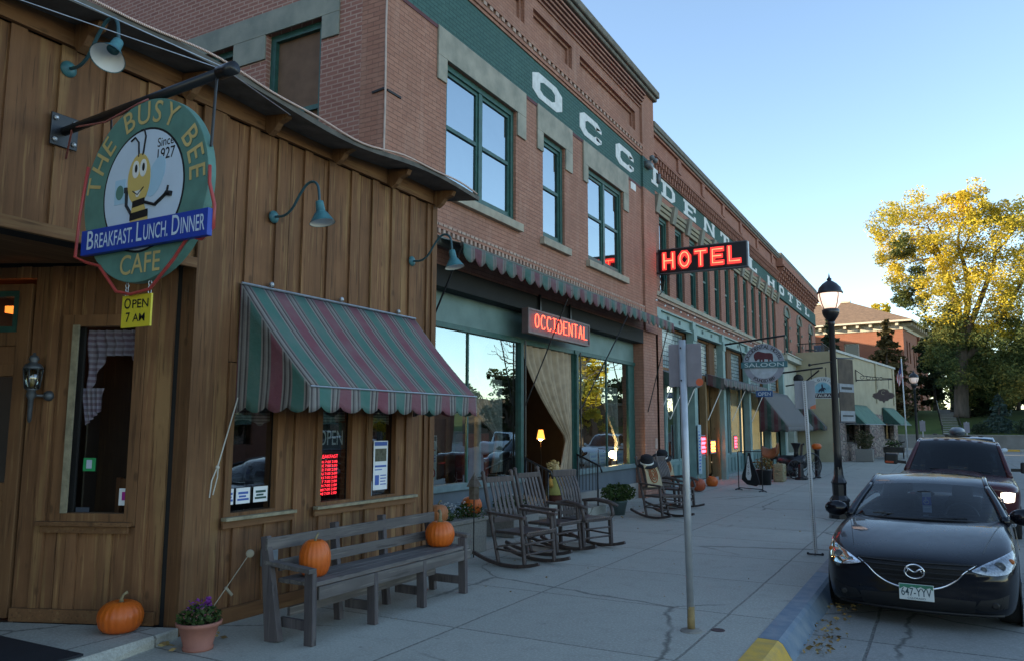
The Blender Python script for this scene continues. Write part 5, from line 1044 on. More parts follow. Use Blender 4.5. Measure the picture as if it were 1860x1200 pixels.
# ------------------------------------------------------------------ street furniture
def leaf_mat(name, cols, rough=.7, trans=.25, by_z=None):
    """leaves whose own colour varies leaf by leaf"""
    m, t, b = newmat(name); g = nd(t, 'NewGeometry'); cr = nd(t, 'ValToRGB'); e = cr.color_ramp.elements
    e[0].position = 0; e[0].color = c4(cols[0]); e[1].position = 1; e[1].color = c4(cols[-1])
    for i, c in enumerate(cols[1:-1]): k = e.new((i+1)/(len(cols)-1)); k.color = c4(c)
    f = g.outputs['Random Per Island']
    if by_z:
        tc = nd(t, 'TexCoord'); n = noise(t, tc.outputs['Object'], by_z, 3)
        f = math_(t, 'ADD', math_(t, 'MULTIPLY', f, .45), math_(t, 'MULTIPLY_ADD', ramp(t, n, .3, .7), .7, -.08))
    t.links.new(f, cr.inputs[0]); t.links.new(cr.outputs[0], b.inputs['Base Color']); b.inputs['Roughness'].default_value = rough; b.inputs['Specular IOR Level'].default_value = .2
    if trans:
        tr = nd(t, 'BsdfTranslucent'); t.links.new(cr.outputs[0], tr.inputs[0]); mx = nd(t, 'MixShader'); mx.inputs[0].default_value = trans
        t.links.new(b.outputs[0], mx.inputs[1]); t.links.new(tr.outputs[0], mx.inputs[2]); t.links.new(mx.outputs[0], t.nodes['Material Output'].inputs[0])
    return m
def leaves(mb, c, rad, n, size, rng=random, shell=0, flat=1.0):
    vs = []; fs = []; k0 = len(mb.v)
    for _ in range(n):
        while True:
            p = (rng.uniform(-1, 1), rng.uniform(-1, 1), rng.uniform(-1, 1)); l = p[0]**2+p[1]**2+p[2]**2
            if shell*shell < l < 1: break
        x, y, z = c[0]+p[0]*rad[0], c[1]+p[1]*rad[1], c[2]+p[2]*rad[2]
        s = size*rng.uniform(.55, 1.3); th = rng.uniform(0, 6.28); ph = rng.uniform(-1, 1)*flat; ps = rng.uniform(0, 6.28)
        ax = (math.cos(th)*math.cos(ph), math.sin(th)*math.cos(ph), math.sin(ph))
        bx = (-math.sin(th)*math.cos(ps)-math.cos(th)*math.sin(ph)*math.sin(ps), math.cos(th)*math.cos(ps)-math.sin(th)*math.sin(ph)*math.sin(ps), math.cos(ph)*math.sin(ps))
        i = len(vs)
        vs += [(x-ax[0]*s, y-ax[1]*s, z-ax[2]*s), (x+bx[0]*s*.5, y+bx[1]*s*.5, z+bx[2]*s*.5), (x+ax[0]*s, y+ax[1]*s, z+ax[2]*s), (x-bx[0]*s*.5, y-bx[1]*s*.5, z-bx[2]*s*.5)]
        fs.append((i, i+1, i+2, i+3))
    return mb.add(vs, fs)
# --- bench
M_BENCH = wood_mat('weathered_bench_wood', (.145, .128, .118), (.095, .082, .077), (.22, .20, .175), amt=.5, axis=1, island=.35)
M_BENCHZ = wood_mat('weathered_bench_post', (.12, .102, .10), (.078, .066, .068), (.18, .16, .145), amt=.4, axis=2, island=.35)
bn = thing('wooden_bench', 'long weathered grey-brown wooden bench with two pumpkins against the timber cafe wall', 'bench', (-4.57, 5.8, 0))
ya, yb = 4.62, 6.98
b = MB()
for x0, x1 in ((-4.75, -4.63), (-4.62, -4.50), (-4.49, -4.355)): b.box(x0, x1, ya+.1, yb, .435, .47)
b.build('seat', M_BENCH, bn, bevel=.005)
MB().box(-4.372, -4.345, ya+.14, yb+.02, .33, .43).build('apron', M_BENCH, bn, bevel=.004)
b = MB(); b.bar((-4.79, ya, .74), (-4.79, yb-.02, .735), .025, .10).build('backrest', M_BENCH, bn, bevel=.004)
b = MB(); b.bar((-4.765, ya+.12, .565), (-4.765, yb-.06, .56), .025, .09).build('backrest', M_BENCH, bn, bevel=.004)
for y in (5.45, 6.12, 6.90): MB().bar((-4.74, y, 0), (-4.825, y, .83 if y < 6.5 else .76), .05, .07).build('back_leg', M_BENCHZ, bn, bevel=.004)
MB().bar((-4.70, ya+.03, 0), (-4.83, ya+.03, .80), .06, .15, (1, 0, 0), .05, .07).build('back_leg', M_BENCHZ, bn, bevel=.005)
for y in (4.70, 5.46, 6.18, 6.90): MB().bar((-4.37, y, 0), (-4.385, y, .43 if 5 < y < 6.5 else .55), .05, .085, (1, 0, 0)).build('front_leg', M_BENCHZ, bn, bevel=.004)
for y in (4.665, 6.94): MB().bar((-4.82, y, .60), (-4.33, y, .565), .085, .035).build('armrest', M_BENCH, bn, bevel=.005)
for y in (4.72, 5.50, 6.22, 6.86): MB().bar((-4.73, y+.03, .13), (-4.40, y+.03, .13), .035, .075).build('stretcher', M_BENCHZ, bn)
b = MB(); b.bar((-4.70, 4.8, .2), (-4.70, 6.85, .2), .03, .07).build('long_stretcher', M_BENCH, bn)
# --- pumpkins
def pumpkin(p, r, h, label, m, rz=0, stem=.07, group=None, lean=0):
    t = local('pumpkin', label, 'pumpkin', p, rz, group)
    pr = [(.001, .06*h), (.35*r, .0), (.68*r, .03*h), (.9*r, .18*h), (r, .45*h), (.95*r, .68*h), (.75*r, .88*h), (.42*r, .985*h), (.15*r, .95*h), (.001, .93*h)]
    # smooth the profile
    q = []
    for i in range(len(pr)-1):
        a, b_, c, d = [Vector(pr[min(max(j, 0), len(pr)-1)]+(0,)) for j in (i-1, i, i+1, i+2)]
        for k in range(3): u = k/3; v = .5*((2*b_)+(-a+c)*u+(2*a-5*b_+4*c-d)*u*u+(-a+3*b_-3*c+d)*u**3); q.append((max(.001, v.x), v.y))
    q.append(pr[-1]); MB().lathe(q, (0, 0, 0), 80, ribs=20, ribamp=.035).build('flesh', m, t, True)
    s = stem; MB().tube([(0, 0, .93*h), (0, 0, .93*h+s*.5), (s*.25, 0, .93*h+s), (s*.6, .02, .93*h+s*1.3)], [s*.35, s*.2, s*.16, s*.2], 7).build('stem', M_STEM, t, True); return t
M_STEM = mat('dry_stem', (.24, .19, .10), .9, var=.3, vscale=20)
M_PUMP = mat('pumpkin_skin', (.58, .118, .010), .42, col2=(.46, .085, .010), vscale=5, spec=.4, bmp=.08, bscale=30)
M_PUMPR = mat('red_pumpkin_skin', (.40, .075, .022), .45, col2=(.30, .06, .02), vscale=5, spec=.4)
pumpkin((-5.72, 4.03, .087), .168, .235, 'big round pumpkin with short pale stem on the raised entry slab', M_PUMP, .4, .06)
pumpkin((-4.56, 4.93, .47), .128, .29, 'tall pumpkin behind the armrest at the near end of the bench', M_PUMP, 1.1, .05)
pumpkin((-4.57, 6.76, .47), .15, .25, 'pumpkin with a dry stem at the far end of the bench', M_PUMP, 2, .09)
pumpkin((-5.72, 8.42, .47), .13, .22, 'paler pumpkin half hidden by the bench end on the concrete planter', mat('pale_pumpkin_skin', (.48, .17, .06), .5), .3, .05)
pumpkin((-5.72, 9.22, .5), .145, .23, 'round pumpkin on the right end of the concrete planter', M_PUMP, .9, .04)
pumpkin((-5.9, 22.6, 0), .17, .28, 'orange pumpkin on the pavement nearest the saloon step', M_PUMP, .4, .05)
pumpkin((-5.75, 20.6, .02), .2, .32, 'dark red pumpkin on the pavement just right of the grey pole', M_PUMPR, 1.4, .06)
pumpkin((-6.1, 19.0, .34), .2, .28, 'orange pumpkin beside the far rocking chair under the brick pier', M_PUMP, .2, .05)
# --- terracotta pot with flowers and a dried poppy stalk
M_TERRA = mat('terracotta', (.34, .14, .10), .75, col2=(.27, .11, .08), vscale=7, bmp=.15)
tp = thing('flower_pot', 'terracotta pot of small pink and purple flowers at the corner of the timber cafe', 'flower pot', (-5.05, 4.22, 0))
MB().lathe([(.11, 0), (.115, .02), (.105, .025), (.145, .17), (.165, .18), (.17, .205), (.155, .21), (.14, .18)], (-5.05, 4.22, 0), 28).build('pot', M_TERRA, tp, True)
MB().lathe([(.001, .175), (.14, .175)], (-5.05, 4.22, 0), 20).build('soil', M_DARK, tp)
M_LEAFD = leaf_mat('dark_leaves', [(.02, .045, .012), (.045, .08, .02), (.08, .12, .035), (.05, .06, .03)])
M_FLOW = leaf_mat('pink_petals', [(.30, .10, .16), (.42, .16, .14), (.36, .2, .2), (.5, .3, .3)]); M_PURP = leaf_mat('purple_petals', [(.16, .03, .22), (.24, .05, .3)])
b = MB(); leaves(b, (-5.05, 4.22, .24), (.16, .16, .08), 620, .022); b.build('leaves', M_LEAFD, tp)
b = MB(); leaves(b, (-5.04, 4.21, .26), (.14, .14, .06), 130, .013); b.build('flowers', M_FLOW, tp)
b = MB(); leaves(b, (-5.09, 4.24, .31), (.10, .10, .05), 50, .018); leaves(b, (-5.02, 4.27, .34), (.03, .03, .04), 40, .016); b.build('flowers', M_PURP, tp)
b = MB(); b.tube([(-5.03, 4.26, .22), (-5.12, 4.75, .62)], .004, 5); b.lathe([(.001, 0), (.03, .004), (.034, .012), (.028, .02), (.001, .024)], (-5.12, 4.76, .625), 14, (.7, -.6, .2)); b.bar((-5.1, 4.5, .40), (-5.09, 4.56, .33), .02, .02)
tag(b.build('garden_stake', mat('dried_stake', (.36, .31, .22), .8, var=.3)), 'thin slanting garden stake with a pale round disc rising from the terracotta pot', 'garden stake', base=(-5.05, 4.3, .22))
# --- concrete planter 1 and birdhouse lantern
M_AGG = mat('exposed_aggregate', (.26, .24, .21), .95, col2=(.19, .175, .15), vscale=40, bmp=.7, bscale=90)
def planter(p, sx, sy, h, label, n=500, flowers=None):
    t = local('planter', label, 'planter', p)
    b = MB(); b.box(-sx, sx, -sy, sy, 0, h*.88); b.box(-sx-.02, sx+.02, -sy-.02, sy+.02, h*.88+.001, h); b.build('tub', M_AGG, t, bevel=.012)
    b = MB()
    for i in range(7): leaves(b, (random.uniform(-sx, sx)*.8, random.uniform(-sy, sy)*.8, h+.06), (.16, .16, .13), n//7, .026)
    b.build('plants', M_LEAFD, t)
    b = MB(); leaves(b, (0, 0, h+.12), (sx, sy, .10), n//6, .014); b.build('blossoms', flowers or M_WHITEB, t); return t
M_WHITEB = leaf_mat('white_petals', [(.55, .55, .55), (.65, .62, .6)], trans=0)
planter((-5.8, 8.85, 0), .25, .5, .47, 'concrete planter of small white flowers past the far end of the bench', 900)
planter((-6.05, 11.0, 0), .25, .42, .42, 'weathered planter of trailing greenery behind the first two rocking chairs', 700)
bl = thing('birdhouse_lantern', 'rusty birdhouse-shaped lantern on a thin rod above the concrete planter', 'lantern', (-5.42, 8.8, .5)); c = (-5.42, 8.8)
M_RUST = mat('rusty_tin', (.12, .085, .06), .8, .3, col2=(.2, .17, .14), vscale=15, bmp=.2)
MB().lathe([(.075, .74), (.075, .90), (.085, .905)], c+(0,), 6).build('case', M_RUST, bl); MB().lathe([(.115, .905), (.03, 1.04), (.012, 1.06), (.002, 1.09)], c+(0,), 6).build('roof', M_RUST, bl); MB().tube([(c[0], c[1], .0), (c[0], c[1], .74)], .008).build('rod', M_BLACK, bl)
# --- rocking chairs
M_CHAIR = wood_mat('dark_rocker_wood', (.088, .064, .056), (.055, .041, .038), (.135, .10, .085), amt=.5, island=.3, rough=.55, spec=.4)
def turned(a, b_, r, rings=6):
    a, b_ = Vector(a), Vector(b_); n = 28; pts = [a.lerp(b_, i/n) for i in range(n+1)]
    return pts, [r*(1-.18*(1 if (i % 5 == 2 and 6 < i < 22) else 0))*(1-.2*abs(i/n-.5)) for i in range(n+1)]
def rocker(label, loc, rz, curved=False, group='dark rocking chairs on the pavement', sc=1):
    """faces +x in its own frame"""
    t = local('rocking_chair', label, 'rocking chair', loc, rz, group)
    for y in (-.29, .29):
        def rk(u): x = -.60+1.08*u; return (x, y, .022+.30*(x+.02)**2)
        b = MB(); n = 18
        for i in range(n): b.bar(rk(i/n), rk((i+1)/n), .032, .04)
        b.build('rocker', M_CHAIR, t)
    P_ = dict(fl=((.24, .035), (.20, .66)), bl=((-.16, .035), (-.50, 1.10)))
    for s in (-1, 1):
        y = s*.28
        if not curved:
            MB().tube(*turned((.25, y, .03), (.19, y*1.02, .60), .027)).build('front_leg', M_CHAIR, t, True)
            p, r = turned((-.17, y, .03), (-.46, y*.94, 1.08), .026); MB().tube(p+[Vector((-.468, y*.94, 1.105)), Vector((-.474, y*.94, 1.13))], r+[.03, .012]).build('back_post', M_CHAIR, t, True)
        else:
            MB().bar((.24, y, .03), (.22, y, .40), .045, .05, (1, 0, 0)).build('front_leg', M_CHAIR, t, bevel=.006)
            MB().bar((-.20, y, .03), (-.24, y*.95, .62), .04, .05, (1, 0, 0)).build('back_post', M_CHAIR, t, bevel=.006)
            b = MB(); b.tube([(.22, y, .40), (.27, y*1.05, .46), (.24, y*1.08, .54), (.20, y*1.08, .60)], .024, 8); b.build('arm_support', M_CHAIR, t, True)
        b = MB()
        if curved: b.tube([(-.30, y*.98, .62), (-.05, y*1.05, .645), (.18, y*1.12, .62), (.34, y*1.1, .585)], [.022, .028, .032, .02], 8)
        else: b.bar((-.34, y*1.03, .63), (.27, y*1.06, .60), .065, .028)
        b.build('armrest', M_CHAIR, t, curved)
    MB().box(-.24, .27, -.27, .27, .385, .42).build('seat', M_CHAIR, t, bevel=.01)
    b = MB(); b.tube([(.275, -.26+.02*i, .425+.006*(i % 2)) for i in range(27)], .010, 5); b.build('seat_edge', mat('woven_rush', (.17, .13, .11), .8, var=.5, vscale=60), t)
    b = MB()
    for z in (.17, .29): b.tube([(.235, -.27, z), (.235, .27, z)], .013, 7)
    for y in (-.285, .285): b.tube([(-.2, y, .2), (.235, y, .19)], .013, 7)
    b.tube([(-.215, -.27, .22), (-.215, .27, .22)], .013, 7); b.build('stretcher', M_CHAIR, t, True)
    if not curved:
        for z0, z1, dx in ((.50, .57, -.285), (.98, 1.05, -.425)): b = MB(); b.bar((dx, -.25, z0+.035), (dx, .25, z0+.035), .022, z1-z0); b.build('back_rail', M_CHAIR, t, bevel=.006)
        for k in range(5): MB().bar((-.295, -.16+.08*k, .57), (-.42, -.155+.0775*k, .98), .045, .012, (1, 0, 0)).build('slat', M_CHAIR, t)
    else:
        def cv(z): return -.24-.18*((z-.42)/.65)-.10*math.sin((z-.42)/.65*math.pi)*-.5-.16*max(0, (z-.8))**1.3
        for k in range(7):
            y = -.165+.055*k; pts = [(cv(.42+.55*i/10), y*(1+.12*i/10), .42+.55*i/10) for i in range(11)]; b = MB()
            for p, q in zip(pts, pts[1:]): b.bar(p, q, .04, .013, (1, 0, 0))
            b.build('slat', M_CHAIR, t)
        b = MB(); b.bar((cv(1.0), -.24, 1.015), (cv(1.0), .24, 1.015), .024, .10); b.build('crest_rail', M_CHAIR, t, bevel=.012)
        b = MB(); b.bar((cv(.5)+.02, -.25, .48), (cv(.5)+.02, .25, .48), .02, .05); b.build('back_rail', M_CHAIR, t)
    return t
a_ = rocker('nearest rocking chair, straight slatted back, first past the bench', (-4.60, 8.66, 0), R(-13))
dup(a_, (-4.68, 9.66, 0), R(-9), 'straight-backed rocking chair second past the bench, before the curved one')
c_ = rocker('rocking chair with tall curved many-slatted back, third past the bench', (-4.49, 10.27, 0), R(-20), True)
dup(a_, (-4.66, 14.35, 0), R(-28), 'rocking chair with a burlap scarecrow panel hung over its back'); dup(c_, (-4.95, 16.1, 0), R(-14), 'curved-back rocking chair partly behind the grey pole')
# --- scarecrow ornaments, entrance doll
M_BURLAP = stripe_mat('burlap', 2, .02, 0, [(0, (.42, .34, .2)), (.5, (.34, .26, .15))], soft=.25)
def scare(p, rz, label, s=1):
    t = local('scarecrow_decoration', label, 'decoration', p, rz)
    b = MB(); b.grid(lambda u, v: (.07+.02*math.sin(v*4)+.17*v*s, (-.16+.32*u)*s*(1+.2*v), (.0-.42*v)*s), 6, 8); b.build('burlap', M_BURLAP, t, solid=.012)
    b = MB()
    for k in range(3): b.tube([(.105+.17*s*(.45-.5*(.12+.05*k)*math.sin(a)/.42*1.0), (.03+.035*k)*s*math.cos(a), (-.19+(.05+.05*k)*math.sin(a))*s) for a in [2*math.pi*i/14 for i in range(14)]], .009, 5, True)
    b.build('painted_swirl', mat('rust_orange_paint', (.36, .10, .03), .8), t)
    b = MB(); b.lathe([(.22, 0), (.21, .012), (.13, .02), (.12, .14), (.095, .165), (.001, .17)], (0, 0, 0), 18, (.35, -.25, 1)); b.build('hat', mat('black_felt', (.012, .012, .014), .9), t, True)
    b = MB(); b.lathe([(.133, .02), (.130, .055)], (0, 0, 0), 18, (.35, -.25, 1)); b.build('hat_band', M_WHITE, t, True)
scare((-5.02, 14.45, .98), R(-28), 'burlap scarecrow face panel in a black hat on the fourth rocking chair back')
scare((-5.55, 17.0, 1.0), R(-18), 'second burlap scarecrow face in a dark hat beyond the curved rocking chair', .9)
dl = local('scarecrow_doll', 'small straw doll in a yellow-green dress standing on the hotel entrance step', 'doll', (-6.25, 12.95, .29), R(-15))
MB().lathe([(.12, .0), (.14, .01), (.115, .16), (.13, .18), (.001, .2)], (0, 0, 0), 14).build('boots', mat('dark_red_cloth', (.09, .025, .015), .9), dl, True)
MB().lathe([(.17, .17), (.175, .19), (.11, .45), (.075, .52), (.05, .55)], (0, 0, 0), 16).build('dress', mat('olive_yellow_cloth', (.30, .26, .07), .9, var=.2, vscale=14), dl, True)
b = MB(); b.sphere((0, 0, .64), .085, 14, (1, 1, 1.2)); b.build('head', mat('straw_cloth', (.45, .33, .16), .9), dl, True)
b = MB(); leaves(b, (-.03, 0, .66), (.11, .13, .13), 240, .035, shell=.75); b.build('straw_hair', leaf_mat('straw', [(.45, .32, .12), (.55, .42, .2), (.4, .25, .08)], trans=0), dl)
b = MB(); b.tube([(0, -.07, .49), (.03, -.17, .43), (.1, -.23, .34)], [.03, .04, .05], 8); b.tube([(0, .07, .49), (.03, .16, .42), (.08, .18, .33)], [.03, .04, .05], 8); b.build('sleeves', mat('ochre_cloth', (.42, .22, .04), .9), dl, True)
b = MB(); b.sphere((.13, .0, .35), .03, 8); b.build('patch', mat('orange_patch', (.5, .2, .03), .8), dl, True)
# --- entry handrails and potted shrub
def handrail(y, label):
    t = thing('handrail', label, 'handrail', (-6.3, y, 0)); b = MB(); b.tube([(-6.42, y, 1.14), (-5.92, y, .92), (-5.88, y, .80)], .02, 8); b.build('rail', M_BLACK, t, True)
    for x, z in ((-6.40, 1.13), (-5.97, .93)): MB().tube([(x, y, 0), (x, y, z)], .016, 7).build('post', M_BLACK, t, True)
    b = MB(); [b.tube([(-6.36+.07*i, y, .45), (-6.36+.07*i, y, 1.1-.03*i)], .007, 5) for i in range(6)]; b.build('baluster', M_BLACK, t)
handrail(12.1, 'black iron handrail left of the hotel entrance step'); handrail(14.3, 'black iron handrail right of the hotel entrance step, above the potted shrub')
pt = thing('potted_shrub', 'dark green leafy shrub in a slate pot below the far shop window', 'potted plant', (-5.6, 14.4, 0))
MB().lathe([(.13, 0), (.18, .24), (.2, .25), (.19, .27)], (-5.6, 14.4, 0), 18).build('pot', mat('slate_pot', (.10, .14, .14), .6), pt, True); b = MB(); leaves(b, (-5.6, 14.4, .42), (.34, .42, .17), 700, .045); b.build('leaves', M_LEAFD, pt)
# --- parking sign pole, near
M_GALV = mat('galvanised_pole', (.44, .45, .46), .45, .55, col2=(.34, .35, .36), vscale=7, spec=.5)
M_ALU = mat('aluminium_sign_back', (.22, .20, .22), .6, .3, col2=(.28, .26, .28), vscale=6)
p1 = thing('parking_sign_pole', 'round grey steel pole with the blank back of a sign, nearest on the pavement', 'sign pole', (-1.93, 6.58, 0))
MB().tube([(-1.925, 6.58, 0), (-1.945, 6.58, 2.43)], .0305, 20).build('pole', M_GALV, p1, True)
b = MB(); b.tube([(-1.925, 6.58, .0), (-1.925, 6.58, .20)], .0312, 20); b.build('base_stain', mat('rust_stain', (.30, .21, .09), .8, var=.4, vscale=14), p1, True)
b = MB(); b.fbox(frY(6.62), -2.08, -1.79, 2.03, 2.40, -.004, .0); b.build('sign_plate', M_ALU, p1, bevel=.002)
MB().prism([(-1.81+.032*math.cos(a), 2.065+.032*math.sin(a)) for a in [math.pi*i/10 for i in range(20)]], frY(6.62), .001, .002).build('orange_sticker', mat('orange_sticker', (.65, .13, .05), .5), p1)
b = MB(); [b.lathe([(.008, 0), (.006, .006)], (-1.95, 6.549, z), 8, (0, -1, 0)) for z in (2.08, 2.36)]; b.build('bolt', M_BLACK, p1)
b = MB(); b.lathe([(.10, -.01), (.085, .012), (.04, .02), (.031, .022)], (-1.925, 6.58, 0), 18); b.build('concrete_collar', M_AGG, p1, True)
t = MB().lathe([(.001, .002), (.055, .004), (.06, 0)], (-1.74, 6.72, 0), 16, sx=1); tag(t.build('utility_cap', mat('rusty_cap', (.06, .03, .03), .7)), 'small rusty round utility cap in the pavement beside the near pole', 'utility cap', base=(-1.74, 6.72, 0))
p2 = thing('perforated_sign_post', 'leaning perforated square steel post with the back of a sign, by the black car', 'sign post', (-1.57, 11.17, 0))
m_perf, t_, b_ = newmat('perforated_steel'); b_.inputs['Metallic'].default_value = .5; b_.inputs['Roughness'].default_value = .5
tc = nd(t_, 'TexCoord'); sp = nd(t_, 'SeparateXYZ'); t_.links.new(tc.outputs['Object'], sp.inputs[0])
dz = math_(t_, 'SUBTRACT', math_(t_, 'FRACT', math_(t_, 'MULTIPLY', sp.outputs[2], 1/.0254)), .5); dx = math_(t_, 'MULTIPLY', math_(t_, 'ADD', sp.outputs[0], math_(t_, 'MULTIPLY', sp.outputs[2], .0217)), 1/.0254)
rr = math_(t_, 'ADD', math_(t_, 'MULTIPLY', dz, dz), math_(t_, 'MULTIPLY', dx, dx)); t_.links.new(mixc(t_, ramp(t_, rr, .07, .1), (.02, .02, .02), (.45, .46, .47)), b_.inputs['Base Color'])
MB().bar((-1.57, 11.17, 0), (-1.62, 11.17, 2.31), .046, .046, (0, 1, 0)).build('post', m_perf, p2, bevel=.004)
MB().fbox(frY(11.21), -1.755, -1.49, 1.93, 2.315, -.004, 0).build('sign_plate', mat('aluminium_back', (.30, .31, .33), .55, .3, var=.15), p2, bevel=.002)
MB().prism([(-1.49, 1.93), (-1.49, 1.99), (-1.56, 1.96), (-1.56, 1.93)], frY(11.21), .001, .002).build('orange_sticker', mat('orange_red_sticker', (.6, .16, .07), .5), p2)
b = MB(); b.tube([(-1.66, 11.15, .02), (-1.48, 11.15, .02)], .012, 6); b.sphere((-1.66, 11.15, .025), .02, 8); b.sphere((-1.48, 11.15, .025), .02, 8); b.build('base_bracket', M_BLACK, p2)
# --- street lamps
M_LAMPB = mat('black_lamp_iron', (.010, .010, .012), .38, var=.3, spec=.6)
m_globe, t_, b_ = newmat('frosted_globe'); b_.inputs['Base Color'].default_value = (.75, .72, .7, 1); b_.inputs['Roughness'].default_value = .15; b_.inputs['Emission Color'].default_value = (1, .68, .52, 1); b_.inputs['Emission Strength'].default_value = .48
m_globe2 = m_globe.copy(); m_globe2.name = 'unlit_globe'; m_globe2.node_tree.nodes['Principled BSDF'].inputs['Emission Strength'].default_value = .08
def street_lamp(p, label, lit=True, banner=False):
    t = local('street_lamp', label, 'street lamp', p, 0, None)
    b = MB(); b.lathe([(.20, 0), (.20, .10), (.17, .12), (.165, .30), (.185, .33), (.17, .36), (.12, .42), (.125, .62), (.14, .66), (.10, .74), (.085, .80), (.075, .95)], (0, 0, 0), 8); b.build('base', M_LAMPB, t)
    MB().lathe([(.075, .9), (.072, 1.2), (.056, 3.62), (.07, 3.64), (.07, 3.68), (.05, 3.72)], (0, 0, 0), 20, ribs=16, ribamp=.06).build('shaft', M_LAMPB, t, True)
    MB().lathe([(.06, 3.70), (.13, 3.80), (.155, 3.86), (.16, 3.92), (.13, 3.95)], (0, 0, 0), 20).build('capital', M_LAMPB, t, True)
    MB().lathe([(.11, 3.94), (.18, 4.04), (.215, 4.15), (.22, 4.22), (.21, 4.27)], (0, 0, 0), 24).build('globe', m_globe if lit else m_globe2, t, True)
    MB().lathe([(.235, 4.24), (.24, 4.27), (.22, 4.29), (.20, 4.36), (.13, 4.44), (.06, 4.49), (.035, 4.50), (.05, 4.53), (.02, 4.56), (.012, 4.60), (.002, 4.65)], (0, 0, 0), 24).build('hood', M_LAMPB, t, True)
    b = MB()
    for k in range(4): a = math.pi/4+k*math.pi/2; b.tube([(math.cos(a)*r, math.sin(a)*r, z) for r, z in ((.15, 3.94), (.2, 4.05), (.235, 4.18), (.235, 4.25))], .009, 5)
    b.build('globe_cage', M_LAMPB, t)
    return t
sl1 = street_lamp((-1.77, 15.95, 0), 'tall black street lamp with a glowing globe on the kerb by the cars', True)
bnr = thing('lamp_banner', 'narrow dark brown banner with pale caption panels hanging on the near street lamp', 'banner', (-1.66, 15.97, 1.8)); ba = Vector((.36, .93, 0))
fbn = frP((-1.71, 15.97, 0), ba, (0, 0, 1))
MB().fbox(fbn, .04, .62, 1.78, 3.0, -.006, .006).build('cloth', mat('sepia_banner', (.045, .032, .024), .8, col2=(.10, .075, .05), vscale=4), bnr)
b = MB(); b.fbox(fbn, .05, .61, 2.36, 2.52, .0065, .009); b.fbox(fbn, .05, .61, 1.80, 2.0, .0065, .009); b.build('caption_panel', mat('banner_caption', (.26, .28, .30), .7), bnr); b = MB(); b.fbox(fbn, .12, .54, 1.89, 1.92, .0095, .011); b.fbox(fbn, .12, .54, 2.41, 2.46, .0095, .011); b.build('caption', M_BLK, bnr)
b = MB(); b.tube([fbn(-.0, 3.0, 0), fbn(.66, 3.03, 0)], .013, 6); b.tube([fbn(0, 1.78, 0), fbn(.64, 1.77, 0)], .01, 6); b.build('rods', M_BLACK, bnr)
b = MB(); b.tube([(-.02, -.05, 2.93), (-.38, -.2, 2.87)], .014, 6); b.sphere((-.40, -.21, 2.87), .03, 8); b.build('side_arm', M_BLACK, sl1, True)
street_lamp((-1.17, 45, 0), 'smaller-looking unlit black street lamp far down the pavement by the flagpole', False)
# --- teardrop banner stand, planter, hay, engine, saddle
st = thing('banner_stand', 'black metal stand frame on the pavement outside the saloon', 'stand', (-4.6, 21.6, 0)); A, B_ = Vector((-4.95, 21.75, 0)), Vector((-4.24, 21.35, 0)); b = MB()
for p in (A, B_):
    b.tube([p, p+Vector((0, 0, 1.02))], .014, 6)
    for k in (-1, 1): b.tube([p+Vector((0, 0, .04)), p+Vector((.06*k, .16*k, .0))], .013, 6); b.tube([p+Vector((0, 0, .04)), p+Vector((-.12*k, .1*k, .0))], .013, 6)
b.tube([A+Vector((0, 0, .06)), B_+Vector((0, 0, .06))], .013, 6); b.tube([A+Vector((0, 0, 1.02)), B_+Vector((0, 0, 1.05))], .013, 6); b.build('frame', M_BLACK, st)
td = thing('teardrop_banner', 'black teardrop-shaped banner with a white lettered strip hanging in the stand', 'banner', (-4.6, 21.55, .3)); fT = frP((-4.95, 21.75, 0), (B_-A), (0, 0, 1))
MB().prism([(.36, 1.0), (.30, .75), (.14, .42), (.12, .28), (.3, .16), (.6, .13), (.72, .2), (.66, .42), (.5, .75), (.42, 1.0)], fT, -.012, .012).build('cloth', mat('black_cloth', (.012, .012, .014), .8), td)
MB().prism([(.36, .92), (.30, .6), (.27, .36), (.33, .28), (.42, .28), (.46, .4), (.42, .7), (.39, .92)], fT, .0125, .015).build('white_strip', M_WHITEP, td)
b = MB(); [b.text(ch, fT, .37, .70-.09*i, .06, d=.017) for i, ch in enumerate('COLD')]; b.build('lettering', M_BLK, td)
t = thing('tub_planter', 'dark tub with autumn plants and small pumpkins behind the teardrop banner', 'planter', (-4.75, 24, 0)); MB().lathe([(.2, 0), (.24, .42), (.26, .44)], (-4.72, 24, 0), 14).build('tub', M_BLACK, t, True); b = MB(); leaves(b, (-4.72, 24, .6), (.3, .3, .2), 260, .05); b.build('plants', leaf_mat('autumn_plants', [(.08, .06, .02), (.3, .12, .03), (.1, .12, .04), (.3, .2, .08)]), t)
t = thing('straw_bale', 'small straw bale standing on end between the tub planter and the black engine', 'straw bale', (-4.55, 25.6, 0)); b = MB(); b.box(-4.72, -4.4, 25.4, 25.9, 0, .55); b.build('bale', mat('straw_bale', (.34, .29, .17), .95, var=.5, vscale=30, bmp=.8), t, bevel=.04)
b = MB(); leaves(b, (-4.56, 25.65, .3), (.2, .28, .3), 300, .04, shell=.85); b.build('straw', leaf_mat('loose_straw', [(.35, .28, .14), (.28, .22, .12)], trans=0), t)
en = thing('antique_engine', 'small black antique steam engine with funnel chimney and big spoked wheel on the pavement', 'engine', (-4.35, 27.5, 0))
b = MB(); b.tube([(-4.95, 27.9, .52), (-4.1, 27.6, .55)], .22, 16); b.box(-4.9, -4.4, 27.55, 27.95, .05, .4); b.build('boiler', M_LAMPB, en, True)
MB().lathe([(.09, .7), (.07, .85), (.075, .95), (.16, 1.15), (.17, 1.17)], (-4.36, 27.65, 0), 14).build('chimney', M_LAMPB, en, True); MB().tube([(-4.2, 27.6, .7), (-4.16, 27.6, 1.1), (-4.08, 27.6, 1.14)], .04).build('pipe', M_LAMPB, en)
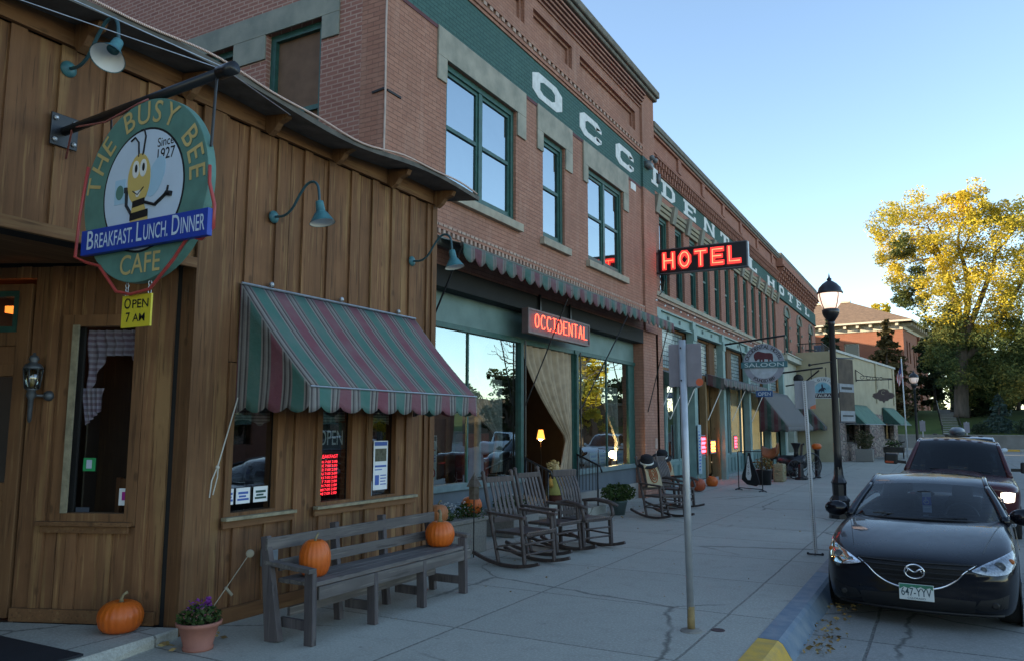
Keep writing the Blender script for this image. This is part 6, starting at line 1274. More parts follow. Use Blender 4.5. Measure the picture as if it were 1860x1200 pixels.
MB().lathe([(.2, 0), (.2, .06), (.1, .1), (.08, .5)], (-4.12, 26.9, 0), 12).build('stand', M_LAMPB, en)
for (x, y, r) in ((-3.86, 27.3, .42), (-4.35, 27.2, .30)):
    b = MB(); ax = Vector((.75, -.66, 0)); pr = Vector((.66, .75, 0)); c = Vector((x, y, r+.01))
    b.tube([c+pr*r*math.cos(a)+Vector((0, 0, r*math.sin(a))) for a in [2*math.pi*i/28 for i in range(28)]], .022, 6, True)
    for k in range(12): a = math.pi*k/6; b.tube([c, c+pr*r*math.cos(a)+Vector((0, 0, r*math.sin(a)))], .011, 5)
    b.sphere(c, .06, 10); b.build('wheel', M_LAMPB, en, True)
sd_ = thing('leather_saddle', 'brown leather saddle displayed on a dark stand by the black engine', 'saddle', (-4.95, 26.6, 0)); b = MB(); b.tube([(-4.95, 26.6, 0), (-4.95, 26.6, .75)], .05); b.box(-5.15, -4.75, 26.5, 26.7, .65, .75); b.build('stand', M_BLACK, sd_)
b = MB(); b.grid(lambda u, v: (-5.25+.5*u, 26.6+.22*math.sin((v-.5)*2.6), .98-.30*abs(v-.5)*2*abs(v-.5)*2+.10*(2*u-1)**2+.12*max(0, u-.85)*6), 14, 14); b.build('seat', mat('saddle_leather', (.23, .085, .03), .45, var=.3), sd_, True, solid=.03)
pumpkin((-3.78, 28.2, .95), .16, .2, 'orange pumpkin perched above the big spoked wheel of the black engine', M_PUMP, .3, .04)
t = thing('pumpkin_plinth', 'dark post carrying a pumpkin behind the spoked wheel', 'post', (-3.78, 28.2, 0)); MB().lathe([(.12, 0), (.09, .05), (.08, .9), (.12, .95)], (-3.78, 28.2, 0), 10).build('column', M_LAMPB, t, True)
# --- fallen leaves (loose litter)
b = MB()
for _ in range(130): leaves(b, (random.gauss(-1.0, .09), random.uniform(6.9, 9.0), -.135), (.03, .03, .012), 1, .026, flat=.3)
for _ in range(36): leaves(b, (random.gauss(-5.3, .1), random.uniform(4.0, 4.6), .02), (.03, .03, .01), 1, .03, flat=.35)
for _ in range(45): leaves(b, (random.uniform(-6.0, -5.2), random.uniform(9.4, 17), .012), (.03, .03, .01), 1, .03, flat=.3)
for _ in range(30): leaves(b, (random.uniform(-5, -1.6), random.uniform(4.2, 16), .012), (.03, .03, .008), 1, .018, flat=.2)
o = b.build('leaf_litter', leaf_mat('dry_leaf_litter', [(.22, .13, .04), (.3, .2, .08), (.14, .08, .03), (.35, .26, .1)], trans=0)); o['kind'] = 'stuff'; o['label'] = 'dry fallen leaves scattered in the gutter and along the walls'
# ------------------------------------------------------------------ vehicles
from mathutils.bvhtree import BVHTree
def paint(name, col, rough=.25):
    m, t, b = newmat(name); b.inputs['Base Color'].default_value = c4(col); b.inputs['Roughness'].default_value = rough; b.inputs['Specular IOR Level'].default_value = .08
    b.inputs['Coat Weight'].default_value = .55; b.inputs['Coat Roughness'].default_value = .015
    n = noise(t, coords(t), 3, 5); t.links.new(ramp(t, n, .35, .8, (rough,)*3, (rough+.2,)*3), b.inputs['Roughness']); return m
M_CARB = paint('black_car_paint', (.004, .0045, .008)); M_CHROME = mat('chrome', (.75, .76, .78), .12, 1, var=.05)
M_TYRE = mat('tyre_rubber', (.012, .012, .012), .85, bmp=.2); M_RIM = mat('alloy_rim', (.30, .31, .32), .3, .8); M_TRIM = mat('black_plastic', (.008, .008, .009), .5)
M_CARGLASS = glass('car_glass', .0, (.62, .68, .72), gcol=.55); M_DARKGLASS = glass('tinted_car_glass', .02, (.10, .12, .13), gcol=.6)
M_LENS = glass('headlamp_lens', .04, (.94, .95, .96)); M_SEAT = mat('seat_cloth', (.02, .02, .022), .85)
def body(stations, root, m, sub=2):
    b = MB(); K = 9; rings = []
    for (y, wb, wm, ws, zb, zm, zs, zt, c) in stations:
        half = [(0, zb), (wb*.88, zb), (wb, zb+.06), (wm, zm), (wm*.995, zm+.6*(zs-zm)), (ws, zs), (ws*.84, zs+.62*(zt-zs)), (ws*.45, zt-.012), (0, zt)]
        rings.append([(x, y+c*(abs(x)/.92)**2.2, z) for x, z in half]+[(-x, y+c*(abs(x)/.92)**2.2, z) for x, z in half[-2:0:-1]])
    n = len(rings[0]); vs = [v for r in rings for v in r]
    fs = [(i*n+j, i*n+(j+1) % n, (i+1)*n+(j+1) % n, (i+1)*n+j) for i in range(len(rings)-1) for j in range(n)]
    fs += [tuple(range(n-1, -1, -1)), tuple((len(rings)-1)*n+j for j in range(n))]
    b.add(vs, fs); o = b.build('body', m, root, True, sub=sub)
    bpy.context.view_layer.update(); dg = bpy.context.evaluated_depsgraph_get(); me = bpy.data.meshes.new_from_object(o.evaluated_get(dg))
    bv = BVHTree.FromPolygons([v.co.copy() for v in me.vertices], [tuple(p.vertices) for p in me.polygons]); bpy.data.meshes.remove(me)
    global BV; BV = bv
    def proj(x, z, off=.004):
        h = bv.ray_cast(Vector((x, -3, z)), Vector((0, 1, 0))); return Vector((x, (h[0].y if h[0] else .6)-off, z))
    return o, proj
def lerpc(pts, t):
    f = t*(len(pts)-1); i = min(int(f), len(pts)-2); f -= i
    a, b_, c, d = [Vector(pts[min(max(j, 0), len(pts)-1)]) for j in (i-1, i, i+1, i+2)]
    return .5*((2*b_)+(-a+c)*f+(2*a-5*b_+4*c-d)*f*f+(-a+3*b_-3*c+d)*f**3)
def patch(proj, lo, hi, off, s=1, nu=16, nv=6):
    b = MB(); b.grid(lambda u, v: proj(*(lambda p: (p.x*s, p.y))(lerpc([q+(0,) for q in lo], u).lerp(lerpc([q+(0,) for q in hi], u), v)), off), nu, nv); return b
def wheel(root, x, y, r=.335, w=.22):
    s = 1 if x > 0 else -1
    t = MB().lathe([(r*.62, -w/2), (r*.9, -w/2), (r, -w*.36), (r, w*.36), (r*.9, w/2), (r*.62, w/2)], (x, y, r), 32, (s, 0, 0)).build('wheel', M_TYRE, root, True)
    b = MB(); b.lathe([(r*.64, w*.3), (r*.66, w*.47), (r*.6, w*.46), (r*.58, w*.3)], (x, y, r), 28, (s, 0, 0))
    for k in range(5):
        a = 2*math.pi*k/5; b.bar((x+s*w*.40, y, r), (x+s*w*.42, y+r*.62*math.cos(a), r+r*.62*math.sin(a)), .03, .06, (s, 0, 0))
    b.lathe([(r*.14, w*.35), (r*.12, w*.46), (.001, w*.47)], (x, y, r), 12, (s, 0, 0)); b.build('rim', M_RIM, t)
    MB().lathe([(.001, w*.2), (r*.62, w*.2)], (x, y, r), 20, (s, 0, 0)).build('brake_disc', M_TRIM, t)
def house(root, prof, m_paint, m_glass, a, e, belt, hw_belt):
    """greenhouse: windscreen, roof, rear window, side glass, pillars"""
    def T(u, v):
        p = lerpc([(q[0], q[1], q[2]) for q in prof], v); q = lerpc([(q[3], q[4], 0) for q in prof], v)
        return Vector((u*p.z, p.x+q.y*u*u, p.y-q.x*u*u))
    out = {}
    for nm, v0, v1, mm in (('windscreen', 0, a, m_glass), ('roof_panel', a, e, m_paint), ('rear_window', e, 1, m_glass)):
        out[nm] = MB().grid(lambda u, v: T(-1+2*u, v0+(v1-v0)*v), 20, 12).build(nm, mm, root, True)
    for s in (-1, 1):
        def B_(v): p = T(s, v); return Vector((s*hw_belt, p.y, belt(p.y)))
        MB().grid(lambda u, v: T(s, .02+.96*u).lerp(B_(.02+.96*u), v), 24, 4).build('side_window', m_glass, root, True)
        MB().tube([T(s, a*i/8)+Vector((0, -.01, .0)) for i in range(9)], [.05-.018*i/8 for i in range(9)], 8).build('front_pillar', m_paint, root, True)
        MB().tube([T(s, a+(e-a)*i/10)+Vector((0, 0, -.01)) for i in range(11)], .032, 8).build('roof_rail', m_paint, root, True)
        MB().tube([T(s, e+(1-e)*i/6) for i in range(7)], [.035+.06*i/6 for i in range(7)], 8).build('rear_pillar', m_paint, root, True)
        vm = (a+e)/2; b = MB(); b.bar(T(s, vm), B_(vm), .03, .10, (0, 1, 0)); b.build('middle_pillar', M_TRIM, root)
    return T, out
def cabin(root, y0, y1, zf, hw, seats, wheel_x=.38, zt=1.22):
    b = MB(); b.box(-hw, hw, y0+.15, y1, zf-.45, zf-.40); b.box(-hw, hw, y1, y1+.03, zf-.4, zf); b.build('floor', M_SEAT, root)
    b = MB(); b.grid(lambda u, v: (-hw+2*hw*u, y0+.12+.42*v+.12*(2*u-1)**2, zf+.0+.05*math.sin(v*math.pi)), 10, 6); b.build('dashboard', M_TRIM, root, True)
    for y in seats:
        for x in (-.38, .38):
            b = MB(); b.add([], []); b.bar((x, y-.05, zf-.35), (x, y+.12, zt-.16), .46, .13, (0, 1, 0), .40, .11); b.bar((x, y+.14, zt-.12), (x, y+.16, zt+.04), .24, .08, (0, 1, 0)); b.build('seat', M_SEAT, root, bevel=.03)
    ws = MB(); c = Vector((wheel_x, y0+.62, zf+.02)); ws.tube([c+Vector((.18*math.cos(t), .07*math.sin(t), .17*math.sin(t))) for t in [2*math.pi*i/24 for i in range(24)]], .014, 6, True); ws.bar(c+Vector((-.17, 0, 0)), c+Vector((.17, 0, 0)), .02, .05); ws.bar(c, c+Vector((0, -.25, -.1)), .05, .05); ws.build('steering_wheel', M_TRIM, root)
# --- black sedan
car = local('black_sedan', 'glossy black sedan with Colorado plate parked head-on at the blue kerb', 'car', (-.305, 8.17, -.15), R(-2.6)); car.scale = (.913,)*3
ST = [(.015, .64, .66, .62, .30, .45, .56, .60, .08), (.03, .78, .80, .735, .20, .44, .62, .665, .24), (.10, .84, .86, .80, .14, .45, .675, .715, .30), (.28, .87, .90, .85, .13, .46, .745, .775, .24), (.62, .87, .915, .87, .165, .48, .825, .85, .13), (1.05, .89, .925, .86, .17, .5, .895, .925, .04), (1.5, .89, .92, .84, .17, .5, .94, .965, 0), (2.5, .89, .92, .83, .18, .5, .965, .965, 0), (3.6, .89, .92, .82, .18, .5, .99, .99, 0), (4.3, .88, .90, .79, .20, .5, 1.0, 1.03, 0), (4.72, .80, .84, .73, .25, .5, .96, 1.0, -.1), (4.84, .66, .72, .62, .34, .5, .86, .9, -.15), (4.86, .5, .55, .5, .40, .55, .75, .8, -.15)]
bd, pj = body(ST, car, M_CARB)
T, hh = house(car, [(1.38, .955, .825, .03, .32), (1.85, 1.15, .745, .045, .25), (2.28, 1.295, .665, .045, .17), (2.55, 1.36, .64, .04, .1), (3.0, 1.40, .625, .04, 0), (3.6, 1.36, .605, .05, -.05), (4.05, 1.22, .63, .05, -.1), (4.5, 1.05, .68, .04, -.15)], M_CARB, M_CARGLASS, 2.15/7, 5.2/7, lambda y: .955+.02*(y-1.5), .84)
cabin(car, 1.45, 4.2, .90, .74, (2.75, 3.6))
GR_LO = [(-.54, .665), (-.44, .60), (-.36, .515), (-.25, .445), (-.12, .41), (0, .405), (.12, .41), (.25, .445), (.36, .515), (.44, .60), (.54, .665)]
GR_HI = [(-.54, .675), (-.45, .672), (-.36, .676), (-.25, .682), (-.12, .686), (0, .688), (.12, .686), (.25, .682), (.36, .676), (.45, .672), (.54, .675)]
gr = patch(pj, GR_LO, GR_HI, .003, 1, 40, 8).build('grille', mat('grille_black', (.006, .006, .007), .7), car, True)
for z in (.47, .52, .57, .62, .66):
    w = .54*min(1, ((z-.40)/.26)**.6); MB().tube([pj(-w+2*w*i/24, z, .010) for i in range(25)], .009, 6).build('grille_bar', M_TRIM, gr, True)
MB().tube([pj(*lerpc([q+(0,) for q in GR_LO], i/60).to_2d(), .012) for i in range(61)], [.004+.009*math.sin(math.pi*i/60) for i in range(61)], 8).build('chrome_wing', M_CHROME, car, True)
em = MB(); em.tube([pj(.088*math.cos(a), .575+.068*math.sin(a), .022) for a in [2*math.pi*i/28 for i in range(28)]], .0085, 8, True)
for s in (-1, 1): em.tube([pj(s*.078, .605, .022), pj(s*.05, .60, .022), pj(s*.02, .578, .022), pj(0, .568, .022)], [.004, .010, .009, .008], 6); em.tube([pj(s*.05, .60, .022), pj(s*.072, .56, .022)], .005, 6)
em.build('emblem', M_CHROME, car, True)
for s in (-1, 1):
    lo = [(.50, .612), (.60, .588), (.72, .58), (.82, .60), (.885, .665)]; hi = [(.50, .622), (.60, .672), (.72, .718), (.81, .752), (.875, .775)]
    hl = patch(pj, lo, hi, .004, s, 18, 8).build('headlight', mat('reflector_chrome', (.78, .79, .8), .45, .55, var=.55, vscale=38), car, True)
    patch(pj, lo, hi, .024, s, 18, 8).build('lens', M_LENS, hl, True)
    for (x, z, r) in ((.735, .655, .052), (.60, .632, .03)):
        p = pj(s*x, z, .012); MB().lathe([(r, 0), (r*.85, .012), (r*.8, .004), (.001, .018)], p, 18, (0, -1, .0)).build('projector', mat('projector_glass', (.18, .2, .22), .08, .3), hl, True)
    p = pj(s*.835, .685, .012); MB().sphere(p, .03, 10, (1, .3, 1)).build('turn_signal', mat('amber_lens', (.5, .14, .03), .3), hl, True)
    patch(pj, [(.50, .26), (.62, .235), (.78, .27)], [(.56, .345), (.68, .36), (.80, .40)], .003, s, 10, 5).build('fog_recess', M_TRIM, car, True)
    MB().lathe([(.03, 0), (.034, .012), (.02, .015), (.001, .012)], pj(s*.68, .30, .004), 16, (0, -1, 0)).build('fog_lamp', M_TRIM, car, True)
    m_ = MB(); m_.sphere((s*1.0, 1.86, .99), .14, 16, (1.0, .55, .68)); mr = m_.build('wing_mirror', M_CARB, car, True); MB().bar((s*.80, 1.84, .93), (s*.94, 1.86, .94), .05, .04).build('mirror_stalk', M_TRIM, mr)
    for y in (.93, 3.76): wheel(car, s*.795, y); MB().lathe([(.001, 0), (.37, 0), (.37, .012), (.001, .012)], (s*.895, y, .335), 28, (s, 0, 0)).build('wheel_arch', M_TRIM, car)
    MB().tube([(s*.925, y, .72+.03*(y-1.5)) for y in (1.2, 2, 3, 4)], .006, 5).build('side_crease', M_CARB, car)
patch(pj, [(-.5, .20), (0, .185), (.5, .20)], [(-.52, .33), (0, .345), (.52, .33)], .003, 1, 20, 5).build('lower_intake', M_TRIM, car, True)
MB().tube([pj(-.74+1.48*i/20, .185, .01) for i in range(21)], .016, 6).build('lip_spoiler', M_TRIM, car, True)
for s in (-1, 1): MB().tube([(s*.06, 1.56, .985), (s*.35-.18, 1.50, .992), (s*.3-.05, 1.62, 1.0)], .008, 5).build('wiper', M_TRIM, car)
MB().tube([T(-.05, .001)+Vector((0, -.02, .01)), T(.55, .02)+Vector((0, -.02, .012))], .008, 5).build('wiper', M_TRIM, car)
MB().tube([T(-.85+1.7*i/20, -.0)+Vector((0, -.015, .0)) for i in range(21)], .016, 6).build('cowl_seal', M_TRIM, car)
b = MB(); b.sphere((0, 2.06, 1.20), .1, 12, (1.1, .3, .38)); b.build('rear_view_mirror', M_TRIM, car, True)
for s in (-1, 1):
    pts = []
    for i in range(15):
        k = i/14; x, y = s*(.60+.17*k), .36+1.02*k; h = BV.ray_cast(Vector((x, y, 2)), Vector((0, 0, -1)))
        if h[0]: pts.append(h[0]+Vector((0, 0, .001)))
    MB().tube(pts, .0035, 5).build('hood_seam', M_TRIM, car)
# number plate
py = pj(0.01, .38, 0).y-.055; fp = lambda u, v, d: (u, py-d, v)
pl = MB().fbox(fp, -.145, .165, .30, .455, -.01, .002).build('number_plate', mat('plate_white', (.62, .66, .64), .5, var=.06), car, bevel=.004)
b = MB(); b.prism([(-.14, .40), (-.10, .425), (-.06, .412), (-.03, .43), (.02, .418), (.05, .432), (.09, .415), (.13, .43), (.16, .405), (.16, .452), (-.14, .452)], fp, .0022, .0035); b.build('mountain_band', mat('plate_green', (.04, .20, .12), .5), pl)
b = MB(); b.text('647-YYV', fp, .01, .342, .078, w=.27, d=.0045); b.text('COLORADO', fp, .01, .312, .018, w=.16, d=.0045); b.build('lettering', mat('plate_ink', (.02, .06, .08), .5), pl)
pc = local('parking_placard', 'blue and white disabled parking placard hung from the mirror inside the black sedan', 'placard', (-.205, 10.02, .74)); fpl = frY(0)
MB().fbox(fpl, -.045, .045, 0, .22, -.002, 0).build('card', mat('placard_pale', (.5, .56, .62), .6), pc); MB().fbox(fpl, -.045, .045, .08, .17, .0005, .002).build('blue_panel', mat('placard_blue', (.02, .09, .5), .6), pc)
b = MB(); b.tube([(-.005+.025*math.cos(a), -.004, .115+.022*math.sin(a)) for a in [2*math.pi*i/10 for i in range(10)]], .004, 4, True); b.sphere((-.01, -.004, .155), .008, 8); b.box(-.015, -.005, -.005, -.003, .115, .15); b.fbox(fpl, -.035, .035, .05, .062, .0005, .002); b.build('symbol', M_WHITEP, pc)
# --- dark red pickup behind, leaning with the gutter
M_MAROON = paint('maroon_truck_paint', (.055, .014, .016), .22)
tk = local('pickup_truck', 'dark maroon pickup truck with one lit headlight and folding mirrors behind the black sedan', 'truck', (.06, 15.0, -.22), R(-2)); tk.rotation_euler = (0, R(3.2), R(-2)); tk.scale = (.96, .90, .90)
TT = [(.0, .72, .80, .78, .45, .75, 1.0, 1.06, .12), (.05, .84, .92, .90, .36, .75, 1.06, 1.12, .14), (.25, .90, .99, .95, .34, .78, 1.12, 1.18, .08), (.9, .94, 1.0, .93, .36, .8, 1.17, 1.22, .02), (1.7, .95, 1.0, .92, .38, .8, 1.20, 1.24, 0), (2.2, .95, 1.0, .92, .38, .8, 1.2, 1.2, 0), (3.6, .95, 1.0, .92, .4, .8, 1.2, 1.2, 0), (3.75, .95, 1.0, .95, .4, .8, 1.22, 1.22, 0), (5.5, .95, 1.0, .95, .45, .8, 1.25, 1.25, 0), (5.6, .9, .95, .9, .5, .8, 1.2, 1.2, 0)]
bt, pt_ = body(TT, tk, M_MAROON)
T2, _h = house(tk, [(1.62, 1.22, .86, .03, .16), (2.05, 1.58, .76, .04, .13), (2.42, 1.83, .69, .05, .1), (2.8, 1.90, .67, .06, .04), (3.3, 1.90, .67, .06, 0), (3.6, 1.82, .68, .05, 0), (3.72, 1.26, .80, .03, 0)], M_MAROON, M_DARKGLASS, 2.1/6, 4.6/6, lambda y: 1.2, .88)
cabin(tk, 1.75, 3.6, 1.15, .8, (2.75,), .4, 1.55)
b = MB(); b.prism([(-.5, 1.0), (.5, 1.0), (.42, 1.6), (-.42, 1.6)], lambda u, v, d: (u, .1+v*.0+d, 1.245+(v-1)*.0), 0, 0) if 0 else None
MB().grid(lambda u, v: (-.42+.84*u, .5+1.05*v, 1.205+.03*v+.045*math.sin(u*math.pi)**.5), 12, 6).build('hood_bulge', M_MAROON, tk, True)
for i in range(5): MB().sphere((-.4+.2*i, 2.72, 1.955), .05, 8, (1.1, 1.5, .3)).build('cab_light', M_TRIM, tk, True)
for s in (-1, 1):
    mr = MB(); mr.box(s*1.03, s*1.27, 1.95, 2.05, 1.28, 1.50); mo = mr.build('wing_mirror', M_TRIM, tk, bevel=.03); MB().bar((s*.88, 2.0, 1.33), (s*1.06, 2.0, 1.34), .05, .06).build('mirror_arm', M_TRIM, mo); MB().box(s*1.10, s*1.25, 1.935, 1.948, 1.30, 1.34).build('mirror_signal', mat('amber_red_lens', (.4, .06, .02), .4), mo)
    hl = patch(pt_, [(.68, .86), (.77, .82), (.88, .85)], [(.68, .99), (.77, 1.01), (.89, 1.0)], .008, s, 8, 5).build('headlight', emit('headlight_on', (1, .84, .66), 1.6) if s > 0 else M_CHROME, tk, True)
    for y in (1.0, 4.6): wheel(tk, s*.88, y, .38, .24)
patch(pt_, [(-.6, .66), (0, .66), (.6, .66)], [(-.6, 1.0), (0, 1.02), (.6, 1.0)], .006, 1, 12, 4).build('grille', M_CHROME, tk, True)
b = MB(); b.box(-.9, .9, -.08, .05, .42, .62); b.build('bumper', M_CHROME, tk, bevel=.04)
for x in (-.45, .15): MB().tube([(x, 1.66, 1.27), (x+.4, 1.60, 1.26)], .012, 5).build('wiper', M_TRIM, tk)
# --- farther vehicles
M_CARG = paint('dark_suv_paint', (.012, .014, .017), .3); M_CARW = paint('white_truck_paint', (.62, .66, .68), .3)
def far_car(name, label, cat, loc, m, sc, prof=None):
    t = local(name, label, cat, loc, R(-2)); t.scale = (sc,)*3
    body([(s[0], s[1], s[2], s[3], s[4]+.05, s[5]+.08, s[6]+.12, s[7]+.12, s[8]) for s in ST], t, m, 1)
    house(t, [(1.4, 1.08, .78, .03, .25), (1.9, 1.4, .7, .04, .2), (2.3, 1.58, .64, .05, .1), (2.9, 1.66, .62, .05, 0), (3.6, 1.66, .62, .05, 0), (4.2, 1.6, .62, .05, 0), (4.55, 1.1, .7, .04, 0)] if not prof else prof, m, M_DARKGLASS, 2/6, 5/6, lambda y: 1.08, .82)
    for s in (-1, 1):
        for y in (.93, 3.76): wheel(t, s*.83, y)
        MB().sphere((s*1.0, 1.9, 1.15), .12, 10, (1, .5, .7)).build('wing_mirror', m, t, True)
        MB().sphere((s*.68, .22, .80), .09, 10, (1.4, .5, .6)).build('headlight', M_CHROME, t, True)
    return t
suv = far_car('dark_suv', 'dark sport utility vehicle mostly hidden behind the maroon pickup', 'car', (.35, 23.5, -.15), M_CARG, .9)
cb = local('roof_box', 'grey-blue roof cargo box on top of the hidden dark sport utility vehicle', 'roof box', (.33, 25.0, 1.44), R(-2)); MB().sphere((0, .6, .13), .23, 18, (.9, 2.6, .62)).build('shell', mat('roof_box_plastic', (.10, .12, .14), .35), cb, True); b = MB(); [b.box(-.3, .3, y, y+.04, -.02, .03) for y in (.2, 1.0)]; b.build('crossbar', M_BLACK, cb)
far_car('white_truck', 'white pickup truck parked farther along the street, showing above the maroon truck', 'truck', (1.0, 33, -.2), M_CARW, .92, [(1.5, 1.1, .78, .03, .2), (1.9, 1.4, .7, .04, .15), (2.3, 1.62, .64, .05, .1), (2.6, 1.68, .62, .05, 0), (3.0, 1.68, .62, .05, 0), (3.2, 1.6, .62, .05, 0), (3.3, 1.12, .7, .04, 0)])
# ------------------------------------------------------------------ far end of the street
M_LAWN = mat('lawn_grass', (.075, .105, .02), .95, col2=(.045, .075, .014), vscale=.7, bmp=.6, bscale=8)
def hz(y): return 1.0+(y-75.3)/12.7*2.45 if y < 88 else 3.45+(y-88)*.012
b = MB(); b.grid(lambda u, v: (-120+300*u, 75.3+(v**2)*500, hz(75.3+(v**2)*500)+.05*math.sin(u*90+v*37)), 60, 60); struct(b.build('lawn_hill', M_LAWN, None, True))
b = MB(); b.quad((-200, 62.9, -.156), (200, 62.9, -.156), (200, 75.2, -.156), (-200, 75.2, -.156)); struct(b.build('cross_street', M_ROAD))
rw = thing('retaining_wall', 'long low concrete retaining wall below the lawn at the end of the street', 'wall', (0, 75, 0)); MB().box(-60, 90, 74.9, 75.28, -.15, 1.05).build('wall', mat('grey_concrete_wall', (.20, .20, .18), .9, var=.35, vscale=.8), rw); MB().box(-60, 90, 74.85, 75.32, 1.052, 1.12).build('coping', mat('concrete_coping', (.26, .25, .22), .9), rw)
b = MB(); b.box(-60, 90, 73.2, 74.88, -.16, -.02); struct(b.build('far_pavement', M_WALK)); b = MB(); b.box(3.2, 5.2, 73.0, 73.19, -.15, -.005); struct(b.build('far_kerb_marking', M_KYEL))
sp_ = thing('garden_steps', 'concrete steps climbing the lawn to the brick courthouse', 'steps', (.6, 76, .8)); b = MB()
for i in range(16): k = i/16; b.box(.02-.36*k, 1.35-.36*k, 75.4+k*13.2, 75.4+(k+.0625)*13.2+.3, hz(75.4+k*13.2)-.3, hz(75.4+k*13.2)+.10)
b.build('flight', mat('pale_steps', (.28, .28, .27), .9, var=.2), sp_)
for s in (0, 1):
    b = MB(); x0, x1 = (-.02+s*1.4, -.40+s*1.4); b.tube([(x0, 75.6, 1.9), (x1, 88.5, 4.4)], .035, 5); [b.tube([(x0+(x1-x0)*i/6, 75.6+12.9*i/6, hz(75.6+12.9*i/6)), (x0+(x1-x0)*i/6, 75.6+12.9*i/6, 1.9+2.5*i/6)], .03, 5) for i in range(7)]; b.build('handrail', M_BLACK, sp_)
# stone-fronted shop
A2 = Vector((-4.45, 41.2)); d2 = Vector((.1338, .991)); n2 = Vector((.991, -.1338)); fG = frL(A2, d2, n2); LG = 14.4
m_mas, t_, b_ = newmat('rubble_masonry'); tc = nd(t_, 'TexCoord'); mp = nd(t_, 'Mapping'); mp.inputs['Scale'].default_value = (2.2, 2.2, 4.2); t_.links.new(tc.outputs['Object'], mp.inputs[0])
vo = nd(t_, 'TexVoronoi', feature='DISTANCE_TO_EDGE', i_Scale=1.0); vc = nd(t_, 'TexVoronoi', i_Scale=1.0); t_.links.new(mp.outputs[0], vo.inputs[0]); t_.links.new(mp.outputs[0], vc.inputs[0])
cc = nd(t_, 'ValToRGB'); e = cc.color_ramp.elements; e[0].color = (.22, .14, .12, 1); e[1].color = (.36, .30, .24, 1); t_.links.new(vc.outputs['Color'], cc.inputs[0])
t_.links.new(mixc(t_, ramp(t_, vo.outputs[0], .02, .08), (.10, .09, .08), cc.outputs[0]), b_.inputs['Base Color']); b_.inputs['Roughness'].default_value = .9; bump(t_, b_, ramp(t_, vo.outputs[0], .0, .2), .8, .05)
M_TAN = mat('tan_stucco_wall', (.42, .37, .25), .9, col2=(.34, .30, .20), vscale=1.3, bmp=.2)
gs = thing('stone_shop', 'low tan stucco shop with rubble stone base and green awnings beyond the hotel', 'building', (-8, 48, 0))
OPN = [(1.4, 4.1, .85, 2.75), (4.3, 6.6, .05, 2.75), (10.4, 13.2, .9, 2.75)]
b = MB(); wall(b, fG, 0, LG, 0, 2.45, [(a, c, max(d, .0), 2.449) for a, c, d, e in OPN], .35); b.build('stone_front', m_mas, gs)
b = MB(); wall(b, lambda u, v, d: fG(u, v, d-.02), 0, LG, 2.45, 5.45, [(a, c, 2.451, 2.75) for a, c, d, e in OPN], .3)
e0, e1 = fG(0, 0, -.02), fG(LG, 0, -.02)
for p in (e0, e1): b.quad((p[0], p[1], 0), (p[0]-9, p[1]+1.2, 0), (p[0]-9, p[1]+1.2, 5.45), (p[0], p[1], 5.45))
b.build('stucco_wall', M_TAN, gs)
MB().add([fG(0, 5.44, 0), fG(LG, 5.44, 0), (e1[0]-9, e1[1]+1.2, 5.44), (e0[0]-9, e0[1]+1.2, 5.44)], [(0, 1, 2, 3)]).build('flat_roof', M_ROOF, gs)
b = MB(); b.fbox(fG, -.05, LG+.05, 5.40, 5.52, -.3, .06); b.build('parapet_cap', mat('white_cap', (.5, .5, .46), .8), gs)
b = MB(); [b.fbox(fG, u, u+.35, 3.1, 5.39, -.02, .05) for u in (8.7, 13.6)]; b.build('pilaster', M_TAN, gs)
for a, c, d, e in OPN:
    b = MB(); frame4(b, fG, a, c, d, e-.02, .1, -.3, -.2); w = b.build('window', mat('dark_timber_frame', (.04, .03, .025), .6), gs); MB().quad(*[fG(u, v, -.26) for u, v in ((a+.1, d+.1), (c-.1, d+.1), (c-.1, e-.12), (a+.1, e-.12))]).build('pane', M_DARKGLASS, w)
b = MB(); b.quad(fG(.2, 0, -.6), fG(14, 0, -.6), fG(14, 3, -.6), fG(.2, 3, -.6)); b.build('dark_room', M_DARK, gs)
M_GAWN = mat('sage_green_canvas', (.11, .20, .15), .85, col2=(.085, .16, .12), vscale=3)
for i, (a, c) in enumerate(((1.2, 5.9), (10.1, 13.4))):
    t = thing('green_awning', ['wide plain green sloping awning over the stone shop door', 'narrower plain green sloping awning at the far end of the stone shop'][i], 'awning', fG((a+c)/2, 1.8, .9))
    MB().grid(lambda u, v: fG(a+(c-a)*u, 2.88-1.05*v, .03+.95*v), 8, 6).build('canopy', M_GAWN, t, True, solid=.01)
    b = MB(); [b.add([fG(u, 2.86, .03), fG(u, 1.83, .97), fG(u, 1.95, .03)], [(0, 1, 2)]) for u in (a, c)]; b.build('side_flap', M_GREENP, t, solid=.01)
    b = MB(); b.tube([fG(a, 1.85, .97), fG(c, 1.85, .97)], .02, 5); b.tube([fG(a, 1.85, .97), fG(a, 1.85, .0)], .02, 5); b.build('frame', M_STEEL, t)
hg = thing('scalloped_sign', 'brown cloud-shaped hanging sign on a wrought iron bracket at the stone shop', 'sign', (-2.6, 45, 3.3)); fh = frY(45)
b = MB(); b.tube([(-3.9, 45, 4.18), (-2.15, 45, 4.18)], .03, 6); b.tube([(-3.9, 45, 4.75), (-3.9, 45, 4.1)], .03, 6); b.tube([(-3.88, 45, 4.7), (-3.5, 45, 4.4), (-2.9, 45, 4.3), (-2.2, 45, 4.22)], .02, 6); [b.tube([(-3.6+.3*i+.1*math.cos(a), 45, 4.32-.03*i+.08*math.sin(a)) for a in [2*math.pi*k/10 for k in range(10)]], .012, 4, True) for i in range(4)]; b.tube([(-2.9, 45, 4.18), (-2.9, 45, 3.7)], .01); b.tube([(-2.35, 45, 4.18), (-2.35, 45, 3.7)], .01); b.build('bracket', M_BLACK, hg)
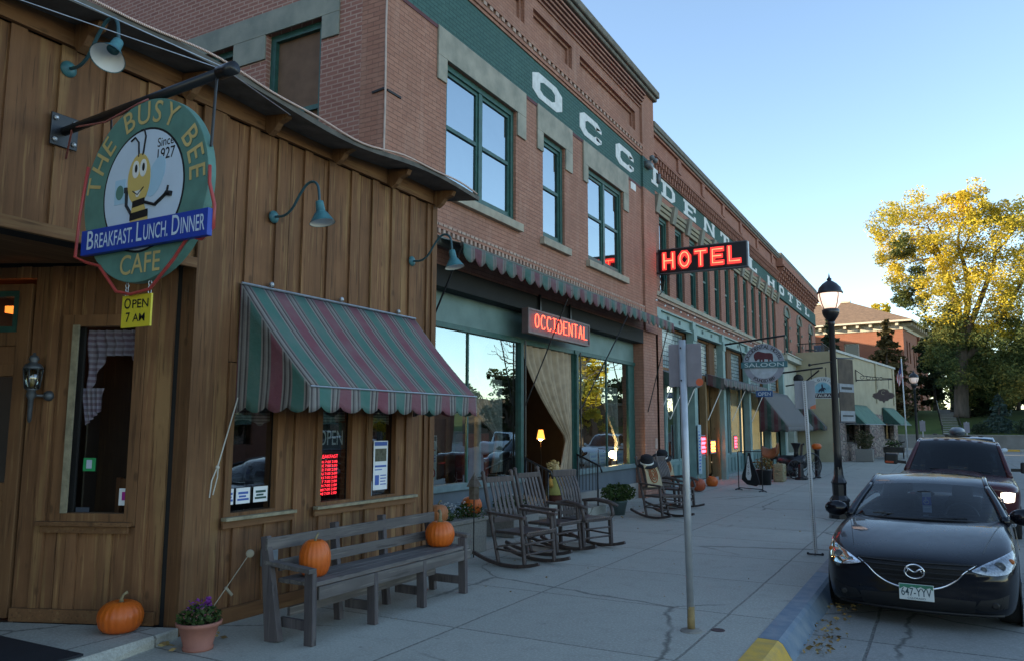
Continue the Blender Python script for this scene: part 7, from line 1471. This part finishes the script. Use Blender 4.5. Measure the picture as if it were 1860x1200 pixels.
pg = [(-.55, .0), (-.5, .16), (-.3, .22), (-.22, .36), (0, .42), (.22, .36), (.3, .22), (.5, .16), (.55, 0), (.42, -.12), (.28, -.14), (.2, -.24), (.08, -.24), (0, -.36), (-.08, -.24), (-.2, -.24), (-.28, -.14), (-.42, -.12)]
MB().prism([(-2.62+x, 3.3+y) for x, y in pg], fh, -.04, .0).build('board', mat('pale_sign_edge', (.34, .29, .2), .7), hg); MB().prism([(-2.62+x*.93, 3.3+y*.91) for x, y in pg], fh, .001, .006).build('face', mat('plum_brown_sign', (.10, .07, .07), .7), hg)
b = MB(); b.tube([(-2.62+.1*math.cos(a), 44.99, 3.5+.1*math.sin(a)) for a in [math.pi*.2+i*math.pi*.16 for i in range(10)]], .018, 5); b.build('crescent', mat('tan_ink', (.30, .26, .18), .7), hg)
t = thing('stone_planter', 'square stone planter with a wispy bush in front of the stone shop', 'planter', (-3.5, 43, 0)); MB().box(-3.9, -3.1, 42.6, 43.4, 0, .62).build('tub', M_AGG, t, bevel=.03); b = MB(); leaves(b, (-3.5, 43, 1.05), (.5, .5, .5), 380, .08); b.build('bush', leaf_mat('dusty_leaves', [(.05, .06, .03), (.1, .1, .05), (.15, .12, .06)]), t)
t = thing('wooden_cart', 'dark wooden cart with iron wheels parked against the stone wall beyond the planter', 'cart', (-2.3, 47.5, 0)); b = MB(); b.box(-2.9, -1.9, 47, 48.6, .35, .62); b.tube([(-2.9, 47, .6), (-1.8, 46.7, .95)], .03, 5); b.build('bed', mat('dark_cart_wood', (.05, .04, .03), .8), t)
for x in (-2.85, -1.95): b = MB(); b.tube([(x, 47.8+.33*math.cos(a), .34+.33*math.sin(a)) for a in [2*math.pi*i/18 for i in range(18)]], .025, 5, True); [b.tube([(x, 47.8, .34), (x, 47.8+.33*math.cos(a), .34+.33*math.sin(a))], .014, 4) for a in [math.pi*i/4 for i in range(8)]]; b.build('wheel', M_BLACK, t)
b = MB(); leaves(b, (-2.4, 47.8, .8), (.45, .7, .25), 220, .07); tag(b.build('cart_plants', M_LEAFD), 'mixed greenery growing in the dark cart by the stone wall', 'plants', base=(-2.4, 47.8, .62))
# flagpole
fp_ = thing('flagpole', 'slim white flagpole beside the stone shop', 'flagpole', (-1.84, 50, 0)); MB().tube([(-1.84, 50, 0), (-1.88, 50, 5.65)], [.045, .028], 8).build('pole', mat('pole_white', (.62, .63, .64), .5), fp_, True); MB().sphere((-1.88, 50, 5.7), .05, 8).build('finial', M_SGOLD, fp_)
fl = thing('flag', 'limp red white and blue striped flag with starry canton drooping from the white flagpole', 'flag', (-1.95, 50, 4.5))
m_fl = stripe_mat('flag_stripes', 0, .08, 0, [(0, (.42, .05, .07)), (.5, (.6, .58, .56))], soft=.1)
def fg(u, v): return (-1.88-.04*0-.26*u-.05*math.sin(v*5), 50+.06*math.sin(u*9+v*3), 5.3-.75*v-.55*u)
MB().grid(fg, 16, 14).build('stripes', m_fl, fl, True, solid=.01); MB().grid(lambda u, v: (lambda p: (p[0], p[1]-.012, p[2]))(fg(u*.45, v*.55)), 8, 8).build('canton', mat('flag_blue', (.03, .04, .16), .7), fl, True, solid=.01)
# small far signs
for (x, y, z, l) in ((-1.2, 60, 2.2, 'grey back of a small sign on a post behind the far street lamp'), (1.39, 60, 2.1, 'pale back of a small sign on a post at the foot of the lawn')):
    t = thing('far_sign', l, 'sign', (x, y, 0)); MB().tube([(x, y, -.15), (x, y, z)], .04, 6).build('post', M_GALV, t); MB().fbox(frY(y-.05), x-.17, x+.17, z-.75, z-.05, -.01, 0).build('plate', M_ALU, t)
# courthouse
M_CBRICK = brick_mat('courthouse_brick', (.30, .115, .065), (.23, .085, .05), (.26, .14, .10), .02, .4, .13, bmp=.3, stain_amt=.3)
M_CORN = mat('cream_cornice', (.55, .50, .40), .8, var=.15)
m_shing = mat('brown_shingles', (.24, .155, .095), .9, col2=(.13, .085, .055), vscale=1.6, stretch=(2, 2, 6), bmp=.5, bscale=6)
ch_ = thing('brick_courthouse', 'large red brick courthouse with hipped brown roof and cream bracketed cornice on the hill', 'building', (-12, 102, 3.5))
C0 = Vector((-3.24, 95)); da = Vector((-.991, .1338)); db = Vector((.1338, .991))
fa = lambda u, v, d: (C0.x+da.x*u-db.x*d, C0.y+da.y*u-db.y*d, v); fb_ = lambda u, v, d: (C0.x+db.x*u-da.x*d, C0.y+db.y*u-da.y*d, v)
wa = [(4.6, 6.2, 9.0, 11.2), (9, 10.6, 9.0, 11.2), (13, 14.6, 9, 11.2), (4.6, 6.2, 5, 7.5), (9, 10.6, 5, 7.5)]; wb_ = [(1.6, 2.3, 8.9, 11.3), (3.2, 3.9, 8.9, 11.3), (5.6, 6.3, 8.5, 11.2), (7.0, 7.7, 8.5, 11.2), (11.2, 12.1, 7.5, 11.0), (13.0, 13.9, 7.5, 11.0), (11.2, 12.1, 3.8, 6.4), (13.0, 13.9, 3.8, 6.4), (3.2, 3.9, 4.2, 6.6)]
b = MB(); wall(b, fa, 0, 24, 3, 12.4, wa, .3); wall(b, fb_, 0, 15.3, 3, 12.4, wb_, .3); b.build('brick_wall', M_CBRICK, ch_)
b = MB(); b.fbox(fb_, 8.6, 10.4, 3, 12.4, 0, .25); b.build('brick_pier', M_CBRICK, ch_)
for (f, ws_) in ((fa, wa), (fb_, wb_)):
    for a, c, d, e in ws_:
        b = MB(); frame4(b, f, a, c, d, e, .12, -.28, -.18); w = b.build('window', M_CORN, ch_); MB().quad(*[f(u, v, -.25) for u, v in ((a+.12, d+.12), (c-.12, d+.12), (c-.12, e-.12), (a+.12, e-.12))]).build('pane', M_DARKGLASS, w)
b = MB(); b.quad(fa(.4, 3, -.6), fa(23, 3, -.6), fa(23, 12, -.6), fa(.4, 12, -.6)); b.quad(fb_(.4, 3, -.6), fb_(15, 3, -.6), fb_(15, 12, -.6), fb_(.4, 12, -.6)); b.build('dark_rooms', M_DARK, ch_)
b = MB()
for f, L in ((fa, 24), (fb_, 15.3)): b.fbox(f, -.02 if f is fa else 0, L, 12.4, 12.75, .0 if f is fa else .001, .12); b.fbox(f, -1.1, L, 13.15, 13.35 if f is fa else 13.349, -.5, 1.15 if f is fa else 1.149)
for f, L in ((fa, 24), (fb_, 15.3)):
    u = .3
    while u < L: b.fbox(f, u, u+.3, 12.76, 13.14, .0, .85); u += 1.35
b.build('cornice', M_CORN, ch_); b = MB(); b.fbox(fa, 0, 24, 12.751, 13.149, -.1, .05); b.fbox(fb_, .1, 15.3, 12.751, 13.149, -.1, .05); b.build('frieze', M_CORN, ch_)
rf = [Vector(fa(-1.1, 13.36, 1.15)), Vector(fa(25, 13.36, 1.15)), Vector(fa(25, 13.36, -16)), Vector(fa(-1.1, 13.36, -16))]
r1, r2 = Vector(fa(7.0, 17.0, -7.5)), Vector(fa(17, 17.0, -7.5))
MB().add(rf+[r1, r2], [(0, 1, 5, 4), (1, 2, 5), (2, 3, 4, 5), (3, 0, 4)]).build('roof', m_shing, ch_)
b = MB(); b.bar(r1+Vector((0, 0, .1)), r2+Vector((0, 0, .1)), .5, .25); b.build('ridge_cap', M_CORN, ch_)
b = MB(); b.add([fb_(9, 13.3, -1), fb_(16, 13.3, -1), fb_(16, 15.2, -3), fb_(10, 15.2, -3)], [(0, 1, 2, 3)]); b.add([fb_(9, 13.3, -1), fb_(10, 15.2, -3), fb_(9.5, 13.3, -6)], [(0, 1, 2)]); b.build('rear_roof', M_ROOF, ch_)
# trees
M_BARK = mat('cottonwood_bark', (.11, .09, .07), .95, col2=(.06, .05, .04), vscale=4, bmp=.6, bscale=12, stretch=(1, 1, .3))
M_YEL = leaf_mat('golden_leaves', [(.12, .14, .03), (.30, .28, .04), (.52, .41, .04), (.64, .49, .05), (.58, .38, .03)], trans=.4, by_z=.28)
M_GRN = leaf_mat('green_turning_leaves', [(.035, .06, .025), (.06, .09, .03), (.12, .13, .035), (.25, .19, .04)], trans=.3, by_z=.3)
M_DKG = leaf_mat('dark_green_leaves', [(.012, .022, .010), (.022, .038, .014), (.04, .05, .018)], trans=.15)
M_NEED = leaf_mat('spruce_needles', [(.018, .032, .020), (.03, .05, .03), (.05, .062, .035)], trans=.1); M_NEEDB = leaf_mat('blue_spruce_needles', [(.03, .055, .045), (.055, .085, .075), (.04, .07, .05)], trans=.1); M_OLIVE = leaf_mat('olive_needles', [(.05, .045, .018), (.09, .075, .03), (.12, .09, .04)], trans=.15)
YC = [(3.3, 22.1, 1.3), (2.1, 21.2, 1.3), (-1.9, 21.8, 1.7), (-3.6, 20.9, 1.5), (-.4, 20.8, 1.5), (4.5, 21.4, 1.2), (5.3, 20.3, 1.3), (6.9, 20.4, 1.5), (-3.2, 19, 1.5), (-1.4, 18.8, 1.8), (.5, 19.4, 1.7), (2.5, 19.4, 1.7), (4.3, 18.7, 1.8), (6.2, 17.9, 1.8), (-2.4, 16.8, 1.5), (-3.5, 17.5, 1.1), (3.8, 16.5, 2.1), (5.8, 15.5, 1.9), (2.5, 16.8, 1.5), (.3, 17.1, 1.3), (7.8, 18.3, 1.8), (8.2, 15.8, 1.8), (.2, 14.5, 1.5), (1.9, 14.4, 1.7), (4, 13.9, 1.9), (6, 13, 1.8), (.9, 12.4, 1.7), (3, 11.5, 1.9), (5.1, 10.7, 2.0), (7.3, 13.9, 1.8), (7.1, 11, 1.8), (9.5, 17, 2), (9.5, 13, 2)]
GC = [(-2, 15.2, 1.3), (-3, 14, .9), (-1.4, 13.6, 1), (-2.3, 18.1, 1.1), (0, 11, 1.3), (2.1, 9.3, 2.1), (4.1, 8.3, 2.1), (6.1, 8.2, 1.8), (.5, 8.4, 1.5), (3.4, 10.3, 1.8), (5.9, 10.1, 1.8), (2.5, 6.5, 1.8), (5, 6.2, 1.8), (7.5, 7, 1.8)]
rg = random.Random(3)
def clumpy(b, c, r, n, size, k=7):
    """leaf clump made of several uneven smaller tufts"""
    for _ in range(k):
        q = [c[i]+rg.uniform(-1, 1)*r*.75 for i in range(3)]; rr = r*rg.uniform(.3, .55)
        leaves(b, q, (rr, rr, rr*.75), n//k, size, rg)
ct = thing('cottonwood_tree', 'tall golden autumn cottonwood at the right edge, lit on its top', 'tree', (1.6, 80, 3.4))
def curvy(pts, n=5):
    out = []; 
    for i in range((len(pts)-1)*n+1): out.append(lerpc(pts, i/((len(pts)-1)*n)))
    return out
def limb(b, pts, r0, r1): p = curvy(pts); b.tube(p, [r0+(r1-r0)*i/(len(p)-1) for i in range(len(p))], 8)
b = MB(); limb(b, [(1.5, 80, 2.6), (1.7, 80, 6), (1.9, 80, 9.3), (1.6, 80.2, 13.4)], .62, .36); b.build('trunk', M_BARK, ct, True)
for pts, r0, r1 in (([(1.6, 80.2, 13.2), (1.1, 80, 15.4), (.4, 79.8, 17.2), (-.6, 79.6, 18.7), (-1.9, 79.5, 19)], .30, .07), ([(1.9, 80, 9.3), (2.7, 80.4, 13.3), (2.6, 80.6, 16), (2.2, 80.8, 18.6), (2.8, 80.6, 21)], .34, .06), ([(1.9, 80, 9.0), (3.6, 79.6, 13), (4.7, 79.4, 16), (5.2, 79.2, 18.6)], .32, .06), ([(1.7, 80, 7.5), (4.2, 80.5, 10), (6.6, 80.4, 14), (7.6, 80, 17)], .30, .06), ([(.8, 80, 16.2), (-.6, 80, 15.9), (-1.8, 80, 15.4)], .12, .04), ([(.5, 79.8, 17), (-.6, 80, 17.1), (-2.2, 79.8, 16.8)], .12, .04), ([(1.2, 80, 15.3), (.6, 79.5, 17.8), (-.2, 79.5, 20.2)], .13, .04), ([(2.4, 80.6, 17.4), (3.4, 80.6, 19.5), (4.3, 80.8, 21)], .12, .04), ([(5, 79.3, 17), (6.3, 79.3, 18.6), (6.9, 79.4, 20)], .12, .04)):
    b = MB(); limb(b, pts, r0, r1); b.build('branch', M_BARK, ct, True)
b = MB(); [clumpy(b, (x, 80+rg.uniform(-2.4, 2.4), z), r*1.25, 1700, .12, 14) for x, z, r in YC]; b.build('golden_crown', M_YEL, ct)
b = MB(); [clumpy(b, (x, 80+rg.uniform(-2.2, 2.2), z), r*1.25, 1700, .125, 12) for x, z, r in GC+[(1.2, 7, 1.6), (2.4, 5.5, 1.5), (.8, 9.8, 1.5), (3.8, 5, 1.5), (6.5, 5, 1.6), (8.5, 9.5, 2)]]; b.build('green_crown', M_GRN, ct)
def spruce(name, label, p, h, r, m, n=2600, size=.2, tiers=19):
    t = thing(name, label, 'tree', p); MB().tube([p, (p[0], p[1], p[2]+h)], [h*.018+.05, .02], 7).build('trunk', M_BARK, t); b = MB()
    for i in range(tiers):
        k = i/tiers; rr = r*(1-k)**.85+.08; z = p[2]+h*(.08+.9*k)
        for j in range(max(5, int(11*(1-k)))):
            a = rg.uniform(0, 6.28); l = rr*rg.uniform(.55, 1.15); z = p[2]+h*(.08+.9*k)+rg.uniform(-.5, .5)*h/tiers*1.3
            for q in range(3):
                f = (q+1)/3; leaves(b, (p[0]+math.cos(a)*l*f, p[1]+math.sin(a)*l*f, z-.20*l*f), (l*.24, l*.24, l*.13+.05), n//(tiers*24), size, rg)
    b.build('crown', m, t); return t
spruce('spruce_tree', 'tall olive-brown spruce in front of the courthouse corner', (-4.4, 84, 2.8), 9.6, 2.6, M_OLIVE, 6000, .26)
spruce('spruce_tree', 'dark spruce beside the lamp globe in front of the courthouse roof', (-9.4, 83, 2.8), 10.0, 2.3, M_NEED, 6000, .25)
spruce('spruce_tree', 'dark spruce at the end wall of the hotel, left of the lamp post', (-12.2, 82, 2.6), 9.5, 2.4, M_NEED, 5000, .25)
spruce('blue_spruce', 'small blue-green spruce on the lawn above the retaining wall', (4.2, 77, 1.2), 3.4, 1.25, M_NEEDB, 5000, .10)
def bushy(name, label, p, h, r, m, n, size=.2, trunk=True, cat='tree'):
    t = thing(name, label, cat, p)
    if trunk:
        b = MB(); limb(b, [p, (p[0]+.1, p[1], p[2]+h*.3), (p[0]-.1, p[1], p[2]+h*.75)], .06+h*.018, .05)
        for k in range(4): a = k*1.7; limb(b, [(p[0], p[1], p[2]+h*.25), (p[0]+math.cos(a)*r*.5, p[1]+math.sin(a)*r*.5, p[2]+h*.6)], .05+h*.006, .03)
        b.build('trunk', M_BARK, t, True)
    b = MB()
    for _ in range(16):
        a = rg.uniform(0, 6.28); k = rg.uniform(0, .8); z = rg.uniform(.18, .95); w = math.sin(math.pi*min(1, z*.75+.2))
        clumpy(b, (p[0]+math.cos(a)*r*k*w, p[1]+math.sin(a)*r*k*w, p[2]+h*z), r*.5, n//16, size, 6)
    b.build('crown', m, t); return t
for (x, y, h, r, m, l) in ((.9, 87, 8.6, 2.3, M_DKG, 'dark leafy tree just right of the courthouse wall'), (3.6, 89, 8.0, 2.6, M_DKG, 'dark leafy tree under the middle of the golden cottonwood'), (6.4, 88, 8.4, 2.6, M_DKG, 'dark leafy tree under the right of the golden cottonwood'), (9.5, 92, 9, 3, M_DKG, 'dark tree at the right edge of the view above the blue spruce'), (2.2, 84, 5.0, 2.0, M_DKG, 'short dark bushy tree at the top of the garden steps'), (5.0, 85, 6.0, 2.2, M_GRN, 'olive bushy tree between the dark trees behind the blue spruce'), (8.2, 86, 7.0, 2.4, M_DKG, 'dark dense tree behind the blue spruce near the right edge'), (-.6, 91, 7.5, 2.0, M_DKG, 'narrow dark tree close against the courthouse side wall')):
    bushy('shade_tree', l, (x, y, hz(y)-.1), h, r*1.1, m, 8000, .2)
bushy('shade_tree', 'small round yellow treetop showing above the courthouse roof', (-6.9, 128, 4), 15.8, 2.6, M_YEL, 3500, .28)
for (x, y, h, r, m, l) in ((5.9, 76.3, 1.2, 1.0, M_NEED, 'low dark juniper just right of the small blue spruce'), (2.6, 76.2, .9, .8, M_NEED, 'low green juniper left of the small blue spruce'), (8.2, 76.3, 1.1, 1.2, M_NEED, 'low spreading juniper at the right edge above the retaining wall')):
    bushy('shrub', l, (x, y, 1.05), h, r, m, 1500, .07, False, 'shrub')
b = MB(); [clumpy(b, (x, 150+rg.uniform(-8, 8), 4+rg.uniform(1, 6)), rg.uniform(3, 5), 260, .5, 5) for x in [-25+i*2.2 for i in range(60)]]
o = b.build('far_woods', M_DKG); o['kind'] = 'stuff'; o['label'] = 'dark mass of far trees beyond the courthouse lawn'
# ------------------------------------------------------------------ across the street (seen in the window reflections), then added sun blockers
M_TAN2 = mat('opposite_brick', (.20, .10, .07), .9, var=.3, vscale=2)
def opposite(name, label, y0, y1, h, m, x=17.5):
    t = thing(name, label, 'building', (x+4, (y0+y1)/2, 0)); f = lambda u, v, d: (x-d, u, v)
    hs_ = [(a, a+2.2, .8, 2.8) for a in [y0+1+3.4*i for i in range(int((y1-y0-2)/3.4))]]
    b = MB(); wall(b, f, y0, y1, -.15, h, hs_, .2); [b.quad((x, y, -.15), (x+9, y, -.15), (x+9, y, h), (x, y, h)) for y in (y0, y1)]; b.build('front_wall', m, t)
    MB().add([(x, y0, h), (x, y1, h), (x+9, y1, h), (x+9, y0, h)], [(0, 1, 2, 3)]).build('roof', M_ROOF, t); b = MB(); b.fbox(f, y0, y1, h-.25, h, 0, .25); b.build('cornice', M_CAP, t)
    for a, c, d, e in hs_: MB().quad(*[f(u, v, -.1) for u, v in ((a, d), (c, d), (c, e), (a, e))]).build('window', M_DARKGLASS, t)
opposite('opposite_shop', 'low brown shop across the street, reflected in the near shop window', 20, 47, 3.6, M_TAN2)
opposite('opposite_shop', 'taller tan shop across the street, reflected in the far windows', 62, 88, 4.2, mat('dull_brown_render', (.13, .10, .075), .9))
bushy('street_tree', 'yellow-brown autumn tree across the street, reflected in the near shop window', (12.5, 33, -.15), 8.0, 2.4, M_YEL, 5200, .17)
bushy('street_tree', 'dark green tree across the street, reflected beside the brown shop', (14, 49, -.15), 6.5, 2.3, M_DKG, 3000, .17)
bushy('street_tree', 'orange autumn tree across the street, reflected in the far shop window', (13, 60, -.15), 7.5, 2.6, M_YEL, 3200, .2)
bt_ = thing('bare_tree', 'leafless tree across the street, reflected in the far shop window', 'tree', (13, 54, -.15)); b = MB()
def grow(p, dr, l, r, k):
    q = p+dr*l; b.tube([p, p.lerp(q, .5)+Vector((rg.uniform(-.1, .1), rg.uniform(-.1, .1), 0))*l*.5, q], [r, r*.8, r*.6], 5, caps=False)
    if k: [grow(q, (dr+Vector((rg.uniform(-.75, .75), rg.uniform(-.75, .75), rg.uniform(-.25, .55)))).normalized(), l*rg.uniform(.6, .85), r*.6, k-1) for _ in range(3)]
grow(Vector((13, 54, -.15)), Vector((0, 0, 1)), 3.2, .2, 5); b.build('trunk', M_BARK, bt_)
dup(suv, (9.5, 27, -.15), R(178), 'dark car parked across the street, reflected in the shop windows'); dup(bpy.data.objects['white_truck'], (9.6, 43, -.15), R(181), 'white pickup parked across the street, reflected in the shop windows')
bbk = thing('far_sun_blocker', 'unseen tall brick block added behind the hotel roofline to shade the far trees', 'building', (-40, 72, 0)); MB().box(-48, -33, 50, 96, -.5, 16.5).build('brick_wall', M_BRICK, bbk); MB().box(-48.2, -32.8, 49.8, 96.2, 16.51, 16.9).build('coping', M_CAP, bbk)  # added out of sight so the lower trees and courthouse fall in shade
lbk = thing('side_sun_blocker', 'unseen brick block added outside the left edge of the view to keep sun off the hotel side wall', 'building', (-35, 0, 0)); MB().box(-46, -27, -16, 13, 0, 15).build('brick_wall', M_BRICK, lbk); MB().box(-46.2, -26.8, -16.2, 13.2, 15.01, 15.4).build('coping', M_CAP, lbk)  # added out of view to keep low sun off the hotel side wall
nbk = thing('rear_sun_blocker', 'unseen tall brick block added behind the viewer on the cafe side to block the sun', 'building', (-14, -14, 0)); b = MB(); b.box(-26, -6.4, -34, -6, 0, 12); b.build('brick_wall', M_BRICK, nbk); MB().box(-26.1, -6.3, -34.1, -5.9, 12.01, 12.3).build('coping', M_CAP, nbk)  # added out of view to block low sun from the street and side wall
